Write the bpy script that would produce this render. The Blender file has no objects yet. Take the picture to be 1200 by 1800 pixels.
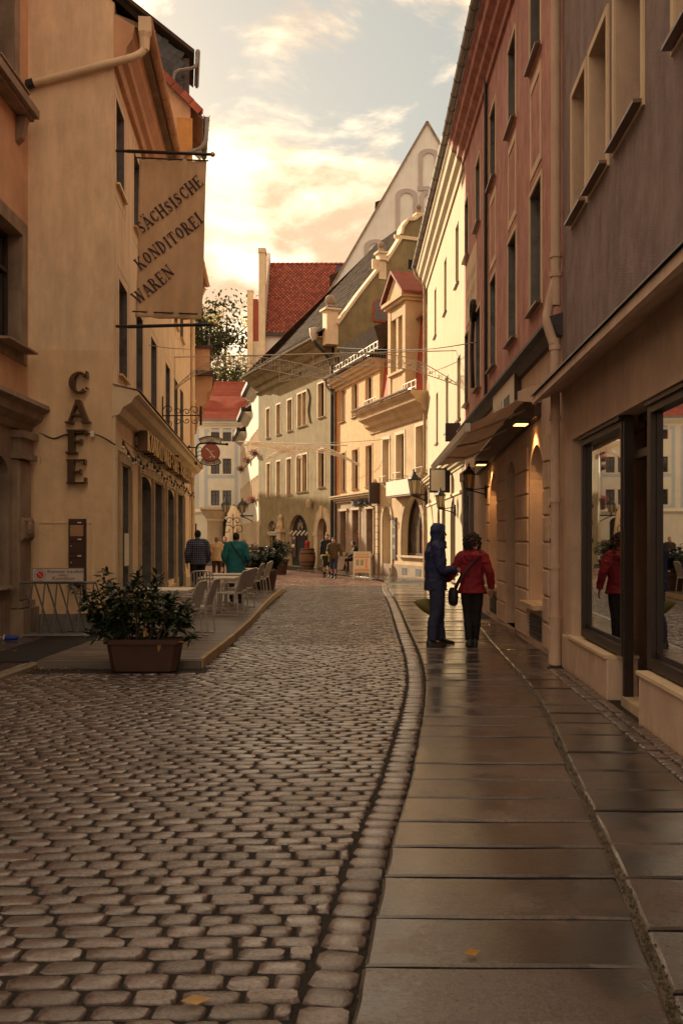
import bpy, math, random
import numpy as np
from math import sin, cos, pi, sqrt, atan2, radians, tan, floor
from mathutils import Vector as V, Matrix, Euler, noise as mnoise
random.seed(7)
S = bpy.context.scene
COL = S.collection
CAM_H, HOR, FPX = 1.66, 946.0, 1700.0       # eye height, horizon row and focal length of the 1200x1800 photograph
def PX(px, Y): return (px - 600.0) / FPX * Y      # a photograph column / row at depth Y, in metres
def PZ(py, Y): return CAM_H + (HOR - py) / FPX * Y
# ---------------------------------------------------------------- camera
cam = bpy.data.cameras.new('camera'); camo = bpy.data.objects.new('camera', cam); COL.objects.link(camo)
cam.sensor_fit = 'VERTICAL'; cam.sensor_height = 36.0; cam.lens = 36.0 * FPX / 1800.0
cam.shift_y = (HOR - 900.0) / 1800.0
cam.clip_start = 0.1; cam.clip_end = 3000
camo.location = (0, 0, CAM_H); camo.rotation_euler = (pi / 2, 0, 0)
S.camera = camo
# ---------------------------------------------------------------- sky and sun
SUN = V((-0.545, 0.765, 0.345)).normalized()
W = bpy.data.worlds.new('World'); S.world = W; W.use_nodes = True
nt = W.node_tree; nt.nodes.clear()
def wn(t, **k):
    n = nt.nodes.new(t)
    for a, b in k.items(): setattr(n, a, b)
    return n
def lk(a, b): nt.links.new(a, b)
def wmath(op, a, b=None, c=None, clamp=False):
    n = wn('ShaderNodeMath', operation=op, use_clamp=clamp)
    for i, x in enumerate((a, b, c)):
        if x is None: continue
        if isinstance(x, (int, float)): n.inputs[i].default_value = x
        else: lk(x, n.inputs[i])
    return n.outputs[0]
out = wn('ShaderNodeOutputWorld'); bg = wn('ShaderNodeBackground'); lk(bg.outputs[0], out.inputs[0])
bg.inputs['Strength'].default_value = 0.1
sky = wn('ShaderNodeTexSky', sky_type='NISHITA', sun_disc=False)
sky.sun_elevation = math.asin(SUN.z); sky.sun_rotation = atan2(SUN.x, SUN.y)
sky.air_density = 1.0; sky.dust_density = 2.0; sky.ozone_density = 1.0
tc = wn('ShaderNodeTexCoord'); sep = wn('ShaderNodeSeparateXYZ'); lk(tc.outputs['Generated'], sep.inputs[0])
zc = wmath('ADD', wmath('MAXIMUM', sep.outputs[2], 0.0), 0.22)
comb = wn('ShaderNodeCombineXYZ')
lk(wmath('DIVIDE', sep.outputs[0], zc), comb.inputs[0]); lk(wmath('DIVIDE', sep.outputs[1], zc), comb.inputs[1])
def cloud_noise(off, scale, detail, rough, dist=0.0):
    m = wn('ShaderNodeMapping'); lk(comb.outputs[0], m.inputs[0]); m.inputs['Location'].default_value = off
    n = wn('ShaderNodeTexNoise'); lk(m.outputs[0], n.inputs['Vector'])
    n.inputs['Scale'].default_value = scale; n.inputs['Detail'].default_value = detail
    n.inputs['Roughness'].default_value = rough; n.inputs['Distortion'].default_value = dist
    return n.outputs['Fac']
big = cloud_noise((35.7, 21.0, 2.8), 1.5, 2.0, 0.5)
fine = cloud_noise((9.4, 1.0, 1.2), 3.4, 9.0, 0.6, 0.35)
wisp = cloud_noise((9.1, 1.7, 2.2), 6.0, 8.0, 0.62, 0.2)
dens = wmath('ADD', wmath('MULTIPLY', big, 1.25), wmath('MULTIPLY', fine, 0.75))
def smooth(x, lo, hi):
    n = wn('ShaderNodeMapRange', interpolation_type='SMOOTHSTEP'); lk(x, n.inputs[0])
    n.inputs[1].default_value = lo; n.inputs[2].default_value = hi
    return n.outputs[0]
elev = wn('ShaderNodeMapRange', interpolation_type='SMOOTHSTEP'); lk(sep.outputs[2], elev.inputs[0])
elev.inputs[1].default_value = 0.30; elev.inputs[2].default_value = 0.43; elev.inputs[3].default_value = 0.28; elev.inputs[4].default_value = 0.0
elev2 = wn('ShaderNodeMapRange', interpolation_type='SMOOTHSTEP'); lk(sep.outputs[2], elev2.inputs[0])
elev2.inputs[1].default_value = 0.47; elev2.inputs[2].default_value = 0.60; elev2.inputs[4].default_value = 0.20
mask = smooth(wmath('ADD', wmath('ADD', dens, elev.outputs[0]), elev2.outputs[0]), 0.97, 1.09)      # cloud gathers towards the horizon
thick = smooth(wmath('ADD', wmath('MULTIPLY', fine, 0.6), wmath('MULTIPLY', wisp, 0.4)), 0.41, 0.60)
def rgb(c):
    n = wn('ShaderNodeRGB'); n.outputs[0].default_value = (*c, 1); return n.outputs[0]
def mix(f, a, b, mode='MIX'):
    n = wn('ShaderNodeMix', data_type='RGBA', blend_type=mode)
    if isinstance(f, (int, float)): n.inputs[0].default_value = f
    else: lk(f, n.inputs[0])
    lk(a, n.inputs[6]); lk(b, n.inputs[7]); return n.outputs[2]
ccol = mix(thick, rgb((2.25, 1.50, 0.94)), rgb((4.2, 3.3, 2.2)))
# the glow round the low sun
dotn = wn('ShaderNodeVectorMath', operation='DOT_PRODUCT'); lk(tc.outputs['Generated'], dotn.inputs[0]); dotn.inputs[1].default_value = tuple(SUN)
glow = wmath('POWER', wmath('MAXIMUM', dotn.outputs['Value'], 0.0), 16.0)
cc2 = mix(1.0, ccol, mix(glow, rgb((0.0, 0.0, 0.0)), rgb((0.5, 0.38, 0.2))), 'ADD')
blue = mix(1.0, sky.outputs[0], rgb((1.25, 1.0, 0.70)), 'MULTIPLY')
blue2 = mix(0.86, blue, rgb((0.90, 0.90, 0.80)))
lk(mix(mask, blue2, cc2), bg.inputs['Color'])
sun = bpy.data.lights.new('sun', 'SUN'); suno = bpy.data.objects.new('sun', sun); COL.objects.link(suno)
sun.energy = 2.0; sun.angle = radians(0.6); sun.color = (1.0, 0.80, 0.52)
suno.rotation_euler = (-SUN).to_track_quat('-Z', 'Y').to_euler(); suno.location = (-40, 60, 40)
vs = S.view_settings
vs.view_transform = 'Standard'; vs.look = 'None'; vs.exposure = 2.2; vs.gamma = 1.0; vs.use_curve_mapping = False
S.cycles.max_bounces = 8; S.cycles.diffuse_bounces = 4; S.cycles.glossy_bounces = 4; S.cycles.transparent_max_bounces = 8
S.cycles.use_denoising = True
try: S.cycles.sample_clamp_indirect = 6.0
except Exception: pass

# ---------------------------------------------------------------- materials
def mat(name, col, rough=0.85, var=0.18, scale=2.0, bump=0.0, bscale=40.0, streak=0.0, metal=0.0, ior=1.45,
        rvar=0.0, island=0.0, world=False, stain=None, stain_amt=0.0, stretch=None, spec=None, transl=0.0):
    m = bpy.data.materials.new(name); m.use_nodes = True
    t = m.node_tree; N = t.nodes; L = t.links
    b = N['Principled BSDF']
    b.inputs['Roughness'].default_value = rough; b.inputs['Metallic'].default_value = metal; b.inputs['IOR'].default_value = ior
    if spec is not None: b.inputs['Specular IOR Level'].default_value = spec
    if world:
        g = N.new('ShaderNodeNewGeometry'); vec = g.outputs['Position']
    else:
        g = N.new('ShaderNodeTexCoord'); vec = g.outputs['Object']
    if stretch:
        mp = N.new('ShaderNodeMapping'); mp.inputs['Scale'].default_value = stretch; L.new(vec, mp.inputs[0]); vec0 = mp.outputs[0]
    else: vec0 = vec
    def nz(v, sc, det=5.0, ro=0.6):
        n = N.new('ShaderNodeTexNoise'); L.new(v, n.inputs['Vector']); n.inputs['Scale'].default_value = sc
        n.inputs['Detail'].default_value = det; n.inputs['Roughness'].default_value = ro; return n.outputs['Fac']
    def mr(x, a0, a1, b0, b1):
        n = N.new('ShaderNodeMapRange'); L.new(x, n.inputs[0])
        for i, q in enumerate((a0, a1, b0, b1)): n.inputs[i + 1].default_value = q
        return n.outputs[0]
    def mul(a, f):
        n = N.new('ShaderNodeMix'); n.data_type = 'RGBA'; n.blend_type = 'MULTIPLY'; n.inputs[0].default_value = 1
        L.new(a, n.inputs[6]); L.new(f, n.inputs[7]); return n.outputs[2]
    rg = N.new('ShaderNodeRGB'); rg.outputs[0].default_value = (*col, 1); c = rg.outputs[0]
    if var: c = mul(c, mr(nz(vec0, scale), 0.3, 0.7, 1 - var, 1 + var * 0.7))
    if streak:
        mp = N.new('ShaderNodeMapping'); mp.inputs['Scale'].default_value = (1.3, 1.3, 0.30); L.new(vec, mp.inputs[0])
        c = mul(c, mr(nz(mp.outputs[0], 2.6, 8, 0.72), 0.36, 0.66, 1 - streak, 1 + streak * 0.5))
    if island:
        gi = N.new('ShaderNodeNewGeometry'); oi = N.new('ShaderNodeObjectInfo')
        ad = N.new('ShaderNodeMath'); ad.operation = 'ADD'; L.new(gi.outputs['Random Per Island'], ad.inputs[0]); L.new(oi.outputs['Random'], ad.inputs[1])
        fr = N.new('ShaderNodeMath'); fr.operation = 'FRACT'; L.new(ad.outputs[0], fr.inputs[0])
        c = mul(c, mr(fr.outputs[0], 0, 1, 1 - island, 1 + island))
    if stain:
        mx = N.new('ShaderNodeMix'); mx.data_type = 'RGBA'; L.new(mr(nz(vec0, scale * 0.9 + 0.37, 7, 0.7), 0.52, 0.68, 0, stain_amt), mx.inputs[0])
        L.new(c, mx.inputs[6]); mx.inputs[7].default_value = (*stain, 1); c = mx.outputs[2]
    L.new(c, b.inputs['Base Color'])
    if rvar: L.new(mr(nz(vec0, scale * 1.7 + 0.11, 6, 0.65), 0.35, 0.65, max(0.03, rough - rvar), min(1, rough + rvar)), b.inputs['Roughness'])
    if bump:
        bp = N.new('ShaderNodeBump'); bp.inputs['Strength'].default_value = bump; bp.inputs['Distance'].default_value = 0.02
        L.new(nz(vec, bscale, 6, 0.65), bp.inputs['Height']); L.new(bp.outputs[0], b.inputs['Normal'])
    if transl:
        tr = N.new('ShaderNodeBsdfTranslucent'); L.new(c, tr.inputs['Color'])
        ms = N.new('ShaderNodeMixShader'); ms.inputs[0].default_value = transl
        L.new(b.outputs[0], ms.inputs[1]); L.new(tr.outputs[0], ms.inputs[2]); L.new(ms.outputs[0], N['Material Output'].inputs[0])
    return m
def emit(name, col, s):
    m = bpy.data.materials.new(name); m.use_nodes = True; b = m.node_tree.nodes['Principled BSDF']
    b.inputs['Base Color'].default_value = (*col, 1); b.inputs['Emission Color'].default_value = (*col, 1); b.inputs['Emission Strength'].default_value = s
    return m
K = {}
K['glass'] = mat('window_glass', (0.012, 0.013, 0.016), 0.03, 0, ior=1.6)
K['shopglass'] = mat('shop_glass', (0.012, 0.010, 0.010), 0.012, 0, ior=8.0)
K['shopframe'] = mat('dark_shop_frame', (0.026, 0.015, 0.014), 0.4, 0.2, 6)
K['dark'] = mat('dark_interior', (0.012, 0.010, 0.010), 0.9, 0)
K['woodframe'] = mat('brown_frame', (0.055, 0.030, 0.024), 0.45, 0.2, 6)
K['whiteframe'] = mat('white_frame', (0.62, 0.55, 0.46), 0.5, 0.1, 4)
K['steel'] = mat('galvanised', (0.24, 0.23, 0.23), 0.42, 0.2, 5, metal=0.6)
K['zinc'] = mat('zinc', (0.20, 0.18, 0.17), 0.45, 0.25, 3, metal=0.4)
K['iron'] = mat('wrought_iron', (0.016, 0.015, 0.016), 0.5, 0.2, 8)
K['cream'] = mat('cream_plaster', (0.79, 0.585, 0.395), 0.9, 0.10, 1.2, 0.35, 60, 0.17, stain=(0.58, 0.39, 0.24), stain_amt=0.45)
K['cream_low'] = mat('cream_plaster_repainted', (0.74, 0.52, 0.325), 0.9, 0.11, 1.4, 0.35, 60, 0.10, stain=(0.52, 0.34, 0.20), stain_amt=0.5)
K['cream_trim'] = mat('cream_trim', (0.72, 0.56, 0.38), 0.8, 0.12, 2.0, 0.12, 50, 0.08)
K['sill'] = mat('sill_metal', (0.20, 0.14, 0.11), 0.4, 0.2, 4, metal=0.3)
K['orange'] = mat('orange_plaster', (0.60, 0.345, 0.205), 0.92, 0.16, 1.3, 0.3, 50, 0.10)
K['sand'] = mat('weathered_sandstone', (0.31, 0.225, 0.165), 0.9, 0.28, 2.2, 0.45, 30, 0.22)
K['sand_light'] = mat('pale_sandstone', (0.50, 0.385, 0.25), 0.88, 0.2, 2.5, 0.35, 30, 0.14)
K['plinth'] = mat('grey_plinth', (0.185, 0.175, 0.18), 0.8, 0.25, 2.5, 0.3, 40, 0.15, stain=(0.05, 0.04, 0.035), stain_amt=0.6)
K['stucco'] = mat('grey_roughcast', (0.32, 0.240, 0.238), 0.95, 0.20, 3.0, 1.0, 70, 0.26, stain=(0.44, 0.345, 0.325), stain_amt=0.5)
K['pink'] = mat('rose_plaster', (0.54, 0.27, 0.23), 0.92, 0.24, 2.2, 0.4, 45, 0.28)
K['shopcream'] = mat('shopfront_plaster', (0.64, 0.47, 0.36), 0.9, 0.14, 1.5, 0.35, 40, 0.14, stain=(0.40, 0.27, 0.19), stain_amt=0.5)
K['yellow'] = mat('pale_yellow_plaster', (0.53, 0.43, 0.295), 0.9, 0.10, 1.2, 0.25, 40, 0.10)
K['ochre'] = mat('ochre_plaster', (0.60, 0.415, 0.215), 0.92, 0.22, 3.2, 0.6, 18, 0.12)
K['orangehouse'] = mat('orange_strip_plaster', (0.55, 0.24, 0.08), 0.92, 0.2, 3.0, 0.3, 18, 0.1)
K['sandhouse'] = mat('sand_plaster', (0.58, 0.415, 0.25), 0.92, 0.18, 1.6, 0.4, 25, 0.05)
K['redmans'] = mat('red_mansard', (0.40, 0.070, 0.042), 0.8, 0.2, 2.5, 0.2, 20, 0.1)
K['olive'] = mat('olive_plaster', (0.255, 0.195, 0.098), 0.93, 0.26, 1.3, 0.6, 14, 0.18, stain=(0.20, 0.16, 0.085), stain_amt=0.6)
K['church'] = mat('pale_church_plaster', (0.76, 0.715, 0.67), 0.92, 0.1, 0.6, 0.15, 10, 0.06)
K['churchband'] = mat('mauve_band', (0.46, 0.385, 0.36), 0.9, 0.1, 1.0)
K['white'] = mat('white_plaster', (0.68, 0.60, 0.49), 0.9, 0.12, 1.2, 0.2, 20, 0.12)
K['hwall'] = mat('ivory_plaster', (0.79, 0.73, 0.62), 0.9, 0.08, 1.0, 0.1, 20, 0.05)
K['hblue'] = mat('light_blue_paint', (0.50, 0.55, 0.60), 0.9, 0.08, 1.0)
K['rooftile'] = mat('red_roof_tile', (0.28, 0.070, 0.042), 0.8, 0.22, 3.0, 0.3, 12, island=0.35)
K['roofred'] = mat('red_roof', (0.33, 0.085, 0.055), 0.8, 0.22, 1.5, 0.3, 8, island=0.15)
K['slate'] = mat('slate', (0.040, 0.038, 0.045), 0.6, 0.3, 3.0, 0.3, 12, island=0.4)
K['darkroof'] = mat('old_dark_tile', (0.058, 0.040, 0.030), 0.95, 0.35, 3.0, 0.4, 12, island=0.45, spec=0.05)
K['paper'] = mat('white_board', (0.74, 0.66, 0.54), 0.7, 0.05, 3)
K['ink'] = mat('black_ink', (0.020, 0.016, 0.022), 0.7, 0)
K['red'] = mat('sign_red', (0.50, 0.055, 0.045), 0.6, 0.08, 6)
K['bronze'] = mat('bronze_letters', (0.13, 0.078, 0.052), 0.30, 0.3, 6, metal=0.75)
K['goldrim'] = mat('brass_edge', (0.52, 0.33, 0.12), 0.32, 0.2, 6, metal=0.7)
K['canvas'] = mat('banner_canvas', (0.74, 0.565, 0.39), 0.9, 0.08, 2.0, 0.15, 80, 0.10, transl=0.5)
K['awning'] = mat('awning_fabric', (0.60, 0.48, 0.39), 0.9, 0.12, 3, 0.1, 60, transl=0.55)
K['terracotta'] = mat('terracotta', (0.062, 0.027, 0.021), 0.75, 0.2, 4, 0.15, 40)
K['leaf'] = mat('glossy_leaf', (0.024, 0.042, 0.016), 0.32, 0.35, 9, island=0.45, transl=0.18)
K['leaf_y'] = mat('yellowed_leaf', (0.34, 0.18, 0.03), 0.4, 0.3, 9, island=0.3, transl=0.2)
K['bark'] = mat('bark', (0.05, 0.035, 0.025), 0.95, 0.3, 5, 0.4, 30)
K['treeleaf'] = mat('autumn_leaf', (0.42, 0.36, 0.10), 0.7, 0.3, 0.5, island=0.5, transl=0.4)
K['treedark'] = mat('dark_tree_leaf', (0.040, 0.050, 0.018), 0.8, 0.3, 0.5, island=0.5, transl=0.25)
K['alu'] = mat('chair_aluminium', (0.50, 0.46, 0.42), 0.40, 0.08, 6, metal=0.35)
K['skin'] = mat('skin', (0.42, 0.235, 0.16), 0.55, 0.08, 8)
K['hair'] = mat('dark_hair', (0.014, 0.009, 0.008), 0.6, 0.3, 30, 0.6, 90)
K['hairgrey'] = mat('grey_hair', (0.20, 0.17, 0.15), 0.7, 0.3, 30, 0.4, 90)
K['shoe'] = mat('dark_shoe', (0.014, 0.011, 0.012), 0.45, 0.2, 10)
K['bulb'] = mat('milky_bulb', (0.62, 0.50, 0.44), 0.25, 0.05, 5)
K['cable'] = mat('green_cable', (0.018, 0.03, 0.022), 0.6, 0)
K['lampglass'] = mat('lantern_glass', (0.62, 0.52, 0.36), 0.15, 0.05, 5, transl=0.5)
K['glow'] = emit('lamp_glow', (1.0, 0.45, 0.12), 1.1)
K['flower'] = mat('red_geranium', (0.36, 0.030, 0.022), 0.7, 0.3, 5, island=0.4)
K['garland'] = mat('pale_wire', (0.46, 0.40, 0.34), 0.5, 0.1, 5, metal=0.3)

# ---------------------------------------------------------------- mesh helpers
class MB:
    def __init__(s): s.v = []; s.f = []
    def add(s, vs, fs):
        n = len(s.v); s.v += [tuple(a) for a in vs]; s.f += [tuple(i + n for i in f) for f in fs]
    def box(s, x0, x1, y0, y1, z0, z1):
        s.add([(x0, y0, z0), (x1, y0, z0), (x1, y1, z0), (x0, y1, z0), (x0, y0, z1), (x1, y0, z1), (x1, y1, z1), (x0, y1, z1)],
              [(0, 3, 2, 1), (4, 5, 6, 7), (0, 1, 5, 4), (1, 2, 6, 5), (2, 3, 7, 6), (3, 0, 4, 7)]); return s
    def bbox(s, x0, x1, y0, y1, z0, z1, b=0.01):
        """box with chamfered front (-y) edges"""
        s.add([(x0, y1, z0), (x1, y1, z0), (x1, y1, z1), (x0, y1, z1), (x0, y0 + b, z0), (x1, y0 + b, z0), (x1, y0 + b, z1), (x0, y0 + b, z1),
               (x0 + b, y0, z0 + b), (x1 - b, y0, z0 + b), (x1 - b, y0, z1 - b), (x0 + b, y0, z1 - b)],
              [(0, 3, 2, 1), (0, 1, 5, 4), (1, 2, 6, 5), (2, 3, 7, 6), (3, 0, 4, 7), (4, 5, 9, 8), (5, 6, 10, 9), (6, 7, 11, 10), (7, 4, 8, 11), (8, 9, 10, 11)]); return s
    def bar(s, p, q, w, h=None, up=(0, 0, 1)):
        p, q = V(p), V(q); h = w if h is None else h
        d = (q - p).normalized(); a = d.cross(V(up))
        if a.length < 1e-4: a = d.cross(V((1, 0, 0)))
        a = a.normalized() * w / 2; b = a.cross(d).normalized() * h / 2
        vs = [p - a - b, p + a - b, p + a + b, p - a + b, q - a - b, q + a - b, q + a + b, q - a + b]
        s.add(vs, [(0, 1, 2, 3), (7, 6, 5, 4), (0, 4, 5, 1), (1, 5, 6, 2), (2, 6, 7, 3), (3, 7, 4, 0)]); return s
    def tube(s, path, r, n=8, cap=True):
        P = [V(p) for p in path]; m = len(P)
        R = [r] * m if isinstance(r, (int, float)) else list(r)
        a = None; rings = []
        for i in range(m):
            d = (P[min(i + 1, m - 1)] - P[max(i - 1, 0)])
            d = d.normalized() if d.length > 1e-9 else V((0, 0, 1))
            if a is None:
                a = d.cross(V((0, 0, 1)));
                if a.length < 1e-3: a = d.cross(V((1, 0, 0)))
            a = (a - d * a.dot(d)).normalized(); b = d.cross(a)
            rings.append([P[i] + (a * cos(2 * pi * k / n) + b * sin(2 * pi * k / n)) * R[i] for k in range(n)])
        return s.loft(rings, cap)
    def loft(s, rings, cap=True, closed=True):
        n = len(rings[0]); vs = [p for r in rings for p in r]; fs = []
        for i in range(len(rings) - 1):
            for k in range(n if closed else n - 1):
                k2 = (k + 1) % n
                fs.append((i * n + k, i * n + k2, (i + 1) * n + k2, (i + 1) * n + k))
        if cap: fs.append(tuple(range(n - 1, -1, -1))); fs.append(tuple((len(rings) - 1) * n + k for k in range(n)))
        s.add(vs, fs); return s
    def lathe(s, prof, c=(0, 0, 0), n=12, sx=1, sy=1):
        c = V(c)
        return s.loft([[c + V((r * cos(2 * pi * k / n) * sx, r * sin(2 * pi * k / n) * sy, z)) for k in range(n)] for r, z in prof])
    def ball(s, c, r, n=10, m=6, sc=(1, 1, 1)):
        return s.lathe([(max(1e-4, sin(pi * i / m) * r) , -cos(pi * i / m) * r * sc[2]) for i in range(m + 1)], c, n, sc[0], sc[1])
    def extr(s, pts, vec):
        n = len(pts); P = [V(p) for p in pts]; q = V(vec)
        s.add(P + [p + q for p in P], [tuple(range(n - 1, -1, -1)), tuple(range(n, 2 * n))] + [(i, (i + 1) % n, (i + 1) % n + n, i + n) for i in range(n)]); return s
    def prism(s, prof, x0, x1, dz0=0.0, dz1=0.0):
        """profile [(y,z)] swept along x"""
        return s.loft([[V((x0, y, z + dz0)) for y, z in prof], [V((x1, y, z + dz1)) for y, z in prof]])
    def build(s, name, m, parent=None, smooth=False, org=None, loc=None):
        if org is not None:
            o0 = V(org); vv = [(a[0] - o0.x, a[1] - o0.y, a[2] - o0.z) for a in s.v]
        else: vv = s.v
        me = bpy.data.meshes.new(name); me.from_pydata(vv, [], s.f); me.materials.append(m)
        import bmesh
        b = bmesh.new(); b.from_mesh(me); bmesh.ops.recalc_face_normals(b, faces=b.faces); b.to_mesh(me); b.free()
        if smooth:
            me.polygons.foreach_set('use_smooth', [True] * len(me.polygons))
            try: me.set_sharp_from_angle(angle=radians(50))
            except Exception: pass
        o = bpy.data.objects.new(name, me); COL.objects.link(o)
        if parent is not None: o.parent = parent
        if loc is not None: o.location = loc
        elif org is not None and parent is None: o.location = org
        return o
def link(name, me, parent=None, loc=(0, 0, 0), rot=(0, 0, 0), scale=(1, 1, 1)):
    o = bpy.data.objects.new(name, me); COL.objects.link(o)
    if parent is not None: o.parent = parent
    o.location = loc; o.rotation_euler = rot; o.scale = scale
    return o
def tag(o, label, cat, group=None):
    o['label'] = label; o['category'] = cat
    if group: o['group'] = group
    return o
def thing(name, label, cat, loc=(0, 0, 0), rz=0.0, group=None):
    o = bpy.data.objects.new(name, None); COL.objects.link(o); o.empty_display_size = 0.2
    o.location = loc; o.rotation_euler = (0, 0, rz)
    return tag(o, label, cat, group)
def struct(o): o['kind'] = 'structure'; return o
def stuff(o): o['kind'] = 'stuff'; return o
def kids(o): return [c for c in COL.objects if c.parent == o]
def copy_tree(o, parent=None):
    c = o.copy(); COL.objects.link(c)
    if parent is not None: c.parent = parent
    for ch in list(o.children): copy_tree(ch, c)
    return c
def text_mb(txt, size, bold=0.0, align='CENTER', shear=0.0):
    cu = bpy.data.curves.new('t', 'FONT'); cu.body = txt; cu.size = size; cu.align_x = align; cu.offset = bold; cu.shear = shear
    o = bpy.data.objects.new('t', cu); COL.objects.link(o)
    dg = bpy.context.evaluated_depsgraph_get(); me = o.evaluated_get(dg).to_mesh()
    vs = [tuple(v.co) for v in me.vertices]; fs = [tuple(p.vertices) for p in me.polygons]
    bpy.data.objects.remove(o); bpy.data.curves.remove(cu)
    return vs, fs
# a slab-serif alphabet drawn with strokes: (x0,y0,x1,y1,width) lines, ('a',cx,cy,rx,ry,a0,a1,thick,thin) arcs; cap height 1
T, t_ = 0.205, 0.085
def _sf(x, y, w=0.36): return (x - w / 2, y, x + w / 2, y, 0.075)
GL = {
 'A': (0.86, [(0.40, 0.98, 0.10, 0.04, t_), (0.42, 0.98, 0.74, 0.04, T), (0.22, 0.34, 0.62, 0.34, t_), _sf(0.10, 0.037, .30), _sf(0.74, 0.037, .34)]),
 'C': (0.82, [('a', .45, .5, .37, .46, 48, 312, T, t_), (0.72, 0.66, 0.72, 0.97, 0.07), (0.70, 0.22, 0.74, 0.30, 0.08)]),
 'D': (0.88, [(0.17, 0.04, 0.17, 0.96, T), _sf(0.17, .037, .34), _sf(0.17, .963, .34), ('a', .34, .5, .42, .463, -90, 90, T, t_), (0.17, .037, .36, .037, t_), (0.17, .963, .36, .963, t_)]),
 'E': (0.78, [(0.17, 0.04, 0.17, 0.96, T), (0.02, .037, .70, .037, .075), (0.02, .963, .68, .963, .075), (.17, .5, .50, .5, .075), (.66, .04, .66, .26, .07), (.64, .96, .64, .76, .07), (.50, .40, .50, .60, .06)]),
 'F': (0.74, [(0.17, 0.04, 0.17, 0.96, T), _sf(.17, .037, .38), (0.02, .963, .66, .963, .075), (.17, .5, .48, .5, .075), (.63, .96, .63, .74, .07), (.48, .40, .48, .60, .06)]),
 'H': (0.94, [(0.18, 0.04, 0.18, 0.96, T), (0.76, 0.04, 0.76, 0.96, T), _sf(.18, .037, .36), _sf(.18, .963, .36), _sf(.76, .037, .36), _sf(.76, .963, .36), (.18, .5, .76, .5, t_)]),
 'I': (0.42, [(0.21, 0.04, 0.21, 0.96, T), _sf(.21, .037, .38), _sf(.21, .963, .38)]),
 'K': (0.90, [(0.18, 0.04, 0.18, 0.96, T), _sf(.18, .037, .36), _sf(.18, .963, .36), (.22, .42, .70, .95, t_), (.38, .60, .76, .05, T), _sf(.78, .037, .28), _sf(.72, .963, .30)]),
 'N': (0.94, [(0.17, 0.04, 0.17, 0.96, t_), (0.77, 0.02, 0.77, 0.96, t_), (.17, .96, .77, .06, T), _sf(.17, .037, .30), _sf(.14, .963, .26), _sf(.77, .963, .30)]),
 'O': (0.90, [('a', .45, .5, .37, .46, 0, 360, T, t_)]),
 'R': (0.88, [(0.17, 0.04, 0.17, 0.96, T), _sf(.17, .037, .36), _sf(.17, .963, .34), ('a', .38, .72, .25, .243, -90, 90, T * .9, t_), (.17, .963, .40, .963, t_), (.17, .477, .40, .477, t_), (.42, .47, .72, .05, T), _sf(.76, .037, .22)]),
 'S': (0.68, [('a', .34, .735, .24, .228, 40, 250, T * .85, t_), ('a', .34, .265, .25, .228, -140, 70, T * .85, t_), (.22, .60, .48, .40, T), (.57, .72, .57, .97, .065), (.09, .28, .09, .03, .065)]),
 'T': (0.80, [(0.40, 0.04, 0.40, 0.96, T), _sf(.40, .037, .38), (0.05, .963, .75, .963, .075), (.07, .96, .07, .72, .07), (.73, .96, .73, .72, .07)]),
 'W': (1.20, [(0.12, 0.96, 0.36, 0.04, T), (.36, .04, .58, .92, t_), (.58, .92, .82, .04, T), (.82, .04, 1.06, .96, t_), _sf(.12, .963, .34), _sf(.56, .963, .26), _sf(1.06, .963, .28)]),
 'B': (0.84, [(0.17, 0.04, 0.17, 0.96, T), ('a', .38, .735, .22, .228, -90, 90, T * .9, t_), ('a', .38, .27, .28, .233, -90, 90, T * .9, t_), (.03, .963, .40, .963, t_), (.03, .037, .40, .037, t_), (.17, .507, .40, .507, t_)]),
 '-': (0.45, [(0.08, 0.45, 0.36, 0.45, 0.12)]), ' ': (0.40, []),
}
GL['Ä'] = (GL['A'][0], GL['A'][1] + [(.20, 1.14, .34, 1.14, .14), (.50, 1.14, .64, 1.14, .14)])
GL['É'] = (GL['E'][0], GL['E'][1] + [(.30, 1.06, .48, 1.22, .10)])
def glyph_polys(ch):
    w, st = GL[ch]; P = []
    for q in st:
        if q[0] == 'a':
            _, cx, cy, rx, ry, a0, a1, tk, tn = q; n = max(6, int(abs(a1 - a0) / 18)); prev = None
            for i in range(n + 1):
                a = radians(a0 + (a1 - a0) * i / n); hw = (tn + (tk - tn) * abs(cos(a)) ** 1.3) / 2
                o_ = (cx + cos(a) * rx, cy + sin(a) * ry); i_ = (cx + cos(a) * (rx - 2 * hw), cy + sin(a) * (ry - 2 * hw))
                if prev: P.append([prev[0], o_, i_, prev[1]])
                prev = (o_, i_)
        else:
            x0, y0, x1, y1, ww = q; dx, dy = x1 - x0, y1 - y0; l = sqrt(dx * dx + dy * dy); nx, ny = -dy / l * ww / 2, dx / l * ww / 2
            if abs(dx) > 0.02 and abs(dy) > 0.3:      # diagonal: flat ends
                hx = ww / 2 * l / abs(dy); P.append([(x0 - hx, y0), (x0 + hx, y0), (x1 + hx, y1), (x1 - hx, y1)])
            else: P.append([(x0 + nx, y0 + ny), (x0 - nx, y0 - ny), (x1 - nx, y1 - ny), (x1 + nx, y1 + ny)])
    return w, P
def serif_text(mb, txt, fn, h, depth, spacing=0.10):
    """fn(x,y,d) -> point; centred on x"""
    tot = sum(GL[c][0] + spacing for c in txt) * h - spacing * h; x = -tot / 2; k = 0
    for c in txt:
        w, P = glyph_polys(c)
        for p in P:
            k += 1; e = depth + 0.0003 * (k % 7) * (1 if depth < 0.02 else 6)
            a = [V(fn(x + q[0] * h, q[1] * h, 0)) for q in p]; b = [V(fn(x + q[0] * h, q[1] * h, e)) for q in p]; n = len(a)
            mb.add(a + b, [tuple(range(n)), tuple(range(2 * n - 1, n - 1, -1))] + [(i, (i + 1) % n, (i + 1) % n + n, i + n) for i in range(n)])
        x += (w + spacing) * h
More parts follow.
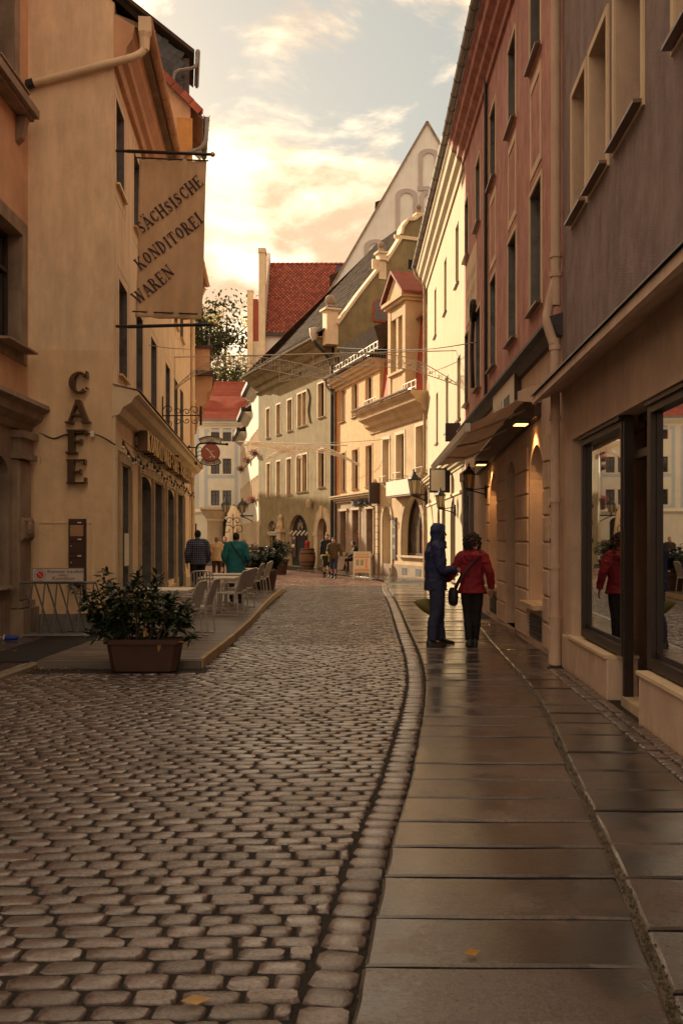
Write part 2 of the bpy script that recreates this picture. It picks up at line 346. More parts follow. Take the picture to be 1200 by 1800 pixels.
# ---------------------------------------------------------------- building helpers
class Fr:
    """a facade frame: local x runs left to right as seen from the street, y goes into the house, z is up"""
    def __init__(s, p0, p1):
        s.p0, s.p1 = V((*p0, 0)), V((*p1, 0)); d = s.p1 - s.p0; s.W = d.length; s.d = d.normalized(); s.n = V((s.d.y, -s.d.x, 0))
        s.rz = atan2(s.d.y, s.d.x)
    def u(s, px, out=0.0):
        t = (px - 600.0) / FPX; q = s.p0 + s.n * out
        return (t * q.y - q.x) / (s.d.x - t * s.d.y)
    def Y(s, u, out=0.0): return (s.p0 + s.n * out + s.d * u).y
    def z(s, px, py, out=0.0): return CAM_H + (HOR - py) / FPX * s.Y(s.u(px, out), out)
    def w(s, u, y, z): q = s.p0 + s.d * u - s.n * y; return V((q.x, q.y, z))
    def root(s, name, label, cat='building', group=None): return thing(name, label, cat, s.p0, s.rz, group)
def arch_pts(u0, u1, zs, z1, kind, n=8):
    """points from left spring over the top to right spring"""
    c = (u0 + u1) / 2; r = (u1 - u0) / 2; h = z1 - zs
    if kind == 'p':      # pointed
        L = []
        for i in range(n + 1):
            t = i / n; L.append((u0 + r * (t ** 1.7 * 0.55 + t * .45) if False else u0 + r * (1 - cos(t * pi / 2) ** 1.0) , zs + h * sin(t * pi / 2) ** 0.85))
        return L + [(2 * c - a, b) for a, b in reversed(L[:-1])]
    return [(c - r * cos(pi * i / (2 * n)), zs + h * sin(pi * i / (2 * n))) for i in range(2 * n + 1)]
def wall(root, name, m, x0, x1, z0, z1, holes, rev=0.25, depth=8.0, reveal_mat=None, body=True):
    """front wall with openings; hole = (u0,z0,u1,z1[,rise[,kind]])"""
    mb = MB(); rvs = []
    us = sorted({x0, x1} | {h[0] for h in holes} | {h[2] for h in holes}); zs = sorted({z0, z1} | {h[1] for h in holes} | {h[3] for h in holes})
    for i in range(len(us) - 1):
        for k in range(len(zs) - 1):
            a, b, c, d = us[i], us[i + 1], zs[k], zs[k + 1]; mx, mz = (a + b) / 2, (c + d) / 2
            if any(h[0] < mx < h[2] and h[1] < mz < h[3] for h in holes): continue
            mb.add([(a, 0, c), (b, 0, c), (b, 0, d), (a, 0, d)], [(0, 1, 2, 3)])
    for h in holes:
        a, c, b, d = h[:4]; out = [(a, c), (b, c)]
        if len(h) > 4 and h[4]:
            sp = d - h[4]; ap = arch_pts(a, b, sp, d, h[5] if len(h) > 5 else 'r'); m_ = len(ap) // 2
            for q0, q1 in zip(ap[:m_], ap[1:m_ + 1]): mb.add([(a, 0, d), (q0[0], 0, q0[1]), (q1[0], 0, q1[1])], [(0, 1, 2)])
            for q0, q1 in zip(ap[m_:], ap[m_ + 1:]): mb.add([(b, 0, d), (q0[0], 0, q0[1]), (q1[0], 0, q1[1])], [(0, 1, 2)])
            out += list(reversed(ap))
        else: out += [(b, d), (a, d)]
        n = len(out); rv = MB(); rvs.append(rv)
        for i in range(n):
            p, q = out[i], out[(i + 1) % n]; rv.add([(p[0], 0, p[1]), (p[0], rev, p[1]), (q[0], rev, q[1]), (q[0], 0, q[1])], [(0, 1, 2, 3)])
    if body:
        e = rev + 0.06
        mb.box(x0, x1, e, depth, z0, z1)
        for x in (x0, x1): mb.add([(x, 0, z0), (x, e, z0), (x, e, z1), (x, 0, z1)], [(0, 1, 2, 3)])
        mb.add([(x0, 0, z1), (x1, 0, z1), (x1, e, z1), (x0, e, z1)], [(0, 1, 2, 3)])
    o = mb.build(name, m, root)
    for rv in rvs: rv.build('reveal', reveal_mat or m, o)
    return o
_wc = {}
def win_meshes(w, h, cross, depth, frame_mat, sill_mat, sill_out, surround, sur_mat, rise=0, kind='r', key=None, transom=0.68, fw=0.055):
    k = (round(w, 2), round(h, 2), cross, depth, frame_mat.name, sill_mat.name if sill_mat else 0, sill_out, surround, sur_mat.name if sur_mat else 0, rise, kind, transom, fw)
    if k in _wc: return _wc[k]
    F = MB(); y0, y1 = depth - 0.03, depth + 0.05
    F.box(0, fw, y0, y1, 0, h); F.box(w - fw, w, y0, y1, 0, h); F.box(fw, w - fw, y0, y1, 0, fw); F.box(fw, w - fw, y0, y1, h - fw, h)
    if 'v' in cross: F.box(w / 2 - fw * .6, w / 2 + fw * .6, y0 - .008, y1, fw, h - fw)
    if 'h' in cross: F.box(fw, w - fw, y0 - .014, y1, h * transom - fw * .6, h * transom + fw * .6)
    if 'g' in cross:
        for q in (0.33, 0.67):
            F.box(fw, w - fw, y0 + .015, y1, h * q - .016, h * q + .016)
        for q in (0.25, 0.75): F.box(w * q - .014, w * q + .014, y0 + .012, y1, fw, h - fw)
    P = MB(); P.add([(0.01, depth + .01, .01), (w - .01, depth + .01, .01), (w - .01, depth + .01, h - .01), (0.01, depth + .01, h - .01)], [(0, 1, 2, 3)])
    P.add([(0, depth + .055, 0), (w, depth + .055, 0), (w, depth + .055, h), (0, depth + .055, h)], [(3, 2, 1, 0)])
    R = {'f': F, 'p': P}
    if sill_mat:
        s_ = MB(); s_.extr([(-.06, -sill_out, -.045), (-.06, -sill_out, -.015), (-.06, depth - .03, .02), (-.06, depth - .03, -.045)], (w + .12, 0, 0)); R['s'] = s_
    if surround:
        q = surround; g = MB()
        g.box(-q, -.002, -.022, .05, -q * .9, h + q); g.box(w + .002, w + q, -.022, .05, -q * .9, h + q); g.box(-.002, w + .002, -.024, .05, h + .002, h + q); g.box(-.002, w + .002, -.020, .05, -q * .9, -.05)
        R['g'] = g
    me = {}
    for a, mm, nm in (('f', frame_mat, 'window'), ('p', K['glass'], 'pane'), ('s', sill_mat, 'sill'), ('g', sur_mat, 'surround')):
        if a in R: o = R[a].build(nm, mm); me[a] = o.data; bpy.data.objects.remove(o)
    _wc[k] = me; return me
def window(root, u, z, w, h, cross='vh', depth=0.2, frame=None, sill='sill', sill_out=0.09, surround=0.0, sur=None, transom=.68, fw=.055):
    me = win_meshes(w, h, cross, depth, frame or K['woodframe'], K[sill] if sill else None, sill_out, surround, sur, transom=transom, fw=fw)
    o = link('window', me['f'], root, (u, 0, z)); link('pane', me['p'], o)
    if 's' in me: link('sill', me['s'], o)
    if 'g' in me: link('surround', me['g'], o)
    return o
def cornice_prof(z, out, h, back=0.06):
    """moulded cornice profile, top at z, projecting -out"""
    return [(back, z), (-out, z), (-out, z - h * .16), (-out * .86, z - h * .22), (-out * .80, z - h * .42), (-out * .52, z - h * .52), (-out * .46, z - h * .70), (-out * .18, z - h * .80), (-out * .14, z - h), (back, z - h)]
def gutter(root, x0, x1, y, z0, z1, r=0.075, m=None):
    g = MB(); n = 7
    def ring(x, z, rr): return [V((x, y + rr * cos(pi + pi * k / (n - 1)), z + rr * sin(pi + pi * k / (n - 1)))) for k in range(n)] + [V((x, y + rr * .9 * cos(2 * pi - pi * k / (n - 1)), z + rr * .9 * sin(2 * pi - pi * k / (n - 1)))) for k in range(n)]
    g.loft([ring(x0, z0, r), ring(x1, z1, r)])
    k = x0 + .4
    while k < x1:      # seams and brackets
        zz = z0 + (z1 - z0) * (k - x0) / (x1 - x0); g.loft([ring(k, zz, r * 1.12), ring(k + .03, zz, r * 1.12)]); k += .85
    return g.build('gutter', m or K['zinc'], root, True)
def downpipe(root, pts, r, m, ringz=()):
    d = MB(); d.tube(pts, r, 10)
    o = d.build('downpipe', m, root, True)
    if ringz:
        c = MB()
        for (x, y, z) in ringz: c.lathe([(r * 1.0, z - .03), (r * 1.22, z - .03), (r * 1.22, z + .03), (r * 1.0, z + .03)], (x, y, 0), 10)
        c.build('pipe_clamp', m, o, True)
    return o
def smooth_path(pts, n=6):
    P = [V(p) for p in pts]; out = []
    for i in range(len(P) - 1):
        a, b, c, d = P[max(i - 1, 0)], P[i], P[i + 1], P[min(i + 2, len(P) - 1)]
        for k in range(n):
            t = k / n; out.append(0.5 * ((2 * b) + (c - a) * t + (2 * a - 5 * b + 4 * c - d) * t * t + (3 * b - a - 3 * c + d) * t ** 3))
    return out + [P[-1]]
def gable_roof(root, x0, x1, ye, ridge_y, ze, zr, m, over=0.3, tk=0.12, back_y=None, name='roof'):
    r = MB(); by = back_y if back_y is not None else 2 * ridge_y - ye; sl = (zr - ze) / (ridge_y - ye)
    r.extr([(x0, ye - over, ze - over * sl), (x0, ridge_y, zr), (x0, by + over, ze - over * sl), (x0, by + over, ze - over * sl - tk), (x0, ridge_y, zr - tk), (x0, ye - over, ze - over * sl - tk)], (x1 - x0, 0, 0))
    return r.build(name, m, root)

def marks(mb, x0, x1, z0, z1, y, rnd=random.Random(5)):
    """lettering too small in the photograph to be read: worn strokes of the same height and rhythm"""
    x = x0; h = z1 - z0
    while x < x1:
        w = h * rnd.uniform(.35, .6); k = rnd.randrange(4); t = h * .11
        mb.add([(x, y, z0), (x + t, y, z0), (x + t, y, z0 + h * rnd.choice((.65, 1, 1))), (x, y, z0 + h)], [(0, 1, 2, 3)])
        a = z0 + h * (0, .45, .62, .0)[k]
        mb.add([(x + t * 1.1, y, a), (x + w - t * .5, y, a), (x + w - t * .5, y, a + t), (x + t * 1.1, y, a + t)], [(0, 1, 2, 3)])
        if k != 1: mb.add([(x + w - t * .4, y, z0), (x + w + t * .5, y, z0), (x + w + t * .5, y, z0 + h * .62), (x + w - t * .4, y, z0 + h * .6)], [(0, 1, 2, 3)])
        x += w + h * .22
# ---------------------------------------------------------------- ground, road, pavements
PZ_ = 0.05       # pavement height above the cobbles
def interp(tab, y):
    if y <= tab[0][1]: i = 0
    elif y >= tab[-1][1]: i = len(tab) - 2
    else: i = max(k for k in range(len(tab) - 1) if tab[k][1] <= y)
    (x0, y0), (x1, y1) = tab[i], tab[i + 1]; t = (y - y0) / (y1 - y0)
    xm, ym = tab[max(i - 1, 0)]; xn, yn = tab[min(i + 2, len(tab) - 1)]
    m0 = (x1 - xm) / (y1 - ym); m1 = (xn - x0) / (yn - y0); h = y1 - y0
    if t < 0 or t > 1: return x0 + (x1 - x0) * t
    return (2 * t ** 3 - 3 * t ** 2 + 1) * x0 + (t ** 3 - 2 * t ** 2 + t) * h * m0 + (-2 * t ** 3 + 3 * t ** 2) * x1 + (t ** 3 - t ** 2) * h * m1
KERB = [(-.30, 0.0), (-.05, 2.2), (.085, 3.3), (.31, 5.14), (.51, 6.5), (.96, 10.5), (1.13, 13.2), (1.25, 17.2), (1.46, 24.75), (1.60, 32.4), (1.80, 35.5)]
DRAIN = [(.70, 0.0), (.95, 2.2), (1.11, 3.18), (1.326, 4.6), (1.51, 6.05), (1.96, 9.63), (2.13, 12), (2.33, 15.4), (2.72, 20.5), (2.9, 23)]
def wallA(y): return 2.2 + .0512 * y
def wallBC(y): return 2.468 + .03 * y if y < 25.5 else 2.975 + .01 * y
def wall_r(y): return wallA(y) if y < 12.4 else wallBC(y)
def wetmat(name, dry, wet, r_dry, r_wet, sc, lo, hi, bump, bscale, island=.2, coat0=.5, cr_dry=.32, cr_wet=.15, cbump=.3, spk=.22):
    m = bpy.data.materials.new(name); m.use_nodes = True; t = m.node_tree; N = t.nodes; L = t.links; b = N['Principled BSDF']
    g = N.new('ShaderNodeNewGeometry')
    def nz(scale, det=6, ro=.6, v=None):
        n = N.new('ShaderNodeTexNoise'); L.new(v or g.outputs['Position'], n.inputs['Vector']); n.inputs['Scale'].default_value = scale; n.inputs['Detail'].default_value = det; n.inputs['Roughness'].default_value = ro; return n.outputs['Fac']
    def mr(x, a, b_, c, d, st='LINEAR'):
        n = N.new('ShaderNodeMapRange'); n.interpolation_type = st; L.new(x, n.inputs[0])
        for i, q in enumerate((a, b_, c, d)): n.inputs[i + 1].default_value = q
        return n.outputs[0]
    def mth(op, a, b_):
        n = N.new('ShaderNodeMath'); n.operation = op
        for i, q in enumerate((a, b_)):
            if isinstance(q, (int, float)): n.inputs[i].default_value = q
            else: L.new(q, n.inputs[i])
        return n.outputs[0]
    oi = N.new('ShaderNodeObjectInfo'); rnd = mth('FRACT', mth('ADD', oi.outputs['Random'], g.outputs['Random Per Island']), 1.0) if False else None
    ad = mth('ADD', oi.outputs['Random'], g.outputs['Random Per Island']); fr = N.new('ShaderNodeMath'); fr.operation = 'FRACT'; L.new(ad, fr.inputs[0])
    grain = nz(46, 6, .78)
    f = mth('ADD', mth('ADD', mth('MULTIPLY', nz(sc, 7, .62), 1 - spk), mth('MULTIPLY', grain, spk)), mth('MULTIPLY', mth('SUBTRACT', fr.outputs[0], .5), .10))
    wetf = mr(f, lo, hi, 0, 1, 'SMOOTHSTEP')
    c = N.new('ShaderNodeMix'); c.data_type = 'RGBA'; L.new(wetf, c.inputs[0]); c.inputs[6].default_value = (*dry, 1); c.inputs[7].default_value = (*wet, 1)
    c2 = N.new('ShaderNodeMix'); c2.data_type = 'RGBA'; c2.blend_type = 'MULTIPLY'; c2.inputs[0].default_value = 1; L.new(c.outputs[2], c2.inputs[6])
    L.new(mth('MULTIPLY', mr(grain, .36, .64, .45, 1.6), mr(fr.outputs[0], 0, 1, 1 - island, 1 + island)), c2.inputs[7]); L.new(c2.outputs[2], b.inputs['Base Color'])
    b.inputs['Coat IOR'].default_value = 1.8; L.new(mr(wetf, 0, 1, cr_dry, cr_wet), b.inputs['Coat Roughness']); L.new(mr(wetf, 0, 1, coat0, 1.0), b.inputs['Coat Weight'])
    cb = N.new('ShaderNodeBump'); cb.inputs['Distance'].default_value = .016; L.new(mr(wetf, 0, 1, cbump, cbump * .45), cb.inputs['Strength']); L.new(nz(bscale * .8, 6, .72), cb.inputs['Height']); L.new(cb.outputs[0], b.inputs['Coat Normal'])
    L.new(mth('ADD', mr(wetf, 0, 1, r_dry, r_wet), mr(nz(sc * 6.3, 4), .3, .7, -.035, .05)), b.inputs['Roughness']); b.inputs['Specular IOR Level'].default_value = .3
    bp = N.new('ShaderNodeBump'); bp.inputs['Distance'].default_value = .02; L.new(mr(wetf, 0, 1, bump, bump * .35), bp.inputs['Strength']); L.new(nz(bscale, 6, .7), bp.inputs['Height']); L.new(bp.outputs[0], b.inputs['Normal'])
    return m
K['soil'] = mat('dark_wet_joint_soil', (0.012, 0.010, 0.008), 0.85, 0.4, 5, 0.6, 40, world=True)
K['cobble'] = wetmat('worn_granite_setts', (.120, .082, .076), (.068, .047, .045), .45, .30, .9, .38, .62, 1.0, 60, .40, 1.0, .21, .12, .34)
K['redpaver'] = wetmat('reddish_setts', (.26, .125, .085), (.17, .080, .06), .40, .26, .9, .38, .62, .4, 50, .25)
K['slab'] = wetmat('wet_granite_slab', (.120, .083, .072), (.022, .016, .015), .55, .40, 1.15, .42, .51, 1.0, 60, .26, .80, .20, .05, .22, .36)
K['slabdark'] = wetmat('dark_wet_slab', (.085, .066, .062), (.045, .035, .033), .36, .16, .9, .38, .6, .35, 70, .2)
K['kerb'] = mat('granite_kerb', (0.20, 0.155, 0.11), 0.45, 0.3, 3, 0.5, 60, rvar=0.1, world=True)
K['deck'] = mat('weathered_deck_boards', (0.115, 0.092, 0.078), 0.42, 0.3, 2.0, 0.3, 60, rvar=0.15, island=0.25, world=True, stretch=(0.6, 6, 3))
K['deckedge'] = mat('sawn_edge_timber', (0.40, 0.28, 0.15), 0.7, 0.25, 3, 0.2, 40, world=True)
K['gravel'] = mat('dark_wet_gravel', (0.085, 0.068, 0.05), 0.4, 0.4, 20, 0.8, 60, island=0.5, world=True)

g = MB(); g.add([(-500, -300, -.07), (500, -300, -.07), (500, 900, -.07), (-500, 900, -.07)], [(0, 1, 2, 3)])
struct(g.build('ground', mat('earth', (0.06, 0.05, 0.04), 0.9, 0.3, 0.5, 0.4, 10, world=True)))
road = MB(); road.add([(-40, -6, -.017), (12, -6, -.017), (12, 120, -.017), (-40, 120, -.017)], [(0, 1, 2, 3)])
road = struct(road.build('road', K['soil']))
def kerb_left(y):      # left limit of the cobbles
    if y < 12.0: return -4.02
    if y < 30.9: return -1.70
    return -5.6 - .33 * max(0, y - 36)
def kerb_right(y):
    if y <= 35.5: return interp(KERB, y) - 0.05
    return interp([(1.80, 35.5), (1.25, 39.2), (-1.09, 46.3), (-3.44, 53.2), (-5.6, 59), (-9.5, 72), (-14, 86)], y) - .05
rs = random.Random(3)
def stone_geo(w, d, n=8, rnd=rs, dome=0.0035, inset=0.020):
    """one rounded sett centred on the origin, its top at z=0"""
    if n == 4:
        o = [(-w / 2, -d / 2), (w / 2, -d / 2), (w / 2, d / 2), (-w / 2, d / 2)]; q = min(inset, d * .2)
        vs = [(x, y, -.05) for x, y in o] + [(x * (1 - 2 * q / w), y * (1 - 2 * q / d), rnd.uniform(-.004, .002)) for x, y in o]
        return vs, [(0, 1, 5, 4), (1, 2, 6, 5), (2, 3, 7, 6), (3, 0, 4, 7), (4, 5, 6, 7)]
    c = 0.20 * d
    o = [(-w / 2 + c, -d / 2), (w / 2 - c, -d / 2), (w / 2, -d / 2 + c), (w / 2, d / 2 - c), (w / 2 - c, d / 2), (-w / 2 + c, d / 2), (-w / 2, d / 2 - c), (-w / 2, -d / 2 + c)]
    o = [(x + rnd.uniform(-.006, .006), y + rnd.uniform(-.005, .005)) for x, y in o]
    def ring(k, z): return [(x - (k if x > 0 else -k) * min(1, abs(x) / (w / 2) * 1.2), y - (k if y > 0 else -k) * min(1, abs(y) / (d / 2) * 1.2), z + rnd.uniform(-.0025, .0025)) for x, y in o]
    vs = [(x, y, -.06) for x, y in o] + ring(0.0, -.016) + ring(inset * .12, -.006) + ring(inset * .42, -.0003)
    fs = []
    for r in range(3): fs += [(r * 8 + k, r * 8 + (k + 1) % 8, (r + 1) * 8 + (k + 1) % 8, (r + 1) * 8 + k) for k in range(8)]
    # crowned top with a slight relief: two inner points
    a = len(vs); vs += [(-w * .2, rnd.uniform(-.01, .01), dome + rnd.uniform(-.004, .003)), (w * .2, rnd.uniform(-.01, .01), dome + rnd.uniform(-.004, .003))]
    t = 24
    fs += [(t, t + 1, a + 1, a), (t + 1, t + 2, a + 1), (t + 2, t + 3, a + 1), (t + 3, t + 4, a + 1), (t + 4, t + 5, a, a + 1), (t + 5, t + 6, a), (t + 6, t + 7, a), (t + 7, t, a)]
    return vs, fs
def place_geo(vs, x, y, z, rz, tx=0.0, ty=0.0):
    c, s_ = cos(rz), sin(rz)
    return [(x + a * c - b * s_, y + a * s_ + b * c, z + q + a * tx + b * ty) for a, b, q in vs]
def raw_mesh(name, vs, fs, m, smooth=True):
    me = bpy.data.meshes.new(name); me.from_pydata(vs, [], fs); me.materials.append(m)
    if smooth:
        me.polygons.foreach_set('use_smooth', [True] * len(me.polygons)); me.set_sharp_from_angle(angle=radians(38))
    return me
# --- setts: list every stone, the nearest 300 become objects of their own
stones = []
y = 2.55; row = 0; prev_j = []
while y < 58:
    pitch = 0.122 * rs.uniform(.92, 1.08)
    if y > 16: pitch = 0.128
    if y > 34: pitch = .17
    xr = kerb_right(y) - (0.203 if y < 33.5 else .03)
    xl = max(kerb_left(y), -0.38 * y - 1.0)
    x = xr - rs.uniform(0, .02); first = True; joints = []
    while x > xl:
        w = rs.uniform(.14, .225)
        if first and row % 2: w = rs.uniform(.07, .13)
        first = False
        for _t in range(9):      # keep the cross joints of neighbouring rows apart
            if all(abs((x - w) - j_) > .052 for j_ in prev_j): break
            w = rs.uniform(.13, .25)
        joints.append(x - w)
        if y > 34: w = rs.uniform(.17, .26)
        if x - w < xl - .1: break
        cx = x - w / 2
        yy = y - 0.008 * max(0, -(cx - .6)) ** 1.6 + 0.005 * sin(cx * 2.1 + row * .35) + rs.uniform(-.005, .005)
        bend = 0.008 * 1.6 * max(0, -(cx - .6)) ** .6 if cx < .6 else 0
        stones.append((cx, yy, w - .017, pitch - .023, bend * .9 + rs.uniform(-.014, .014), rs.uniform(-.018, .018), rs.uniform(-.022, .022), rs.uniform(-.007, .004)))
        x -= w
    prev_j = joints
    y += pitch; row += 1
def vis(s): return abs(s[0]) < .353 * s[1] + .12 and s[1] > 3.2
order = sorted([i for i, s in enumerate(stones) if vis(s)], key=lambda i: stones[i][1])
near = set(order[:295])
protos = []
for k in range(14):
    vs, fs = stone_geo(0.176, 0.098); protos.append(raw_mesh('cobble', vs, fs, K['cobble']))
for i in near:
    s = stones[i]; o = link('cobble', protos[rs.randrange(14)], road, (s[0], s[1], s[7]), (s[6], s[5], s[4] + (pi if rs.random() < .5 else 0)), (s[2] / .176, s[3] / .098, 1))
for lo, hi, n, mk, nm in ((0, 15, 8, 'cobble', 'cobble_field'), (15, 33.6, 4, 'cobble', 'cobble_field_beyond'), (33.6, 60, 4, 'redpaver', 'paver_field')):
    VS, FS = [], []
    for i, s in enumerate(stones):
        if i in near or not (lo <= s[1] < hi): continue
        if n == 4 and s[1] > 15: a, b = stone_geo(s[2], s[3], 4, rs, inset=.022)
        else: a, b = stone_geo(s[2], s[3], 8)
        q = len(VS); VS += place_geo(a, s[0], s[1], s[7], s[4], -s[5], s[6]); FS += [tuple(j + q for j in f) for f in b]
    o = link(nm, raw_mesh(nm, VS, FS, K[mk], n == 8), road); stuff(o)
# --- edging row beside the kerb
y = 2.6; edge = []
gp = [raw_mesh('edging_sett', *stone_geo(0.185, 0.15, 8, rs, .008), K['cobble']) for k in range(8)]
while y < 33.6:
    p = rs.uniform(.145, .185)
    if y > 15: p *= 1.05
    cx = kerb_right(y + p / 2) - .104; sl = (kerb_right(y + p) - kerb_right(y)) / p
    link('edging_sett', gp[rs.randrange(8)], road, (cx, y + p / 2, rs.uniform(-.006, .003)), (rs.uniform(-.02, .02), rs.uniform(-.02, .02), -math.atan(sl) + rs.uniform(-.02, .02)), (1, (p - .018) / .15, 1))
    y += p
# --- right pavement
pav = MB()
ys = [0 + .5 * i for i in range(72)]
L = [(kerb_right(y) + .02, y) for y in ys] + [(kerb_right(y) + .05, y) for y in (36, 38, 41, 44, 47, 50, 53, 57, 62, 68, 76, 86)]
R = [(wall_r(y) + .4, y) for y in ys] + [(6, 38), (-8, 86)]
pts = L + list(reversed(R))
pav.extr([(x, y, -.05) for x, y in pts], (0, 0, PZ_ - .022 + .05))
pav = struct(pav.build('pavement', K['soil']))
def slab_obj(c, parent, m_, name='paving_slab', h=.05, bev=.014, jit=.005):
    """c: four corners (ccw from near left) of the slab top"""
    z = PZ_ + rs.uniform(-jit, jit); cx = sum(p[0] for p in c) / 4; cy = sum(p[1] for p in c) / 4; o = []
    tx, ty = rs.uniform(-.004, .004), rs.uniform(-.008, .008); tl = [z + tx * (p[0] - cx) + ty * (p[1] - cy) for p in c]      # each slab lies flat but a little askew
    for i in range(4):      # worn, slightly ragged edges
        p, q = c[i], c[(i + 1) % 4]; m = 5 if i % 2 == 0 else 3
        for k in range(m):
            f = k / m; e = rs.uniform(-.005, .005) if k else -.006; dx, dy = q[0] - p[0], q[1] - p[1]; l = sqrt(dx * dx + dy * dy) + 1e-6
            o.append((p[0] + dx * f - dy / l * e, p[1] + dy * f + dx / l * e, tl[i] + (tl[(i + 1) % 4] - tl[i]) * f))
    n = len(o)
    def ins(k, dz):
        r = []
        for x, y, zz in o:
            dx, dy = cx - x, cy - y; l = sqrt(dx * dx + dy * dy) + 1e-6; r.append((x + dx / l * bev * k, y + dy / l * bev * k, zz + dz))
        return r
    vs = [(p[0] - cx, p[1] - cy, p[2]) for p in ins(0, -h) + ins(.1, -.010) + ins(1.2, 0)]
    fs = [(r * n + i, r * n + (i + 1) % n, (r + 1) * n + (i + 1) % n, (r + 1) * n + i) for r in (0, 1) for i in range(n)] + [tuple(2 * n + i for i in range(n))]
    return link(name, raw_mesh(name, vs, fs, m_, False), parent, (cx, cy, 0))
y = 2.2; gap = .032
while y < 34.0:
    p = rs.uniform(.40, .51)
    y2 = y + p - gap
    xr = (lambda q: (interp(DRAIN, q) - .022) if q < 21.5 else wall_r(q) - .05)
    tw = .02
    slab_obj([(kerb_right(y) + .012, y + tw), (xr(y), y), (xr(y2), y2), (kerb_right(y2) + .012, y2 + tw)], pav, K['slab'])
    y += p
y = 2.4
while y < 19:
    p = rs.uniform(.40, .66); y2 = y + p - gap
    xl = lambda q: interp(DRAIN, q) + .024
    xr = lambda q: wall_r(q) - (.27 if q < 12.2 else .03)
    if xr(y2) - xl(y2) > .12: slab_obj([(xl(y), y), (xr(y), y - .03), (xr(y2), y2 - .03), (xl(y2), y2)], pav, K['slab'])
    y += p
# slabs of the far pavement in front of the far houses
for k in range(14):
    y = 35.9 + k * 1.0; y2 = y + .96
    xw = lambda q: (-.29 + .3033 * (50 - q)) if q < 50 else (-.38 - .4 * (q - 50))
    if xw(y) - kerb_right(y) > .3: slab_obj([(kerb_right(y) + .05, y), (xw(y) - .02, y + .3), (xw(y2) - .02, y2 + .3), (kerb_right(y2) + .05, y2)], pav, K['slab'])
# drain channel filled with gravel, and pebbles in it
ch = MB(); gv = MB()
n = 90; ring = []
for i in range(n):
    y = 2.4 + (21.5 - 2.4) * i / (n - 1); x = interp(DRAIN, y); ring.append([V((x - .024, y, PZ_ - .011)), V((x + .026, y, PZ_ - .011))])
ch.loft(ring, False, False); ch = stuff(ch.build('drain_channel', K['gravel'], pav))
for i in range(1500):
    y = 2.6 + 14 * rs.random() ** 1.6; x = interp(DRAIN, y) + rs.gauss(0, .012); r = rs.uniform(.004, .010)
    c = V((x, y, PZ_ - .010 + r * .4)); gv.add([c + V((r, 0, 0)), c + V((-r * .5, r, 0)), c + V((-r * .6, -r, 0)), c + V((0, 0, r * .9))], [(0, 1, 3), (1, 2, 3), (2, 0, 3)])
gravel = gv.build('drain_gravel', K['gravel'], pav); stuff(gravel)
gv = MB()
for i in range(900):
    y = 2.6 + 14 * rs.random() ** 1.5; x = kerb_right(y) + rs.uniform(.0, .03); r = rs.uniform(.006, .014)
    c = V((x, y, -.012 + rs.uniform(-.01, .012))); gv.add([c + V((r, 0, 0)), c + V((-r * .5, r, 0)), c + V((-r * .6, -r, 0)), c + V((0, 0, r * .9))], [(0, 1, 3), (1, 2, 3), (2, 0, 3)])
stuff(gv.build('kerb_joint_dirt', K['gravel'], pav))
# two rows of small setts along the foot of the shop
for r in range(2):
    y = 5.2
    me = [raw_mesh('small_sett', *stone_geo(.105, .075, 8, rs, .003, .012), K['cobble']) for k in range(4)]
    while y < 11.9:
        link('small_sett', me[rs.randrange(4)], pav, (wallA(y) - .21 + r * .115, y, PZ_ + rs.uniform(-.006, .002)), (0, 0, -.05 + rs.uniform(-.05, .05))); y += .088
# --- left pavement in front of the left houses
lp = MB(); lp.extr([(-12, -4, -.05), (-4.10, -4, -.05), (-4.10, 11.3, -.05), (-3.84, 15.3, -.05), (-3.70, 17, -.05), (-6.3, 36, -.05), (-12, 36, -.05)], (0, 0, PZ_ + .04))
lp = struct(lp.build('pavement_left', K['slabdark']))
y = 6.0
while y < 16.6:
    p = rs.uniform(.42, .6); y2 = y + p - .02
    xk = lambda q: -4.10 if q < 11.3 else -4.10 + .26 * (q - 11.3) / 4
    xm = -4.75 + rs.uniform(-.1, .1)
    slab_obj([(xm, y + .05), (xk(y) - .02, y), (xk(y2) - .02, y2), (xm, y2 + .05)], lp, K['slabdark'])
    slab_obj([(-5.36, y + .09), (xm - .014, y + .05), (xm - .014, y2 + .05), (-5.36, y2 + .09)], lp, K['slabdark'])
    y += p
y = 6.0
while y < 15.2:      # kerb stones
    p = rs.uniform(.85, 1.25); y2 = min(15.25, y + p - .012); xk = lambda q: -4.10 if q < 11.3 else -4.10 + .26 * (q - 11.3) / 4
    b = MB(); q0, q1 = xk(y), xk(y2)
    b.loft([[V((q + o, yy, z)) for o, z in ((0, -.05), (.115, -.05), (.115, PZ_ - .02), (.095, PZ_ + .006), (0, PZ_ + .006))] for q, yy in ((q0, y), (q1, y2))])
    b.build('kerb_stone', K['kerb'], lp); y += p
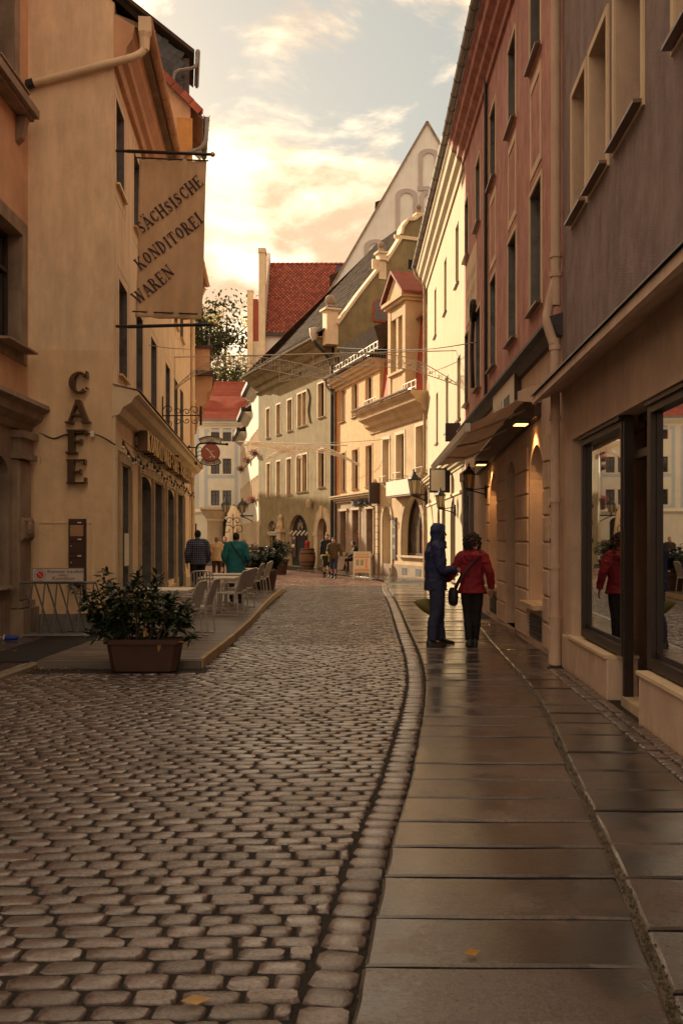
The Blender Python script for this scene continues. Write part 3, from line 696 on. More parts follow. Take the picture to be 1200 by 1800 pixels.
# beyond the deck: pavement along the cafe
# leaves and dirt lying on the street are few: single fallen leaves
lm = MB(); lm.add([(-.035, 0, .004), (0, -.022, .0), (.04, 0, .010), (0, .024, .012)], [(0, 1, 2), (0, 2, 3)])
fl = lm.build('fallen_leaf', K['leaf_y']); fl.location = (-.52, 3.44, .012); fl.rotation_euler = (0, .1, .3); fl.scale = (1.5, 1.2, 1)
tag(fl, 'yellow fallen leaf lying on the cobbles near the bottom of the picture', 'leaf', 'fallen leaves')
for (x, y, z, r, lab) in ((-4.62, 13.7, PZ_ + .012, 1.0, 'small orange leaf lying on the dark slabs before the bike rack'), (-3.9, 12.3, .015, 2.1, 'yellow leaf in the gutter by the left kerb'), (.50, 3.72, PZ_ + .012, .4, 'curled brown leaf on the nearest slabs right of the gutter row')):
    o = fl.copy(); COL.objects.link(o); o.location = (x, y, z); o.rotation_euler = (0, .1, r); tag(o, lab, 'leaf', 'fallen leaves'); o.scale = (1, 1, 1)

lt_ = MB(); r_ = random.Random(8)
for i in range(70):
    y = r_.uniform(10.8, 12.4); x = -3.93 + abs(r_.gauss(0, .35)); q = r_.uniform(.012, .032); a = r_.uniform(0, 6.3); c0 = V((x, y, .006 + r_.uniform(0, .01)))
    lt_.add([c0 + V((q * cos(a), q * sin(a), .004)), c0 + V((-q * .5 * sin(a), q * .5 * cos(a), .0)), c0 - V((q * cos(a), q * sin(a), -.006)), c0 + V((q * .5 * sin(a), -q * .5 * cos(a), .008))], [(0, 1, 2), (0, 2, 3)])
o = stuff(lt_.build('leaf_litter', K['leaf_y'])); o['label'] = 'scraps of fallen leaves on the cobbles along the left kerb'
# ================================================================ grey roughcast shop building (nearest, right)
FA = Fr((2.836, 12.42), (2.15, -1.0))
A = FA.root('grey_shop_building', 'grey roughcast building with cream window bands over a large dark shop window')
WA = FA.W
hA = [(.72, 5.5, 1.50, 6.98), (1.75, 5.5, 2.58, 6.98), (2.95, 5.5, 3.95, 7.0), (4.95, 5.5, 5.75, 7.0), (6.0, 5.5, 6.9, 7.0), (8.0, 5.5, 9.0, 7.0), (.6, 8.6, 2.0, 10.1), (3.0, 8.6, 4.2, 10.1), (5.0, 8.6, 6.8, 10.1)]
wall(A, 'wall', K['stucco'], 0, WA, 3.62, 11.5, hA, 0.32, 9, K['shopcream'])
for h in hA[:6]:
    window(A, h[0], h[1], h[2] - h[0], h[3] - h[1], '', .30, sill='sill', sill_out=.10, surround=.085, sur=K['cream_trim'])
for h in hA[6:]: window(A, h[0], h[1], h[2] - h[0], h[3] - h[1], 'v', .28, surround=.1, sur=K['cream_trim'])
gable_roof(A, -.1, WA, 0, 4.5, 11.6, 16, K['roofred'], .4)
# ground floor: pier, fascia, shop front set back
ug_ = lambda px: FA.u(px, -.12)
gf = MB(); gf.box(0.02, ug_(1021), 0.0, .62, -.05, 2.86); gf.box(0.02, WA, 0.0, .62, 2.86, 3.56); gf.box(.02, WA, .62, 9, -.05, 3.56); gf.box(9.2, WA, 0.0, .62, -.05, 2.86)
gf.build('ground_floor_wall', K['shopcream'], A)
c = MB(); c.prism([(.02, 3.66), (-.36, 3.50), (-.37, 3.40), (-.33, 3.385), (-.31, 3.43), (.02, 3.56)], -.12, WA)
c.build('cornice', K['shopcream'], A)
ug = lambda px: FA.u(px, -.06)
lead = MB(); lead.prism([(.01, 3.69), (-.375, 3.53), (-.39, 3.50), (-.385, 3.495), (-.36, 3.512), (.01, 3.668)], -.13, WA); lead.build('cornice_flashing', K['iron'], A)
pl = MB(); pl.bbox(.10, ug_(1091) + .02, -.03, .28, -.05, .44, .015); pl.build('plinth', K['shopcream'], A)
pl = MB(); pl.bbox(FA.u(1121, .03), 9.2, -.03, .28, -.05, .46, .015); pl.build('plinth', K['shopcream'], A)
sl = MB(); sl.box(ug_(1021) - .05, ug_(1091), -.05, .30, .442, .475); sl.build('sill', K['cream_trim'], A)
sl = MB(); sl.box(FA.u(1120, .03), 9.2, -.05, .30, .462, .495); sl.build('sill', K['cream_trim'], A)
def shop_window(u0, u1, z0, z1):
    f = MB(); y0, y1 = .05, .15
    f.box(u0, u0 + .08, y0, y1, z0, z1); f.box(u1 - .045, u1, y0, y1, z0, z1); f.box(u0 + .08, u1 - .045, y0, y1, z0, z0 + .10); f.box(u0 + .08, u1 - .045, y0, y1, z1 - .10, z1)
    f.box(u0 - .02, u1 + .02, y0 - .03, y1 - .06, z1 - .035, z1 + .002); f.box(u0 + .08, u1 - .045, y0 + .045, y1, z0 + .10, z0 + .145); f.box(u0 + .08, u0 + .10, y0 + .05, y1, z0 + .145, z1 - .10)
    o = f.build('shop_window', K['shopframe'], A)
    p = MB(); p.box(u0 + .07, u1 - .035,   .105, .115, z0 + .09, z1 - .09); p.build('pane', K['shopglass'], o); return o
wa0, wa1, wb0 = ug(1022), ug(1093), ug(1140)
shop_window(wa0, wa1, .50, 2.85); shop_window(wb0, 9.19, .52, 2.85)
d0, d1 = wa1 + .002, wb0 - .002
dr = MB(); dr.box(d0, d0 + .07, .06, .15, -.02, 2.85); dr.box(d1 - .07, d1, .06, .15, .50, 2.85); dr.box(d0 + .07, d1 - .07, .14, .30, 2.42, 2.50); dr.box(d0 + .07, d1 - .07, .20, .30, 2.78, 2.85)
dr = dr.build('shop_door', K['shopframe'], A)
q = MB(); q.box(d0 + .07, d1 - .07, .26, .27, 2.50, 2.78); q.build('fanlight', K['shopglass'], dr)
q = MB(); q.box(d0 + .12, d1 - .11, .55, .58, .12, 2.42); q.box(d0 + .12, d0 + .20, .50, .549, .12, 2.42); q.box(d1 - .19, d1 - .11, .50, .549, .12, 2.42); q.build('door_leaf', K['shopframe'], dr)
q = MB(); q.box(d0 + .02, d1 + .6, .285, .60, -.02, .50); q.build('door_side_wall', K['shopcream'], A) if False else None
q = MB(); q.box(d0 + .02, d1, .04, .60, -.02, .118); q.build('doorstep', K['sand_light'], A)
q = MB(); q.box(d0 + .21, d1 - .20, .535, .545, .35, 2.3); q.build('pane', K['shopglass'], dr)
# drainpipe standing between the two houses
dp = thing('drainpipe', 'pale cast drainpipe with stickers running down between grey and rose houses', 'drainpipe', FA.w(.08, 0, 0), FA.rz)
p = MB(); p.tube(smooth_path([(-.10, -.085, 12.0), (-.10, -.085, 5.2), (-.10, -.09, 5.0), (-.13, -.17, 4.62), (-.10, -.19, 4.42), (-.06, -.12, 4.15), (-.06, -.10, 3.9), (-.06, -.10, .6), (-.06, -.10, .02)], 5), .062, 12); p.build('pipe', K['shopcream'], dp, True)
for z in (5.3, 5.05, 4.1, 3.2, 2.15, 1.30):
    p = MB(); p.lathe([(.055, z - .03), (.078, z - .03), (.078, z + .03), (.055, z + .03)], (-.06 if z < 4.3 else -.10, -.10 if z < 4.3 else -.085, 0), 12); p.build('pipe_clamp', K['shopcream'], dp, True)
p = MB(); p.lathe([(.06, .04), (.085, .04), (.085, .14), (.075, .62), (.088, .66), (.06, .66)], (-.06, -.10, 0), 12); p.build('pipe_sleeve', K['shopcream'], dp, True)
for z, h_, w_, mk in ((2.05, .04, .06, 'ink'), (1.83, .05, .05, 'paper'), (1.60, .055, .06, 'ink'), (1.92, .03, .04, 'paper')):
    p = MB(); p.box(-.06 - w_ / 2, -.06 + w_ / 2, -.168, -.164, z, z + h_); p.build('sticker', K[mk], dp)
p = MB(); p.lathe([(.001, 0), (.05, 0), (.05, .012), (.03, .02), (.001, .02)], (0, 0, 0), 10); o = p.build('inspection_cover', K['shopcream'], dp, True, loc=(-.06, -.165, .48)); o.rotation_euler = (pi / 2, 0, 0)

# ================================================================ rose house
FB = Fr((2.468 + .03 * 25.5, 25.5), (2.84, 12.4))
B = FB.root('rose_house', 'rose plastered house with cream window bands above an arched cream shopfront')
WB = FB.W; ub = lambda px: FB.u(px)
eave = lambda u: 12.15 - .9 * u / WB          # the eaves line follows the falling street
cols = [(ub(818), ub(826)), (ub(836), ub(846)), (ub(861), ub(876)), (ub(893), ub(911)), (ub(932), ub(954))]
cols[0] = (0.25, 1.15)
hB = []
for i, (a, b) in enumerate(cols):
    hB += [(a, 5.1, a + .98, 6.9), (a, 8.85, a + .92, 10.33)]
wall(B, 'wall', K['pink'], 0, WB, 4.5, 11.3, hB, .27, 9, K['plinth'])
tp = MB(); tp.extr([(0, 0.0, 11.3), (WB, 0, 11.3), (0, 0, 12.15)], (0, .3, 0)); tp.build('upper_wall', K['pink'], B)
for h in hB: window(B, h[0], h[1], h[2] - h[0], h[3] - h[1], 'v', .25, sill='sill', sill_out=.10, surround=.07, sur=K['cream_trim'])
for i, (a, b) in enumerate(cols[1:]):       # painted panels framed by raised bands
    f = MB(); x0, x1, z0, z1, q = a, a + .95, 7.15, 8.60, .09
    f.box(x0, x0 + q, -.014, .02, z0, z1); f.box(x1 - q, x1, -.014, .02, z0, z1); f.box(x0 + q, x1 - q, -.013, .02, z0, z0 + q * 1.5); f.box(x0 + q, x1 - q, -.013, .02, z1 - q * 1.5, z1)
    if i == 0: continue
    f.build('panel_band', K['cream_trim'], B)
f = MB(); f.box(ub(819), ub(838), -.012, .02, 6.98 + .10, 8.62); pn = f.build('painted_panel', K['cream_trim'], B)
mb = MB(); marks(mb, ub(819) + .25, ub(838) - .25, 7.95, 8.22, -.0135); marks(mb, ub(819) + .35, ub(838) - .4, 7.50, 7.80, -.0135); mb.build('painted_lettering', K['pink'], pn)
f = MB(); f.box(ub(857) - .11, ub(857) + .02, -.02, .02, 4.6, 11.9); f.build('white_pilaster_strip', K['cream_trim'], B)
downpipe(B, [(ub(857) + .10, -.06, 11.6), (ub(857) + .10, -.06, 4.6)], .035, K['iron'])
c = MB(); c.loft([[V((0, y, z + eave(0))) for y, z in cornice_prof(0, .42, .62)], [V((WB, y, z + eave(WB))) for y, z in cornice_prof(0, .42, .62)]]); c.build('eaves_cornice', K['pink'], B)
gutter(B, -.05, WB + .1, -.50, eave(0) + .10, eave(WB) + .10, .095)
rf = MB(); rf.loft([[V((0, -.45, eave(0) + .06)), V((0, 5, 17)), V((0, 9, 13)), V((0, 5, 16.8))], [V((WB, -.45, eave(WB) + .06)), V((WB, 5, 16)), V((WB, 9, 13)), V((WB, 5, 15.8))]]); rf.build('roof', K['roofred'], B)
# ground floor
def pier_blocks(root, u0, u1, z0, z1, y0=-.03, h=.40):
    k = int(round((z1 - z0) / h)); hh = (z1 - z0) / k
    for i in range(k):
        b = MB(); b.bbox(u0, u1, y0, .03, z0 + i * hh + .012, z0 + (i + 1) * hh - .012, .014); b.build('stone', K['shopcream'], root)
o1 = (ub(930) , .70, ub(930) + 1.22, 3.05, .60); o2 = (ub(890), .12, ub(890) + 1.12, 3.0, .55); o3 = (ub(861), .70, ub(861) + 1.15, 2.98, .56); o4 = (ub(820), .05, ub(820) + 1.6, 3.05, .6)
gB = wall(B, 'ground_floor_wall', K['shopcream'], 0, WB, -.05, 4.32, [o1, o2, o3, o4], .42, 9)
for o in (o1, o3):
    w_ = window(B, o[0] + .03, o[1], o[2] - o[0] - .06, o[3] - o[1] - .02, 'vh', .40, K['sand_light'], None, transom=.72)
    s_ = MB(); s_.box(o[0] - .06, o[2] + .06, -.16, .40, o[1] - .07, o[1] - .002); s_.build('window_ledge', K['sand_light'], B)
    v_ = MB(); v_.box(o[0] + .1, o[2] - .1, -.012, .02, .16, .52); v_ = v_.build('cellar_vent', K['plinth'], B)
    for k in range(6): b = MB(); b.box(o[0] + .13, o[2] - .13, -.03, -.014, .20 + k * .05, .225 + k * .05); b.build('slat', K['iron'], v_)
d_ = MB(); d_.box(o2[0] + .02, o2[0] + .12, .36, .44, .12, 2.98); d_.box(o2[2] - .12, o2[2] - .02, .36, .44, .12, 2.98); d_.box(o2[0] + .12, o2[2] - .12, .36, .44, 2.25, 2.33); d_ = d_.build('door', K['sand_light'], B)
b = MB(); b.box(o2[0] + .12, o2[2] - .12, .41, .43, .12, 2.25); b.build('door_leaf', K['woodframe'], d_)
b = MB(); b.box(o2[0] + .12, o2[2] - .12, .41, .43, 2.33, 2.98); b.build('pane', K['glass'], d_)
b = MB(); b.box(o2[0], o2[2], -.10, .40, -.02, .12); b.build('doorstep', K['sand'], B)
d_ = MB(); d_.box(o4[0], o4[2], .40, .46, -.02, 3.05); d_ = d_.build('shop_door', K['ink'], B)
for x in (o4[0] - .06, o4[0] + .72, o4[2] - .10):
    b = MB(); b.box(x, x + .16, .02 if x > o4[0] and x < o4[2] - .2 else -.10, .39, -.03, 3.3); b.build('pilaster', K['plinth'], B)
b = MB(); b.box(o4[0] - .3, o4[2] + .3, -.16, .0, 3.12, 3.34); b.build('shop_cornice', K['sand'], B)
for u0, u1 in ((o1[2] + .06, o1[2] + .50), (o2[2] + .06, o1[0] - .08), (o3[2] + .06, o2[0] - .07), (o3[0] - .55, o3[0] - .07)): pier_blocks(B, u0, u1, .10, 3.1)
c = MB(); c.prism([(.0, 4.56), (-.20, 4.50), (-.21, 4.44), (-.12, 4.40), (-.06, 4.28), (.0, 4.26)], 0, WB); c.build('string_cornice', K['slate'], B)
# shop sign board on the wall over the awning
sg = thing('wall_sign_board', 'long pale sign board with blue picture panel mounted above the awning', 'sign', FB.w(ub(915), 0, 4.0), FB.rz)
L_ = ub(915) - ub(876)
q = MB(); q.box(-L_, .04, -.11, -.004, -.36, .42); q.build('board', K['woodframe'], sg)
q = MB(); q.box(-L_ + .03, 0, -.118, -.112, -.33, .36); q.build('face', K['paper'], sg)
q = MB(); q.box(-L_ * .42, -L_ * .18, -.124, -.119, -.33, .10); q.build('picture_panel', mat('sign_blue', (.07, .10, .15), .6, .2, 5), sg)
mb = MB(); marks(mb, -L_ * .93, -L_ * .50, -.26, .12, -.121); mb.build('lettering', K['ink'], sg)
q = MB(); q.box(-L_, .06, -.14, .0, .42, .46); q.build('top_rail', K['goldrim'], sg)
# awning
aw = thing('awning', 'faded brown folding arm awning stretched out over the pavement', 'awning', FB.w(ub(950), 0, 0), FB.rz)
ua, ub_ = -8.0, 0.0
zt, zf, of = 3.84, 3.30, 1.04
zw = lambda u: zt + .32 * u / 8.0      # the wall line drops with the falling street
fab = MB(); n = 26
rows = []
for i in range(n + 1):
    u = ua + (ub_ - ua) * i / n
    rows.append([V((u, -.10 - (of - .10) * k / 8, zw(u) - (zw(u) - zf) * k / 8 - .035 * sin(pi * k / 8) + .006 * sin(i * 1.9 + k * .4))) for k in range(9)])
fab.loft(rows, False, False)
o = fab.build('fabric', K['awning'], aw, True)
sm = o.modifiers.new('thickness', 'SOLIDIFY'); sm.thickness = .006
q = MB(); q.box(ua - .03, ub_ + .03, -of - .05, -of + .02, zf - .09, zf + .03); q.build('front_bar', K['alu'], aw)
q = MB(); q.extr([(ub_ + .03, -.02, zt + .06), (ub_ + .03, -.34, zt - .06), (ub_ + .03, -.34, zt - .20), (ub_ + .03, -.02, zt - .22)], (.05, 0, 0)); q.build('end_plate', K['shopcream'], aw)
q = MB(); q.loft([[V((u, -.10, zw(u) - .03)), V((u, -.01, zw(u) - .03)), V((u, -.01, zw(u) - .42)), V((u, -.10, zw(u) - .42))] for u in (ua, ub_ + .03)]); q.build('cassette', K['woodframe'], aw)
for u in (-.7, -2.7, -4.9):
    q = MB(); q.tube([(u, -.11, zw(u) - .20), (u - .55, -.55, zw(u) - .36), (u - .1, -of, zf - .05)], .017, 6); q.build('folding_arm', K['alu'], aw)
for u in (-.40, -5.6):
    zl = zw(u) - .46
    q = MB(); q.box(u - .22, u + .10, -.34, -.10, zl, zl + .07); lf = q.build('lamp_housing', K['iron'], aw)
    q = MB(); q.box(u - .19, u + .07, -.31, -.13, zl - .012, zl - .001); q.build('lamp_lens', K['glow'], lf)
    sp = bpy.data.lights.new('awning_lamp', 'SPOT'); so = bpy.data.objects.new('awning_lamp', sp); COL.objects.link(so); so.parent = aw
    so.location = (u - .05, -.20, zl - .04); so.rotation_euler = Euler((radians(14), 0, 0)); sp.energy = 11; sp.color = (1.0, .50, .17); sp.spot_size = radians(105); sp.spot_blend = .6; sp.shadow_soft_size = .05
# wall lanterns
def lantern(name, label, base, out_vec, s=1.0, lit=False):
    """base: point on the wall; out_vec: horizontal vector from wall to lantern axis"""
    t = thing(name, label, 'lantern', base, 0, 'wall lanterns'); o = V(out_vec); r = .13 * s
    a = MB(); a.tube(smooth_path([(0, 0, -.18 * s), o * .35 + V((0, 0, -.12 * s)), o + V((0, 0, -.05 * s))], 5), .016 * s, 6); a.tube([(0, 0, 0), o * .5 + V((0, 0, -.03 * s)), o + V((0, 0, -.05 * s))], .014 * s, 6); a.lathe([(.05 * s, -.24 * s), (.06 * s, -.1 * s), (.05 * s, .06 * s)], (0, 0, 0), 8)
    a.build('bracket', K['iron'], t)
    c = o; g = MB(); g.lathe([(r * .62, 0), (r, .30 * s)], c, 6); g.build('lamp_glass', K['lampglass'], t)
    h = MB()
    for k in range(6):
        q = 2 * pi * k / 6; h.bar(c + V((r * .63 * cos(q), r * .63 * sin(q), 0)), c + V((r * 1.01 * cos(q), r * 1.01 * sin(q), .30 * s)), .014 * s)
    h.lathe([(r * .2, -.07 * s), (r * .66, -.03 * s), (r * .66, .0)], c, 6); h.lathe([(r * 1.12, .30 * s), (r * 1.12, .325 * s)], c, 6)
    h.build('lantern_cage', K['iron'], t)
    h = MB(); h.lathe([(r * 1.18, .326 * s), (r * .9, .37 * s), (r * .35, .44 * s), (r * .3, .48 * s), (r * .10, .50 * s), (r * .16, .53 * s), (.002, .58 * s)], c, 6); h.build('cap', K['iron'], t)
    return t
b0 = FB.w(ub(857), -.02, 2.62); n_ = FB.n
lantern('wall_lantern', 'dark iron lantern under the far end of the awning', b0 + V((0, 0, .1)), n_ * .38, .92)
# a coil of cable on the wall where the garland wire ends
cc = thing('cable_coil', 'coil of dark cable hung on the rose wall where the overhead wire ends', 'cable', FB.w(ub(836), -.06, PZ_ + 6.05 + .9))
q = MB()
for k in range(5): q.tube([(0.02 * k - .04, .20 * cos(2 * pi * i / 14) * (1 - .05 * k), .24 * sin(2 * pi * i / 14)) for i in range(15)], .028, 5)
q.build('loop', K['iron'], cc)
q = MB(); q.tube(smooth_path([(0, .05, -.2), (-.02, .1, -.9), (-.02, .02, -1.4), (0, .1, -1.8)], 5), .05, 5); q.build('hanging_end', K['iron'], cc)

# ================================================================ pale yellow house
FC = Fr((3.355, 38.0), (2.468 + .03 * 25.5, 25.5))
C_ = FC.root('pale_yellow_house', 'pale yellow sunlit house between rose house and far corner drainpipe')
WC = FC.W; uc = lambda px: FC.u(px)
hC = []
for px, w_ in ((763, .75), (780, .78), (800, .80)): hC.append((uc(px), 8.8, uc(px) + w_, 10.5))
for px, w_ in ((766, .75), (783, .78), (803, .80)): hC.append((uc(px), 4.95, uc(px) + w_, 6.7))
wall(C_, 'wall', K['yellow'], 0, WC, 3.9, 12.2, hC, .14, 8, K['yellow'])
for h in hC: window(C_, h[0], h[1], h[2] - h[0], h[3] - h[1], 'v', .12, K['whiteframe'], 'sill', .08)
c = MB(); c.prism(cornice_prof(12.2, .42, .8), -.05, WC); c.build('eaves_cornice', K['yellow'], C_)
gutter(C_, -.25, WC + .02, -.50, 12.36, 12.27, .095)
downpipe(C_, smooth_path([(-.05, -.48, 12.3), (-.05, -.42, 12.0), (.05, -.12, 11.6), (.06, -.10, 11.2), (.06, -.10, 4.8), (.06, -.16, 4.4), (.06, -.24, 4.0), (.06, -.10, 3.7), (.06, -.10, .1)], 5), .065, K['sand_light'], [(.06, -.10, z) for z in (10, 8, 6, 2.6, 1.2)])
rf = MB(); rf.loft([[V((0, -.45, 12.32)), V((0, 5, 17.6)), V((0, 8, 14)), V((0, 5, 17.4))], [V((WC, -.45, 12.22)), V((WC, 5, 17)), V((WC, 8, 14)), V((WC, 5, 16.8))]]); rf.build('roof', K['roofred'], C_)
gC = [(uc(768), .3, uc(768) + 1.0, 2.75, .5), (uc(776), .05, uc(776) + 1.2, 2.9, .6), (uc(791), .4, uc(791) + 1.4, 2.8, .6)]
wall(C_, 'ground_floor_wall', K['yellow'], 0, WC, -.05, 3.8, gC, .3, 8)
for h in gC: window(C_, h[0], h[1], h[2] - h[0], h[3] - h[1], 'v', .28, None, 'sill' if h[1] > .2 else None)
c = MB(); c.prism(cornice_prof(3.9, .26, .32), -.08, WC); c.build('shop_cornice', K['yellow'], C_)
c = MB(); c.prism([(0, 2.95), (-.05, 2.95), (-.05, 2.88), (0, 2.86)], 0, WC); c.build('string_course', K['cream_trim'], C_)
mb = MB(); marks(mb, uc(762), uc(772), 3.12, 3.45, -.012); mb.build('wall_lettering', K['ink'], C_)
q = MB(); q.box(uc(764), uc(773), -.02, .0, 3.50, 3.54); q.box(uc(773) - .03, uc(773), -.02, .0, 3.10, 3.50); q.build('lettering_frame', K['ink'], C_)
pb = thing('projecting_sign_panel', 'pale projecting sign panel edged dark standing out from the yellow shopfront', 'sign', FC.w(uc(792), 0, 0), FC.rz)
q = MB(); q.box(.062, .075, -.60, -.18, 3.08, 3.70); q.build('panel', K['paper'], pb)
q = MB(); q.box(0, .06, -.64, -.03, 3.02, 3.75); q.build('edge', K['iron'], pb)
pb = thing('black_box_sign', 'black box sign projecting from the yellow wall just above the awning end', 'sign', FC.w(uc(812), 0, 0), FC.rz)
q = MB(); q.box(0, .10, -.46, -.06, 4.25, 4.74); q.build('box', K['ink'], pb)
q = MB(); q.box(.1005, .108, -.43, -.09, 4.28, 4.71); q.build('face', K['woodframe'], pb); q = MB(); q.bar((.06, -.09, 4.5), (.06, 0.01, 4.5), .05); q.build('bracket', K['iron'], pb)
lantern('wall_lantern', 'iron lantern on the yellow wall under the projecting panel', FC.w(uc(800), -.01, 2.55), FC.n * .42, 1.05)
lantern('wall_lantern', 'big iron lantern with pale glass at the far corner drainpipe before the sand coloured house', FC.w(.15, -.02, 3.4), FC.n * .50, 1.75)
# ================================================================ sand coloured house with dormer + narrow orange house
FD = Fr((-.29, 50.0), (3.35, 38.0)); ud = lambda px: FD.u(px)
us_ = ud(667)
D1 = FD.root('narrow_orange_house', 'narrow ochre house with grey stone shopfront and snow guard on its eaves')
hs = []
for px0, px1 in ((597.5, 605.5), (618.5, 628), (642.5, 653)): hs.append((ud(px0), 7.55, ud(px1), 9.15))
for px0, px1 in ((598, 607), (619, 629), (643, 653.5)): hs.append((ud(px0), 4.05, ud(px1), 5.95))
wall(D1, 'wall', K['ochre'], 0, us_, 3.55, 9.75, hs, .22, 8, K['cream_trim'])
for h in hs: window(D1, h[0], h[1], h[2] - h[0], h[3] - h[1], 'vh', .2, K['ink'], 'sill', .10, .09, K['orange'])
b = MB(); b.box(-.02, .55, -.015, .0, 3.55, 9.3); b.box(.55, us_, -.014, .0, 9.2, 9.6); b.build('orange_border', K['orangehouse'], D1)
c = MB(); c.prism(cornice_prof(9.75, .5, .55), -.12, us_ + .05); c.build('eaves_cornice', K['sandhouse'], D1)
gutter(D1, -.15, us_, -.58, 9.86, 9.86, .09)
def snow_guard(root, x0, x1, y, z):
    f = MB()
    for q in (.05, .30): f.box(x0, x1, y - .015, y + .015, z + q, z + q + .03)
    x = x0
    while x <= x1: f.box(x - .02, x + .02, y - .02, y + .02, z - .05, z + .34); x += .48
    return f.build('snow_guard', K['garland'], root)
snow_guard(D1, 1.1, us_ + 1.0, -.42, 9.98)
rf = MB(); rf.extr([(-.05, -.55, 9.80), (-.05, 4.2, 13.4), (-.05, 8, 10), (-.05, 4.2, 13.2)], (us_ + .05, 0, 0)); rf.build('roof', K['darkroof'], D1)
sd = MB(); sd.extr([(1.9, -.2, 10.0), (1.9, 2.9, 11.6), (1.9, 2.9, 12.5), (1.9, -.5, 11.0)], (us_ - 1.2, 0, 0)); dm = sd.build('dark_dormer', K['darkroof'], D1)
for k in range(2):
    w_ = MB(); w_.box(2.4 + k * 1.2, 2.95 + k * 1.2, -.26, -.21, 10.2, 10.8); w_.build('pane', K['glass'], dm)
downpipe(D1, smooth_path([(.02, -.56, 9.8), (.02, -.5, 9.5), (.10, -.12, 9.0), (.10, -.10, 8.6), (.10, -.10, .1)], 4), .06, K['zinc'])
# stone shopfront
gh = [(ud(598.5), .95, ud(609.5), 3.0), (ud(620), .95, ud(631.5), 3.0), (ud(645), .95, ud(656.5), 3.0)]
wall(D1, 'shopfront_wall', K['sand'], 0, us_ - .35, -.05, 3.42, gh, .3, 8, body=True)
for h in gh: window(D1, h[0], h[1], h[2] - h[0], h[3] - h[1], 'h', .26, K['zinc'], None, transom=.74)
for h in gh:
    b = MB(); b.box(h[0] - .10, h[0] - .02, -.05, -.001, .95, 3.0); b.box(h[2] + .02, h[2] + .10, -.05, -.001, .95, 3.0); b.box(h[0] - .18, h[2] + .18, -.09, -.001, 3.02, 3.14); b.build('stone_surround', K['sand_light'], D1)
    b = MB(); b.box(h[0] - .2, h[2] + .2, -.12, -.001, -.04, .80); b.box(h[0] - .25, h[2] + .25, -.16, -.001, .80, .93); b.build('plinth', K['sand'], D1)
for h in gh[:2]:
    for z in (1.72, 1.92):
        b = MB(); b.box(h[0] + .12, h[2] - .25, .20, .21, z, z + .11); b.build('red_window_sticker', K['red'], D1)
c = MB(); c.prism(cornice_prof(3.80, .34, .36), -.05, us_ + .05); c.build('shop_cornice', K['sand_light'], D1)
pier_u0, pier_u1 = us_ - .35, us_ + .02
b = MB(); b.box(pier_u0, pier_u1, -.10, .3, -.05, .95); b.build('pier_base', K['sand'], D1)
for i in range(8):
    b = MB(); b.bbox(pier_u0 + .02, pier_u1 - .02, -.10, .3, .97 + i * .31, 1.255 + i * .31, .02); b.build('stone', K['sand_light'], D1)
b = MB(); b.lathe([(.001, 0), (.14, 0), (.12, .2), (.15, .26), (.12, .40), (.03, .52), (.001, .52)], (us_ - .2, -.16, 3.81), 8); b.build('finial', K['sand_light'], D1)
b = MB(); b.box(us_ - .02, us_ + .06, -.52, -.02, 3.2, 4.15); b.build('end_board', K['woodframe'], D1)
sg = thing('dark_letter_sign', 'dark cut-out letter sign with orange mark over the stone shopfront windows', 'sign', FD.w(ud(620), 0, 3.10), FD.rz)
b = MB(); marks(b, .5, 2.6, .12, .40, -.10); o = b.build('letters', K['ink'], sg); o.modifiers.new('t', 'SOLIDIFY').thickness = .05
b = MB(); b.lathe([(.001, 0), (.17, 0), (.17, .05), (.001, .05)], (0, 0, 0), 10); o = b.build('mark', K['terracotta'], sg, loc=(.22, -.06, .26)); o.rotation_euler = (pi / 2, 0, 0)
# --- right part with mansard and dormer
D2 = FD.root('dormer_house', 'sand coloured house with red mansard, tall dormer and arched shop window')
hs = [(ud(672.5), 4.15, ud(683.5), 6.0), (ud(696), 4.2, ud(710), 6.05), (ud(731), 4.25, ud(749), 6.15)]
arc = (ud(673), .12, ud(687.5), 3.05, .7); sho = (ud(706), .95, ud(745), 3.35, 1.9, 'p')
wall(D2, 'wall', K['sandhouse'], us_, FD.W + .3, -.05, 6.9, hs + [arc, sho], .34, 8, K['cream_trim'])
for h in hs:
    w_ = window(D2, h[0], h[1], h[2] - h[0], h[3] - h[1], 'vh', .3, K['woodframe'], 'sill', .14, .14, K['cream_trim'])
    r_ = MB(); r_.tube([(.02, -.12, .02), (.02, -.16, .22), (h[2] - h[0] - .02, -.16, .22), (h[2] - h[0] - .02, -.12, .02)], .018, 5); r_.build('flower_guard', K['garland'], w_)
b = MB(); b.box(arc[0] + .01, arc[2] - .01, .30, .36, .12, 3.0); d_ = b.build('door', K['ink'], D2)
for h, wd, kd in ((arc, .22, 'r'), (sho, .24, 'p')):
    q = MB(); sp = h[3] - h[4]; pts = [(h[0], h[1])] + arch_pts(h[0], h[2], sp, h[3], kd) + [(h[2], h[1])]; cx = (h[0] + h[2]) / 2
    po = [(h[0] - wd, h[1])] + [(cx + (x - cx) * (1 + 2 * wd / (h[2] - h[0])), sp + (z - sp) * (1 + wd / h[4])) for x, z in pts[1:-1]] + [(h[2] + wd, h[1])]
    for i in range(len(pts) - 1):
        q.extr([(pts[i][0], -.05, pts[i][1]), (po[i][0], -.05, po[i][1]), (po[i + 1][0], -.05, po[i + 1][1]), (pts[i + 1][0], -.05, pts[i + 1][1])], (0, .06, 0))
    q.build('arch_surround', K['sand_light'], D2)
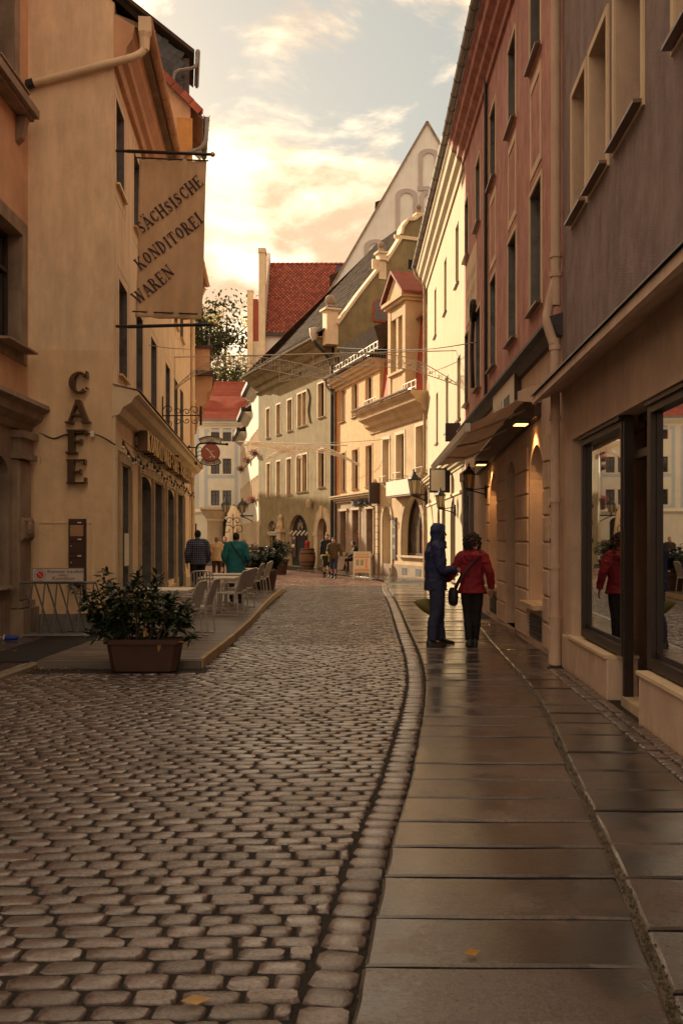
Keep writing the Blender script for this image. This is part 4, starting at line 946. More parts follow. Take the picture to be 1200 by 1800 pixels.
# arched display window
sw = MB(); a0 = sho[0] + .7
pts = [(sho[0] + .02, sho[1])] + arch_pts(sho[0] + .02, sho[2] - .02, sho[3] - sho[4], sho[3] - .02, 'p') + [(sho[2] - .02, sho[1])]
for i in range(len(pts) - 1): sw.bar((pts[i][0], .30, pts[i][1]), (pts[i + 1][0], .30, pts[i + 1][1]), .09, .06)
sw.box(sho[0], sho[2], .26, .33, sho[1], sho[1] + .09); sw.box((sho[0] + sho[2]) / 2 - .04, (sho[0] + sho[2]) / 2 + .04, .27, .33, sho[1], sho[3] - .1)
sw = sw.build('display_window', K['woodframe'], D2)
gl = bpy.data.materials.new('clear_glass'); gl.use_nodes = True; N = gl.node_tree.nodes; tr = N.new('ShaderNodeBsdfTransparent'); ms = N.new('ShaderNodeMixShader'); ms.inputs[0].default_value = .25
gl.node_tree.links.new(tr.outputs[0], ms.inputs[1]); gl.node_tree.links.new(N['Principled BSDF'].outputs[0], ms.inputs[2]); gl.node_tree.links.new(ms.outputs[0], N['Material Output'].inputs[0])
N['Principled BSDF'].inputs['Roughness'].default_value = .03; N['Principled BSDF'].inputs['Base Color'].default_value = (.02, .02, .02, 1); K['clear'] = gl
q = MB(); q.add([(sho[0], .31, sho[1]), (sho[2], .31, sho[1]), (sho[2], .31, sho[3]), (sho[0], .31, sho[3])], [(0, 1, 2, 3)]); q.build('pane', K['clear'], sw)
q = MB(); q.add([(sho[0] - .1, .395, sho[1]), (sho[2] + .1, .395, sho[1]), (sho[2] + .1, .395, sho[3]), (sho[0] - .1, .395, sho[3])], [(0, 1, 2, 3)]); q.build('display_backdrop', mat('display_backdrop', (.22, .16, .12), .8, .6, 1.6, stain=(.03, .05, .03), stain_amt=.9), sw)
for k, (u, hh, mk) in enumerate(((.35, 1.1, 'cream_trim'), (.60, 1.3, 'red'), (.80, .9, 'treedark'))):
    q = MB(); x = sho[0] + (sho[2] - sho[0]) * u; q.lathe([(.10, 0), (.13, hh * .35), (.09, hh * .55), (.14, hh * .75), (.05, hh * .84), (.07, hh * .95), (.01, hh)], (x, .355, sho[1] + .1), 8, 1, .25); q.build('display_figure', K[mk], sw)
q = MB(); q.ball((sho[0] + (sho[2] - sho[0]) * .62, .36, sho[3] - .75), .07, 8, 5); q.build('display_lamp', emit('shop_lamp', (1.0, .8, .45), 9.0), sw)
q = MB(); q.box(sho[0] - .28, sho[2] + .3, -.14, .3, .86, .95); q.build('window_ledge', K['sand_light'], D2)
q = MB(); q.box(us_ + .2, FD.W + .2, -.02, .0, -.04, .55); q.build('plinth', K['sand'], D2)
for px in (707, 731):
    q = MB(); q.box(ud(px), ud(px) + .55, -.035, -.02, .14, .42); q.build('cellar_vent', K['iron'], D2)
c = MB(); c.prism([(0.06, 7.42), (-.78, 7.42), (-.80, 7.30), (-.66, 7.20), (-.60, 7.02), (-.36, 6.90), (-.30, 6.72), (-.10, 6.60), (-.06, 6.42), (.06, 6.42)], us_ - 1.25, FD.W + .3); c.build('eaves_cornice', K['sandhouse'], D2)
gutter(D2, us_ - 1.35, FD.W + .3, -.86, 7.50, 7.50, .09, K['garland'])
snow_guard(D2, us_ - .6, us_ + 1.2, -.55, 7.52); snow_guard(D2, FD.W - 1.2, FD.W + .25, -.55, 7.52)
b = MB(); b.extr([(us_ + .01, .0, 6.91), (us_ + .01, .35, 10.7), (us_ + .01, 6, 10.7), (us_ + .01, 6, 6.91)], (FD.W - us_ + .3, 0, 0)); b.build('mansard_wall', K['redmans'], D2)
b = MB(); b.extr([(us_ - .1, .10, 10.6), (us_ - .1, 4.3, 15.2), (us_ - .1, 8, 11), (us_ - .1, 4.3, 15.0)], (FD.W - us_ + .5, 0, 0)); b.build('upper_roof', K['rooftile'], D2)
# dormer: two tall lights under a small pediment
dz0, dz1, du0, du1 = 7.55, 11.35, ud(693) + .1, ud(735) - .6
b = MB(); q = .34
b.box(du0, du0 + q, -.34, 1.2, dz0, dz1); b.box(du1 - q, du1, -.34, 1.2, dz0, dz1); b.box((du0 + du1) / 2 - .12, (du0 + du1) / 2 + .12, -.30, 1.0, dz0 + 1.0, dz1 - .5); b.box(du0 + q, du1 - q, -.30, 1.1, dz0, dz0 + 1.0); b.box(du0 + q, du1 - q, -.32, 1.1, dz1 - .5, dz1)
dm = b.build('dormer', K['sandhouse'], D2)
b = MB(); b.box(du0 + q, du1 - q, -.02, .02, dz0 + 1.0, dz1 - .5); b.build('pane', K['glass'], dm)
b = MB(); b.box(du0 - .1, du1 + .1, -.48, 1.1, dz1, dz1 + .12); b.box(du0 - .2, du1 + .2, -.58, 1.1, dz1 + .12, dz1 + .26); b.box(du0 + .1, du1 - .1, -.42, -.3, dz0 + .95, dz0 + 1.05); b.build('dormer_cornice', K['sandhouse'], dm)
b = MB(); m_ = (du0 + du1) / 2; b.extr([(du0 - .1, -.44, dz1 + .26), (du1 + .1, -.44, dz1 + .26), (m_, -.44, dz1 + 1.2)], (0, 3.2, 0)); b.build('pediment', K['sandhouse'], dm)
b = MB(); b.extr([(du0 - .3, -.6, dz1 + .24), (m_, -.6, dz1 + 1.34), (du1 + .3, -.6, dz1 + .24), (du1 + .3, -.6, dz1 + .34), (m_, -.6, dz1 + 1.46), (du0 - .3, -.6, dz1 + .34)], (0, 4.2, 0)); b.build('dormer_roof', K['rooftile'], dm)
sg = thing('blank_white_board', 'blank cream signboard box hung above the arched shop window', 'sign', FD.w(ud(693), 0, 0), FD.rz)
b = MB(); b.box(.1, ud(737) - ud(693) + .2, -.42, -.02, 3.45, 4.05); b.build('board', K['paper'], sg)
b = MB(); b.box(.1, ud(737) - ud(693) + .2, -.40, -.03, 3.38, 3.449); b.build('underside', K['sand'], sg)
sg = thing('menu_panel', 'tall dark menu panel on the wall between arched door and arched window', 'sign', FD.w(ud(691), 0, 0), FD.rz)
b = MB(); b.box(0, .42, -.05, -.001, .75, 2.55); b.build('panel', K['woodframe'], sg); b = MB(); marks(b, .06, .3, 2.1, 2.3, -.054); marks(b, .06, .3, 1.7, 1.85, -.054); marks(b, .06, .3, 1.2, 1.4, -.054); b.build('lettering', K['paper'], sg)
ir = thing('iron_bracket', 'ornate iron bracket at the corner of the stone shopfront', 'bracket', FD.w(us_ - .2, -.12, 3.3), FD.rz)
b = MB(); b.tube([(0, 0, 0), (0, -.9, .05)], .03, 5)
for k in range(3): b.tube([(0, -.15 - .27 * k + .12 * cos(i * pi / 5), -.10 + .12 * sin(i * pi / 5)) for i in range(9)], .025, 5)
b.build('scrolls', K['iron'], ir)

# ================================================================ olive house with curved gable
FE = Fr((-5.3, 62.3), (-.38, 50.0)); ue = lambda px: FE.u(px)
E = FE.root('olive_gabled_house', 'olive green house with swept slate roof and scrolled side gable')
WE = FE.W
hu = [(ue(a), 7.95, ue(b), 9.75) for a, b in ((468, 474), (486, 493), (505, 513))] + [(ue(523), 8.0, ue(530), 9.85), (ue(531), 8.0, ue(538.5), 9.85), (ue(559), 8.15, ue(570), 9.95)]
hl = [(ue(a), 4.25, ue(b), 6.3) for a, b in ((469, 475), (486, 493), (504, 512))] + [(ue(521), 4.3, ue(529.5), 6.35), (ue(531), 4.3, ue(539.5), 6.35), (ue(559), 4.4, ue(570), 6.4)]
ar = [(ue(468.5), .05, ue(487), 2.75, 1.1), (ue(507), .05, ue(541), 3.0, 1.3), (ue(561), .12, ue(578), 2.75, .75)]
wall(E, 'wall', K['olive'], 0, WE, -.05, 11.2, hu + hl + ar, .26, 9.4, K['sand_light'])
for h in hu + hl: window(E, h[0], h[1], h[2] - h[0], h[3] - h[1], 'vh' if h[1] < 7 else 'v', .24, K['woodframe'], 'sill', .09, .10, K['cream_trim'])
for i, h in enumerate(ar):
    b = MB(); b.box(h[0], h[2], .24, .27, h[1], h[3]); d_ = b.build('shop_entrance' if i < 2 else 'door', K['dark'] if i < 2 else K['woodframe'], E)
    if i < 2:
        b = MB()
        for k in range(14): b.ball((h[0] + (h[2] - h[0]) * (k + .5) / 14, .1, 1.95 + .1 * sin(k * 2.1)), .07, 5, 4)
        b.build('flower_garland', K['paper'], d_)
        b = MB()
        for k in (-.3, 0, .3): b.lathe([(.03, 0), (.05, .1), (.012, .42)], ((h[0] + h[2]) / 2 + k, .15, 2.15 + (.15 if k == 0 else 0)), 6)
        b.build('hanging_lamp', K['lampglass'], d_)
        if i == 0:
            ym = mat('door_yellow', (.45, .27, .02), .6)
            for x in (.18, .62): b = MB(); b.box(h[0] + (h[2] - h[0]) * x, h[0] + (h[2] - h[0]) * x + .12, .18, .22, .3, 1.75); b.build('yellow_door_post', ym, d_)
        else:
            b = MB(); b.box(h[0] + .1, h[0] + .8, .17, .22, .55, 2.1); o = b.build('display_case', K['woodframe'], d_)
            b = MB(); marks(b, h[0] + .2, h[0] + .7, 1.6, 1.75, .165); b.ball((h[0] + .45, .16, 1.2), .12, 6, 4); b.build('display_items', K['paper'], o)
    else:
        pts = arch_pts(h[0], h[2], h[3] - h[4], h[3], 'r', 5); cx = (h[0] + h[2]) / 2; q = MB(); sp = h[3] - h[4]; wd = .55
        po = [(cx + (x - cx) * (1 + 2 * wd / (h[2] - h[0])), sp + (z - sp) * (1 + wd / h[4])) for x, z in pts]
        for k in range(len(pts) - 1):
            v = MB(); v.extr([(pts[k][0], -.12, pts[k][1]), (po[k][0], -.12, po[k][1]), (po[k + 1][0], -.12, po[k + 1][1]), (pts[k + 1][0], -.12, pts[k + 1][1])], (0, .2, 0)); v.build('voussoir', K['sand_light'], E)
        for x0, x1 in ((h[0] - wd, h[0] - .002), (h[2] + .002, h[2] + wd)):
            v = MB(); v.box(x0, x1, -.11, .2, .3, sp - .2); v.box(x0 - .06, x1 + .05, -.16, .2, sp - .2, sp - .01); v.box(x0 - .05, x1 + .05, -.15, .2, -.04, .3); v.build('jamb', K['sand_light'], E)
        v = MB(); v.box(cx - .15, cx + .15, -.2, .1, h[3] - .05, h[3] + wd + .08); v.build('keystone', K['sand_light'], E)
st = MB(); x = (ar[0][2] + ar[1][0]) / 2; st.box(x - .35, x + .35, -.28, 0, .1, 2.0); st.box(x - .5, x + .5, -.34, 0, 2.0, 2.2); st.lathe([(.22, 0), (.26, .2), (.17, .5), (.20, .7), (.10, .85), (.03, .9)], (x, -.12, 2.2), 6); st.build('carved_console', K['sand_light'], E)
b = MB(); b.lathe([(.16, 0), (.2, .3), (.12, .45), (.02, .5)], (ue(549), -.2, 3.35), 6); b.build('wall_lamp', K['lampglass'], E)
b = MB(); b.tube(smooth_path([(ue(541.5), -.03, 9.95), (ue(545), -.03, 9.4), (ue(543), -.03, 8.7), (ue(546), -.03, 8.0)], 5), .035, 5); b.build('wall_cable', K['iron'], E)
# deep swept eaves
c = MB(); c.prism([(.0, 12.1), (-.95, 11.98), (-.98, 11.86), (-.80, 11.74), (-.62, 11.66), (-.40, 11.36), (-.22, 11.26), (-.18, 11.0), (0, 10.85)], -.25, WE - .3); c.build('eaves_cornice', K['olive'], E)
c = MB(); c.prism([(0, 12.16), (-1.0, 12.04), (-1.02, 12.0), (0, 12.11)], -.3, WE - .2); c.build('eaves_boards', K['cream_trim'], E)
gutter(E, -.35, WE - .15, -1.06, 12.03, 12.03, .09, K['garland'])
downpipe(E, smooth_path([(WE - .15, -1.05, 12.2), (WE - .1, -1.0, 11.7), (WE - .05, -.5, 11.2), (WE - .02, -.15, 10.6), (WE - .02, -.12, 9.6), (WE - .02, -.12, .1)], 5), .085, K['iron'])
b = MB(); b.lathe([(.10, -.3), (.22, 0), (.24, .35), (.20, .37)], (WE - .15, -1.05, 12.1), 10); b.build('rain_head', K['garland'], E, True)
# roof: front slope with hip at the far end, bell-cast at the eaves; slates laid in courses
zr_, yr_, hip = 18.9, 4.75, 8.0
prof = [(-1.0, 12.12), (0.3, 13.0), (1.2, 14.15), (3.0, 16.6), (4.75, 18.9)]
def rp(t):
    y = -1.0 + 5.75 * t
    for (a, b_), (c_, d) in zip(prof, prof[1:]):
        if a <= y <= c_: return y, b_ + (d - b_) * (y - a) / (c_ - a)
    return prof[-1]
sl = MB(); courses = 34
for i in range(courses):
    t0, t1 = i / courses, min(1, (i + 1.25) / courses); (y0, z0), (y1, z1) = rp(t0), rp(t1); n_c = 34
    xa0, xa1 = -.3 + (hip + .3) * t0, -.3 + (hip + .3) * t1
    for k in range(n_c):
        f0, f1 = k / n_c, (k + .94) / n_c; j = rs.uniform(0, .03)
        P = [(xa0 + (WE + .15 - xa0) * f0, y0, z0 + .06 + j), (xa0 + (WE + .15 - xa0) * f1, y0, z0 + .06 + j), (xa1 + (WE + .15 - xa1) * f1, y1, z1 + .015), (xa1 + (WE + .15 - xa1) * f0, y1, z1 + .015)]
        sl.add(P + [(a, b_, c_ - .04) for a, b_, c_ in P], [(0, 1, 2, 3), (0, 4, 5, 1), (1, 5, 6, 2), (3, 7, 4, 0)])
under = MB()
under.loft([[V((-.3 + (hip + .3) * t, *rp(t))) for t in (0, .23, .4, .7, 1)], [V((WE + .1, *rp(t))) for t in (0, .23, .4, .7, 1)]], False, False)
under.add([(-.3, -1, 12.1), (hip, yr_, zr_), (-.3, 10.5, 12.1)], [(0, 1, 2)]); under.add([(hip, yr_, zr_), (WE + .1, yr_, zr_), (WE + .1, 10.5, 12.1), (-.3, 10.5, 12.1)], [(0, 1, 2, 3)])
rfE = under.build('roof', K['darkroof'], E); stuff(sl.build('slates', K['darkroof'], rfE))
# side gable wall, facing the viewer, with stepped coping
gp_ = [(0, 11.0), (0, 12.6), (1.2, 14.25), (2.35, 15.7), (2.35, 16.2), (2.75, 16.2), (2.75, 16.1), (3.62, 17.45), (3.62, 17.62), (3.70, 18.02), (4.0, 18.42), (4.4, 18.5), (4.75, 18.8)]
gp_ = gp_ + [(9.5 - y, z) for y, z in reversed(gp_[:-1])]
b = MB(); b.extr([(WE + .02, y, z) for y, z in gp_], (.38, 0, 0)); b.build('gable_wall', K['olive'], E)
b = MB(); m_ = len(gp_)
for i in range(1, m_ - 2):
    (y0, z0), (y1, z1) = gp_[i], gp_[i + 1]
    if (y1 - y0) ** 2 + (z1 - z0) ** 2 < .01: continue
    b.bar((WE + .23, y0, z0 + .05), (WE + .23, y1, z1 + .05), .62, .14)
b.build('coping', K['cream_trim'], E)
b = MB(); b.box(WE - .05, WE + .50, 3.5, 6.0, 17.42, 17.60); b.build('gable_ledge', K['cream_trim'], E)
def finial(root, x, y, z, w, h, ball=True):
    p = MB(); p.box(x - w / 2, x + w / 2, y - w / 2, y + w / 2, z, z + h); p.box(x - w * .7, x + w * .7, y - w * .7, y + w * .7, z + h, z + h + .10); f = p.build('gable_pillar', K['cream_trim'], root)
    q = MB(); q.lathe([(w * .5, 0), (w * .42, .12), (w * .2, .25), (w * .24, .30)], (x, y, z + h + .1), 8); q.ball((x, y, z + h + .30 + w * .42), w * .46, 8, 6); q.build('finial_ball', K['sand'], f, True)
finial(E, WE + .1, -.25, 11.6, .62, 1.75); finial(E, WE + .22, 2.55, 15.2, .42, 1.35); finial(E, WE + .22, 4.75, 18.62, .36, .22)
cp = MB(); cp.extr([(WE - .30, -.66, 13.36), (WE + .52, -.66, 13.36), (WE + .36, -.5, 13.55), (WE - .14, -.5, 13.55)], (0, .82, 0)); cp.build('pillar_cap', K['slate'], E)
aw_ = MB(); aw_.box(WE + .40, WE + .44, 1.95, 2.75, 13.0, 13.9); aw_.lathe([(.4, -.02), (.4, .02)], (0, 0, 0), 4) if False else None
pts = [(2.0, 12.95)] + [(2.0 + .4 - .4 * cos(pi * i / 8), 13.75 + .42 * sin(pi * i / 8)) for i in range(9)] + [(2.8, 12.95)]
f = MB(); f.extr([(WE + .41, y, z) for y, z in pts], (.05, 0, 0)); gw = f.build('window', K['redmans'], E)
f = MB(); pts2 = [(2.08, 13.04)] + [(2.4 - .32 * cos(pi * i / 8), 13.76 + .34 * sin(pi * i / 8)) for i in range(9)] + [(2.72, 13.04)]; f.extr([(WE + .455, y, z) for y, z in pts2], (.012, 0, 0)); f.build('pane', K['glass'], gw)
f = MB(); f.box(WE + .46, WE + .48, 2.375, 2.425, 13.04, 14.1); f.box(WE + .46, WE + .479, 2.08, 2.72, 13.55, 13.60); f.build('glazing_bar', K['redmans'], gw)
f = MB(); f.box(WE + .405, WE + .42, 4.05, 4.30, 15.9, 16.4); f.build('vent_hole', K['dark'], E)

# ================================================================ church gable
CH = thing('church', 'tall pale church gable with mauve blind arches rising behind the roofs', 'church', (7.0, 76, 0))
ap = (6.72 - 7, 34.3)
rk = [(-14.5, 12.0), (-13.6, 13.2), (-12.2, 14.6), (-11.0, 16.2), (-9.8, 17.9), (-7.6, 21.6), ap]
b = MB(); pts = [(-14.5, 0)] + rk + [(-2 * 0 + 2 * ap[0] - x, z) for x, z in reversed(rk[:-1])] + [(2 * ap[0] + 14.5, 0)]
b.extr([(x, 0, z) for x, z in pts], (0, 1.0, 0)); b.build('gable_wall', K['church'], CH)
b = MB()
for i in range(len(rk) - 1):
    (x0, z0), (x1, z1) = rk[i], rk[i + 1]; b.bar((x0, .5, z0 + .08), (x1, .5, z1 + .08),   .16, 1.24, up=(0, 1, 0)); b.bar((2 * ap[0] - x0, .5, z0 + .08), (2 * ap[0] - x1, .5, z1 + .08), .16, 1.24, up=(0, 1, 0))
b.build('verge', K['sand'], CH)
cx_ = lambda px: PX(px, 76) - 7
cz_ = lambda py: PZ(py, 76)
for (x0, x1, y0, y1) in ((735, 771, 328, 262), (695, 733, 410, 332), (737, 775, 410, 334), (640, 680, 505, 421), (684, 724, 505, 424)):
    q = MB(); a, c_, zb, zt_ = cx_(x0), cx_(x1), cz_(y0), cz_(y1); wd = .32
    pi_ = [(a + wd, zb)] + arch_pts(a + wd, c_ - wd, zt_ - wd - .62 * (c_ - a) / 2, zt_ - wd, 'r', 6) + [(c_ - wd, zb)]; po = [(a, zb)] + arch_pts(a, c_, zt_ - .62 * (c_ - a) / 2, zt_, 'r', 6) + [(c_, zb)]
    for k in range(len(po) - 1): q.extr([(pi_[k][0], -.10, pi_[k][1]), (po[k][0], -.10, po[k][1]), (po[k + 1][0], -.10, po[k + 1][1]), (pi_[k + 1][0], -.10, pi_[k + 1][1])], (0, .11, 0))
    q.box(a - .05, c_ + .05, -.12, .0, zb - .34, zb); q.build('blind_arch', K['churchband'], CH)
rf = MB()
xm, zm = ap; rf.add([(xm, .9, zm - .1), (-9.8 , .9, 17.7), (-14.4, .9, 11.9), (-14.4, 32, 11.9), (-9.8, 32, 17.7), (xm, 32, zm - .1)], [(0, 1, 4, 5), (1, 2, 3, 4)])
rf.add([(xm, .9, zm - .1), (2 * xm + 9.8, .9, 17.7), (2 * xm + 14.4, .9, 11.9), (2 * xm + 14.4, 32, 11.9), (2 * xm + 9.8, 32, 17.7), (xm, 32, zm - .1)], [(0, 5, 4, 1), (1, 4, 3, 2)])
rf.build('roof', K['roofred'], CH)
for px, py in ((672, 336), (590, 468)):
    b = MB(); x, z = cx_(px), cz_(py); b.extr([(x - .5, 2.0, z - .9), (x + .5, 2.0, z - .9), (x + .5, 2.0, z + .2), (x - .5, 2.0, z - .15)], (0, 1.2, 0)); b.build('roof_hatch', K['darkroof'], CH)
# ================================================================ wing with the red scale-tiled roof
RG = thing('red_roofed_wing', 'white wing with diamond patterned red tile roof beside the church gable', 'building', (-6.2, 79.5, 0))
gz = lambda py: PZ(py, 79.5)
b = MB(); b.box(-.2, 9, 0, 9, 0, gz(588)); b.build('wall', K['church'], RG)
b = MB(); b.add([(0, -.3, gz(587)), (9, -.3, gz(587)), (9, 5, 25.6), (0, 5, 25.6)], [(0, 1, 2, 3)]); b.add([(0, 5, 25.6), (9, 5, 25.6), (9, 10, 18), (0, 10, 18)], [(0, 1, 2, 3)]); rfG = b.build('roof', K['slate'], RG)
tl = MB(); tl.add([(0, 0, -.20), (.145, .0, .0), (0, .0, .20), (-.145, .0, .0), (0, -.055, -.19), (.135, -.05, 0), (0, -.02, .18), (-.135, -.05, 0)], [(4, 5, 6, 7), (0, 4, 7, 3), (0, 1, 5, 4), (1, 2, 6, 5), (2, 3, 7, 6)])
tile = tl.build('roof_tile', K['rooftile'], rfG); tm = tile.data; bpy.data.objects.remove(tile)
zb, ztp = gz(587), 25.6; L2 = sqrt(5.3 ** 2 + (ztp - zb) ** 2); an = math.atan2(ztp - zb, 5.3)
tp_ = []
nr = int(L2 / .215)
for r in range(nr):
    s_ = .2 + r * .215; yy, zz = -.3 + cos(an) * s_, zb + sin(an) * s_
    for c_ in range(31): tp_.append((.12 + c_ * .30 + (.15 if r % 2 else 0), yy, zz))
tp_ = [p for p in tp_ if (p[0] - 6.2) / (79.5 + p[1]) * FPX + 600 < 592]
rs.shuffle(tp_)
for p in tp_[:295]: link('roof_tile', tm, rfG, p, (-(pi / 2 - an), 0, 0), (.92, 1, 1))
VS, FS = [], []
R_ = Matrix.Rotation(-(pi / 2 - an), 3, 'X')
for p in tp_[295:]:
    q = len(VS); VS += [tuple(V(p) + R_ @ V((v.co.x * .92, v.co.y, v.co.z))) for v in tm.vertices]; FS += [tuple(i + q for i in f.vertices) for f in tm.polygons]
stuff(link('tile_field', raw_mesh('tile_field', VS, FS, K['rooftile'], False), rfG))
b = MB(); x = 0
while x < 9: b.bar((x, 5, 25.62), (x + .40, 5, 25.66), .22, .14); x += .42
b.build('ridge_tiles', K['rooftile'], RG)
b = MB(); b.box(0, 9, -.42, -.28, zb - .22, zb - .02); b.build('gutter', K['woodframe'], RG)
b = MB(); b.box(-.55, -.02, -.55, .4, 0, gz(447)); b.box(-.6, .03, -.62, .45, gz(447), gz(447) + .35); b.build('gable_pilaster', K['cream_trim'], RG)
b = MB(); b.extr([(-.40, .4, 0), (-.40, .4, gz(500)), (-.4, 5, 26.6), (-.4, 10, 18), (-.4, 10, 0)], (.38, 0, 0)); b.build('gable_wall', K['white'], RG)
W2 = thing('white_gabled_house', 'narrow white gable with stone pilaster left of the red tiled roof', 'building', (-8.15, 88, 0))
hz = lambda py: PZ(py, 88)
b = MB(); b.box(-.3, 1.7, 0, 8, 0, hz(600)); b.build('wall', K['white'], W2)
b = MB(); b.box(-.38, .12, -.3, .3, 0, hz(514)); b.box(-.42, .16, -.34, .34, hz(514), hz(511)); b.build('pilaster', K['cream_trim'], W2)
b = MB(); b.extr([(.12, 0, hz(600)), (.9, 0, hz(600)), (.9, 4, hz(520)), (.12, 4, hz(520))], (0, .3, 0)); b.extr([(.14, .1, hz(600)), (.55, .1, hz(600)), (.55, .1, hz(525)), (.14, .1, hz(525))], (0, 2, 0)); b.build('roof', K['roofred'], W2)

# ================================================================ white row houses seen nearly edge-on
prev = (-5.34, 62.4)
pts_ = [(-8.62, 82.5), (-7.35, 74.5), (-6.35, 68.2), (-5.34, 62.4)]
hts = (9.9, 10.6, 11.6)
flb = thing('flower_box', 'x', 'flower box')      # prototype, placed below
b = MB(); b.box(-.5, .5, -.28, -.02, -.05, .15); b.build('trough', K['woodframe'], flb)
b = MB()
for k in range(70):
    c0 = V((rs.uniform(-.52, .52), -.18 + rs.gauss(0, .13), .12 + rs.gauss(0, .13))); b.add([c0 + V((.06, 0, 0)), c0 + V((-.03, -.05, .04)), c0 + V((-.04, .03, .06)), c0 + V((0, .0, -.06))], [(0, 1, 2), (0, 2, 3)])
b.build('blossoms', K['flower'], flb)
b = MB()
for k in range(50):
    c0 = V((rs.uniform(-.5, .5), -.16 + rs.gauss(0, .1), .10 + rs.gauss(0, .08))); b.add([c0 + V((.06, 0, 0)), c0 + V((-.03, -.05, .04)), c0 + V((-.04, .03, .06))], [(0, 1, 2)])
b.build('foliage', K['leaf'], flb)
fb_used = 0
desc = ('farthest white row house at the lane end with lowest dark eaves', 'middle white row house with red flower boxes along the lane', 'white row house adjoining the olive house with red flowers at its window')
for i in range(3):
    f_ = Fr(pts_[i], pts_[i + 1]); R0 = f_.root('white_row_house', desc[i], 'building', 'white row houses')
    H_ = hts[i]; hh = []
    for k in range(4):
        u = f_.W * (k + .5) / 4
        for z in (1.2, 4.2, 7.2):
            if z + 1.6 < H_ - .4: hh.append((u - .45, z, u + .45, z + 1.55))
    wall(R0, 'wall', K['white'], 0, f_.W, -.05, H_, hh, .2, 7, K['cream_trim'])
    for h in hh: window(R0, h[0], h[1], h[2] - h[0], h[3] - h[1], 'vh', .17, K['whiteframe'], 'sill', .1, .1, K['cream_trim'])
    c = MB(); c.prism(cornice_prof(H_, .45, .4), 0, f_.W - .05); c.build('eaves_cornice', K['white'], R0)
    c = MB(); c.box(0, f_.W, -.72, -.44, H_ - .02, H_ + .28); c.build('gutter', K['iron'], R0)
    c = MB(); c.extr([(0, -.6, H_ + .1), (0, 3.5, H_ + 2.6), (0, 7, H_)], (f_.W, 0, 0)); c.build('roof', K['darkroof'], R0)
    for k, z in (((0, 4.0), (2, 7.0)), ((1, 4.0), (3, 7.0), (0, 1.1)), ((2, 4.0), (3, 7.0)))[i]:
        t = flb if fb_used == 0 else copy_tree(flb); fb_used += 1
        t.location = f_.w(f_.W * (k + .5) / 4, -.08, z + .1); t.rotation_euler = (0, 0, f_.rz)
        tag(t, ('window box of red geraniums low on the middle white row house' if z < 2 else 'red geranium window box on the %s floor of the %s white row house' % ('upper' if z > 6 else 'first', ('farthest', 'middle', 'nearest')[i])) , 'flower box', 'red flower boxes')
dl = thing('double_lantern', 'twin lanterns on one iron arm reaching out from the white row house', 'lantern', V((-6.05, 66.2, 0)))
b = MB(); b.tube([(.3, .6, 3.2), (-1.9, -.2, 3.2)], .05, 6); b.tube(smooth_path([(.3, .6, 2.6), (-.4, .3, 3.0), (-.9, .1, 3.2)], 4), .035, 5)
for x in (-1.85, -.75): b.tube([(x, -.18 + .36 * (x + 1.85), 3.2), (x, -.18 + .36 * (x + 1.85), 3.42)], .05, 6)
b.build('arm', K['iron'], dl)
for x in (-1.85, -.75):
    c0 = (x, -.18 + .36 * (x + 1.85), 3.42); g_ = MB(); g_.lathe([(.17, 0), (.27, .5)], c0, 6); lg = g_.build('lamp_glass', K['lampglass'], dl)
    g_ = MB(); g_.lathe([(.34, .5), (.2, .7), (.08, .8), (.02, 1.02)], c0, 6)
    for k in range(6): g_.bar((c0[0] + .17 * cos(k * pi / 3), c0[1] + .17 * sin(k * pi / 3), c0[2]), (c0[0] + .275 * cos(k * pi / 3), c0[1] + .275 * sin(k * pi / 3), c0[2] + .5), .04)
    g_.build('lantern_cage', K['iron'], lg)

# ================================================================ ivory house with blue bands closing the lane
FH = Fr((-27.0, 88.0), (-6.4, 88.0)); uh = lambda px: FH.u(px)
H = FH.root('ivory_house', 'ivory townhouse with light blue painted bands and red eyebrow roof closing the lane')
WH = FH.W; hh = []
cw = uh(386) - uh(371)
for c_ in range(-5, 3):
    for (ya, yb) in ((776, 753), (833, 806), (889, 862)):
        for px in (371, 391.5):
            u = uh(px) + c_ * 3.55
            if .3 < u < WH - 1.2: hh.append((u, PZ(ya, 88), u + cw, PZ(yb, 88)))
gd = (uh(372), 0.05, uh(400), 3.55, .5)
wall(H, 'wall', K['hwall'], 0, WH, -.05, 12.1, hh + [gd, (uh(336), 0.05, uh(346), 3.0)], .22, 9)
for h in hh: window(H, h[0], h[1], h[2] - h[0], h[3] - h[1], 'vg', .15, K['woodframe'], None, .1, .12, K['hwall'], fw=.07)
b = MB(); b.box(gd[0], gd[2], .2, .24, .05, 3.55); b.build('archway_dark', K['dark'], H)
b = MB(); b.box(uh(336), uh(346), .2, .24, .05, 3.0); b.build('door', K['woodframe'], H)
for c_ in range(-5, 3):
    u0 = uh(371) + c_ * 3.55; u1 = uh(391.5) + c_ * 3.55 + cw
    if u0 < 1 or u1 > WH: continue
    f = MB(); z0, z1 = 4.35, 11.6
    f.box(u0 - .62, u0 - .30, -.012, 0, z0, z1); f.box(u1 + .30, u1 + .62, -.012, 0, z0, z1)
    for z in (z0, 7.1, z1 - .3): f.box(u0 - .30, u1 + .30, -.011, 0, z, z + .3)
    f.build('painted_band', K['hblue'], H)
c = MB(); c.prism(cornice_prof(12.3, .5, .5), -.1, WH); c.build('eaves_cornice', K['hwall'], H)
c = MB(); c.prism(cornice_prof(4.1, .22, .3), 0, WH); c.build('string_course', K['hwall'], H)
b = MB(); b.box(0, WH, -.62, -.48, 12.28, 12.45); b.build('gutter', K['zinc'], H)
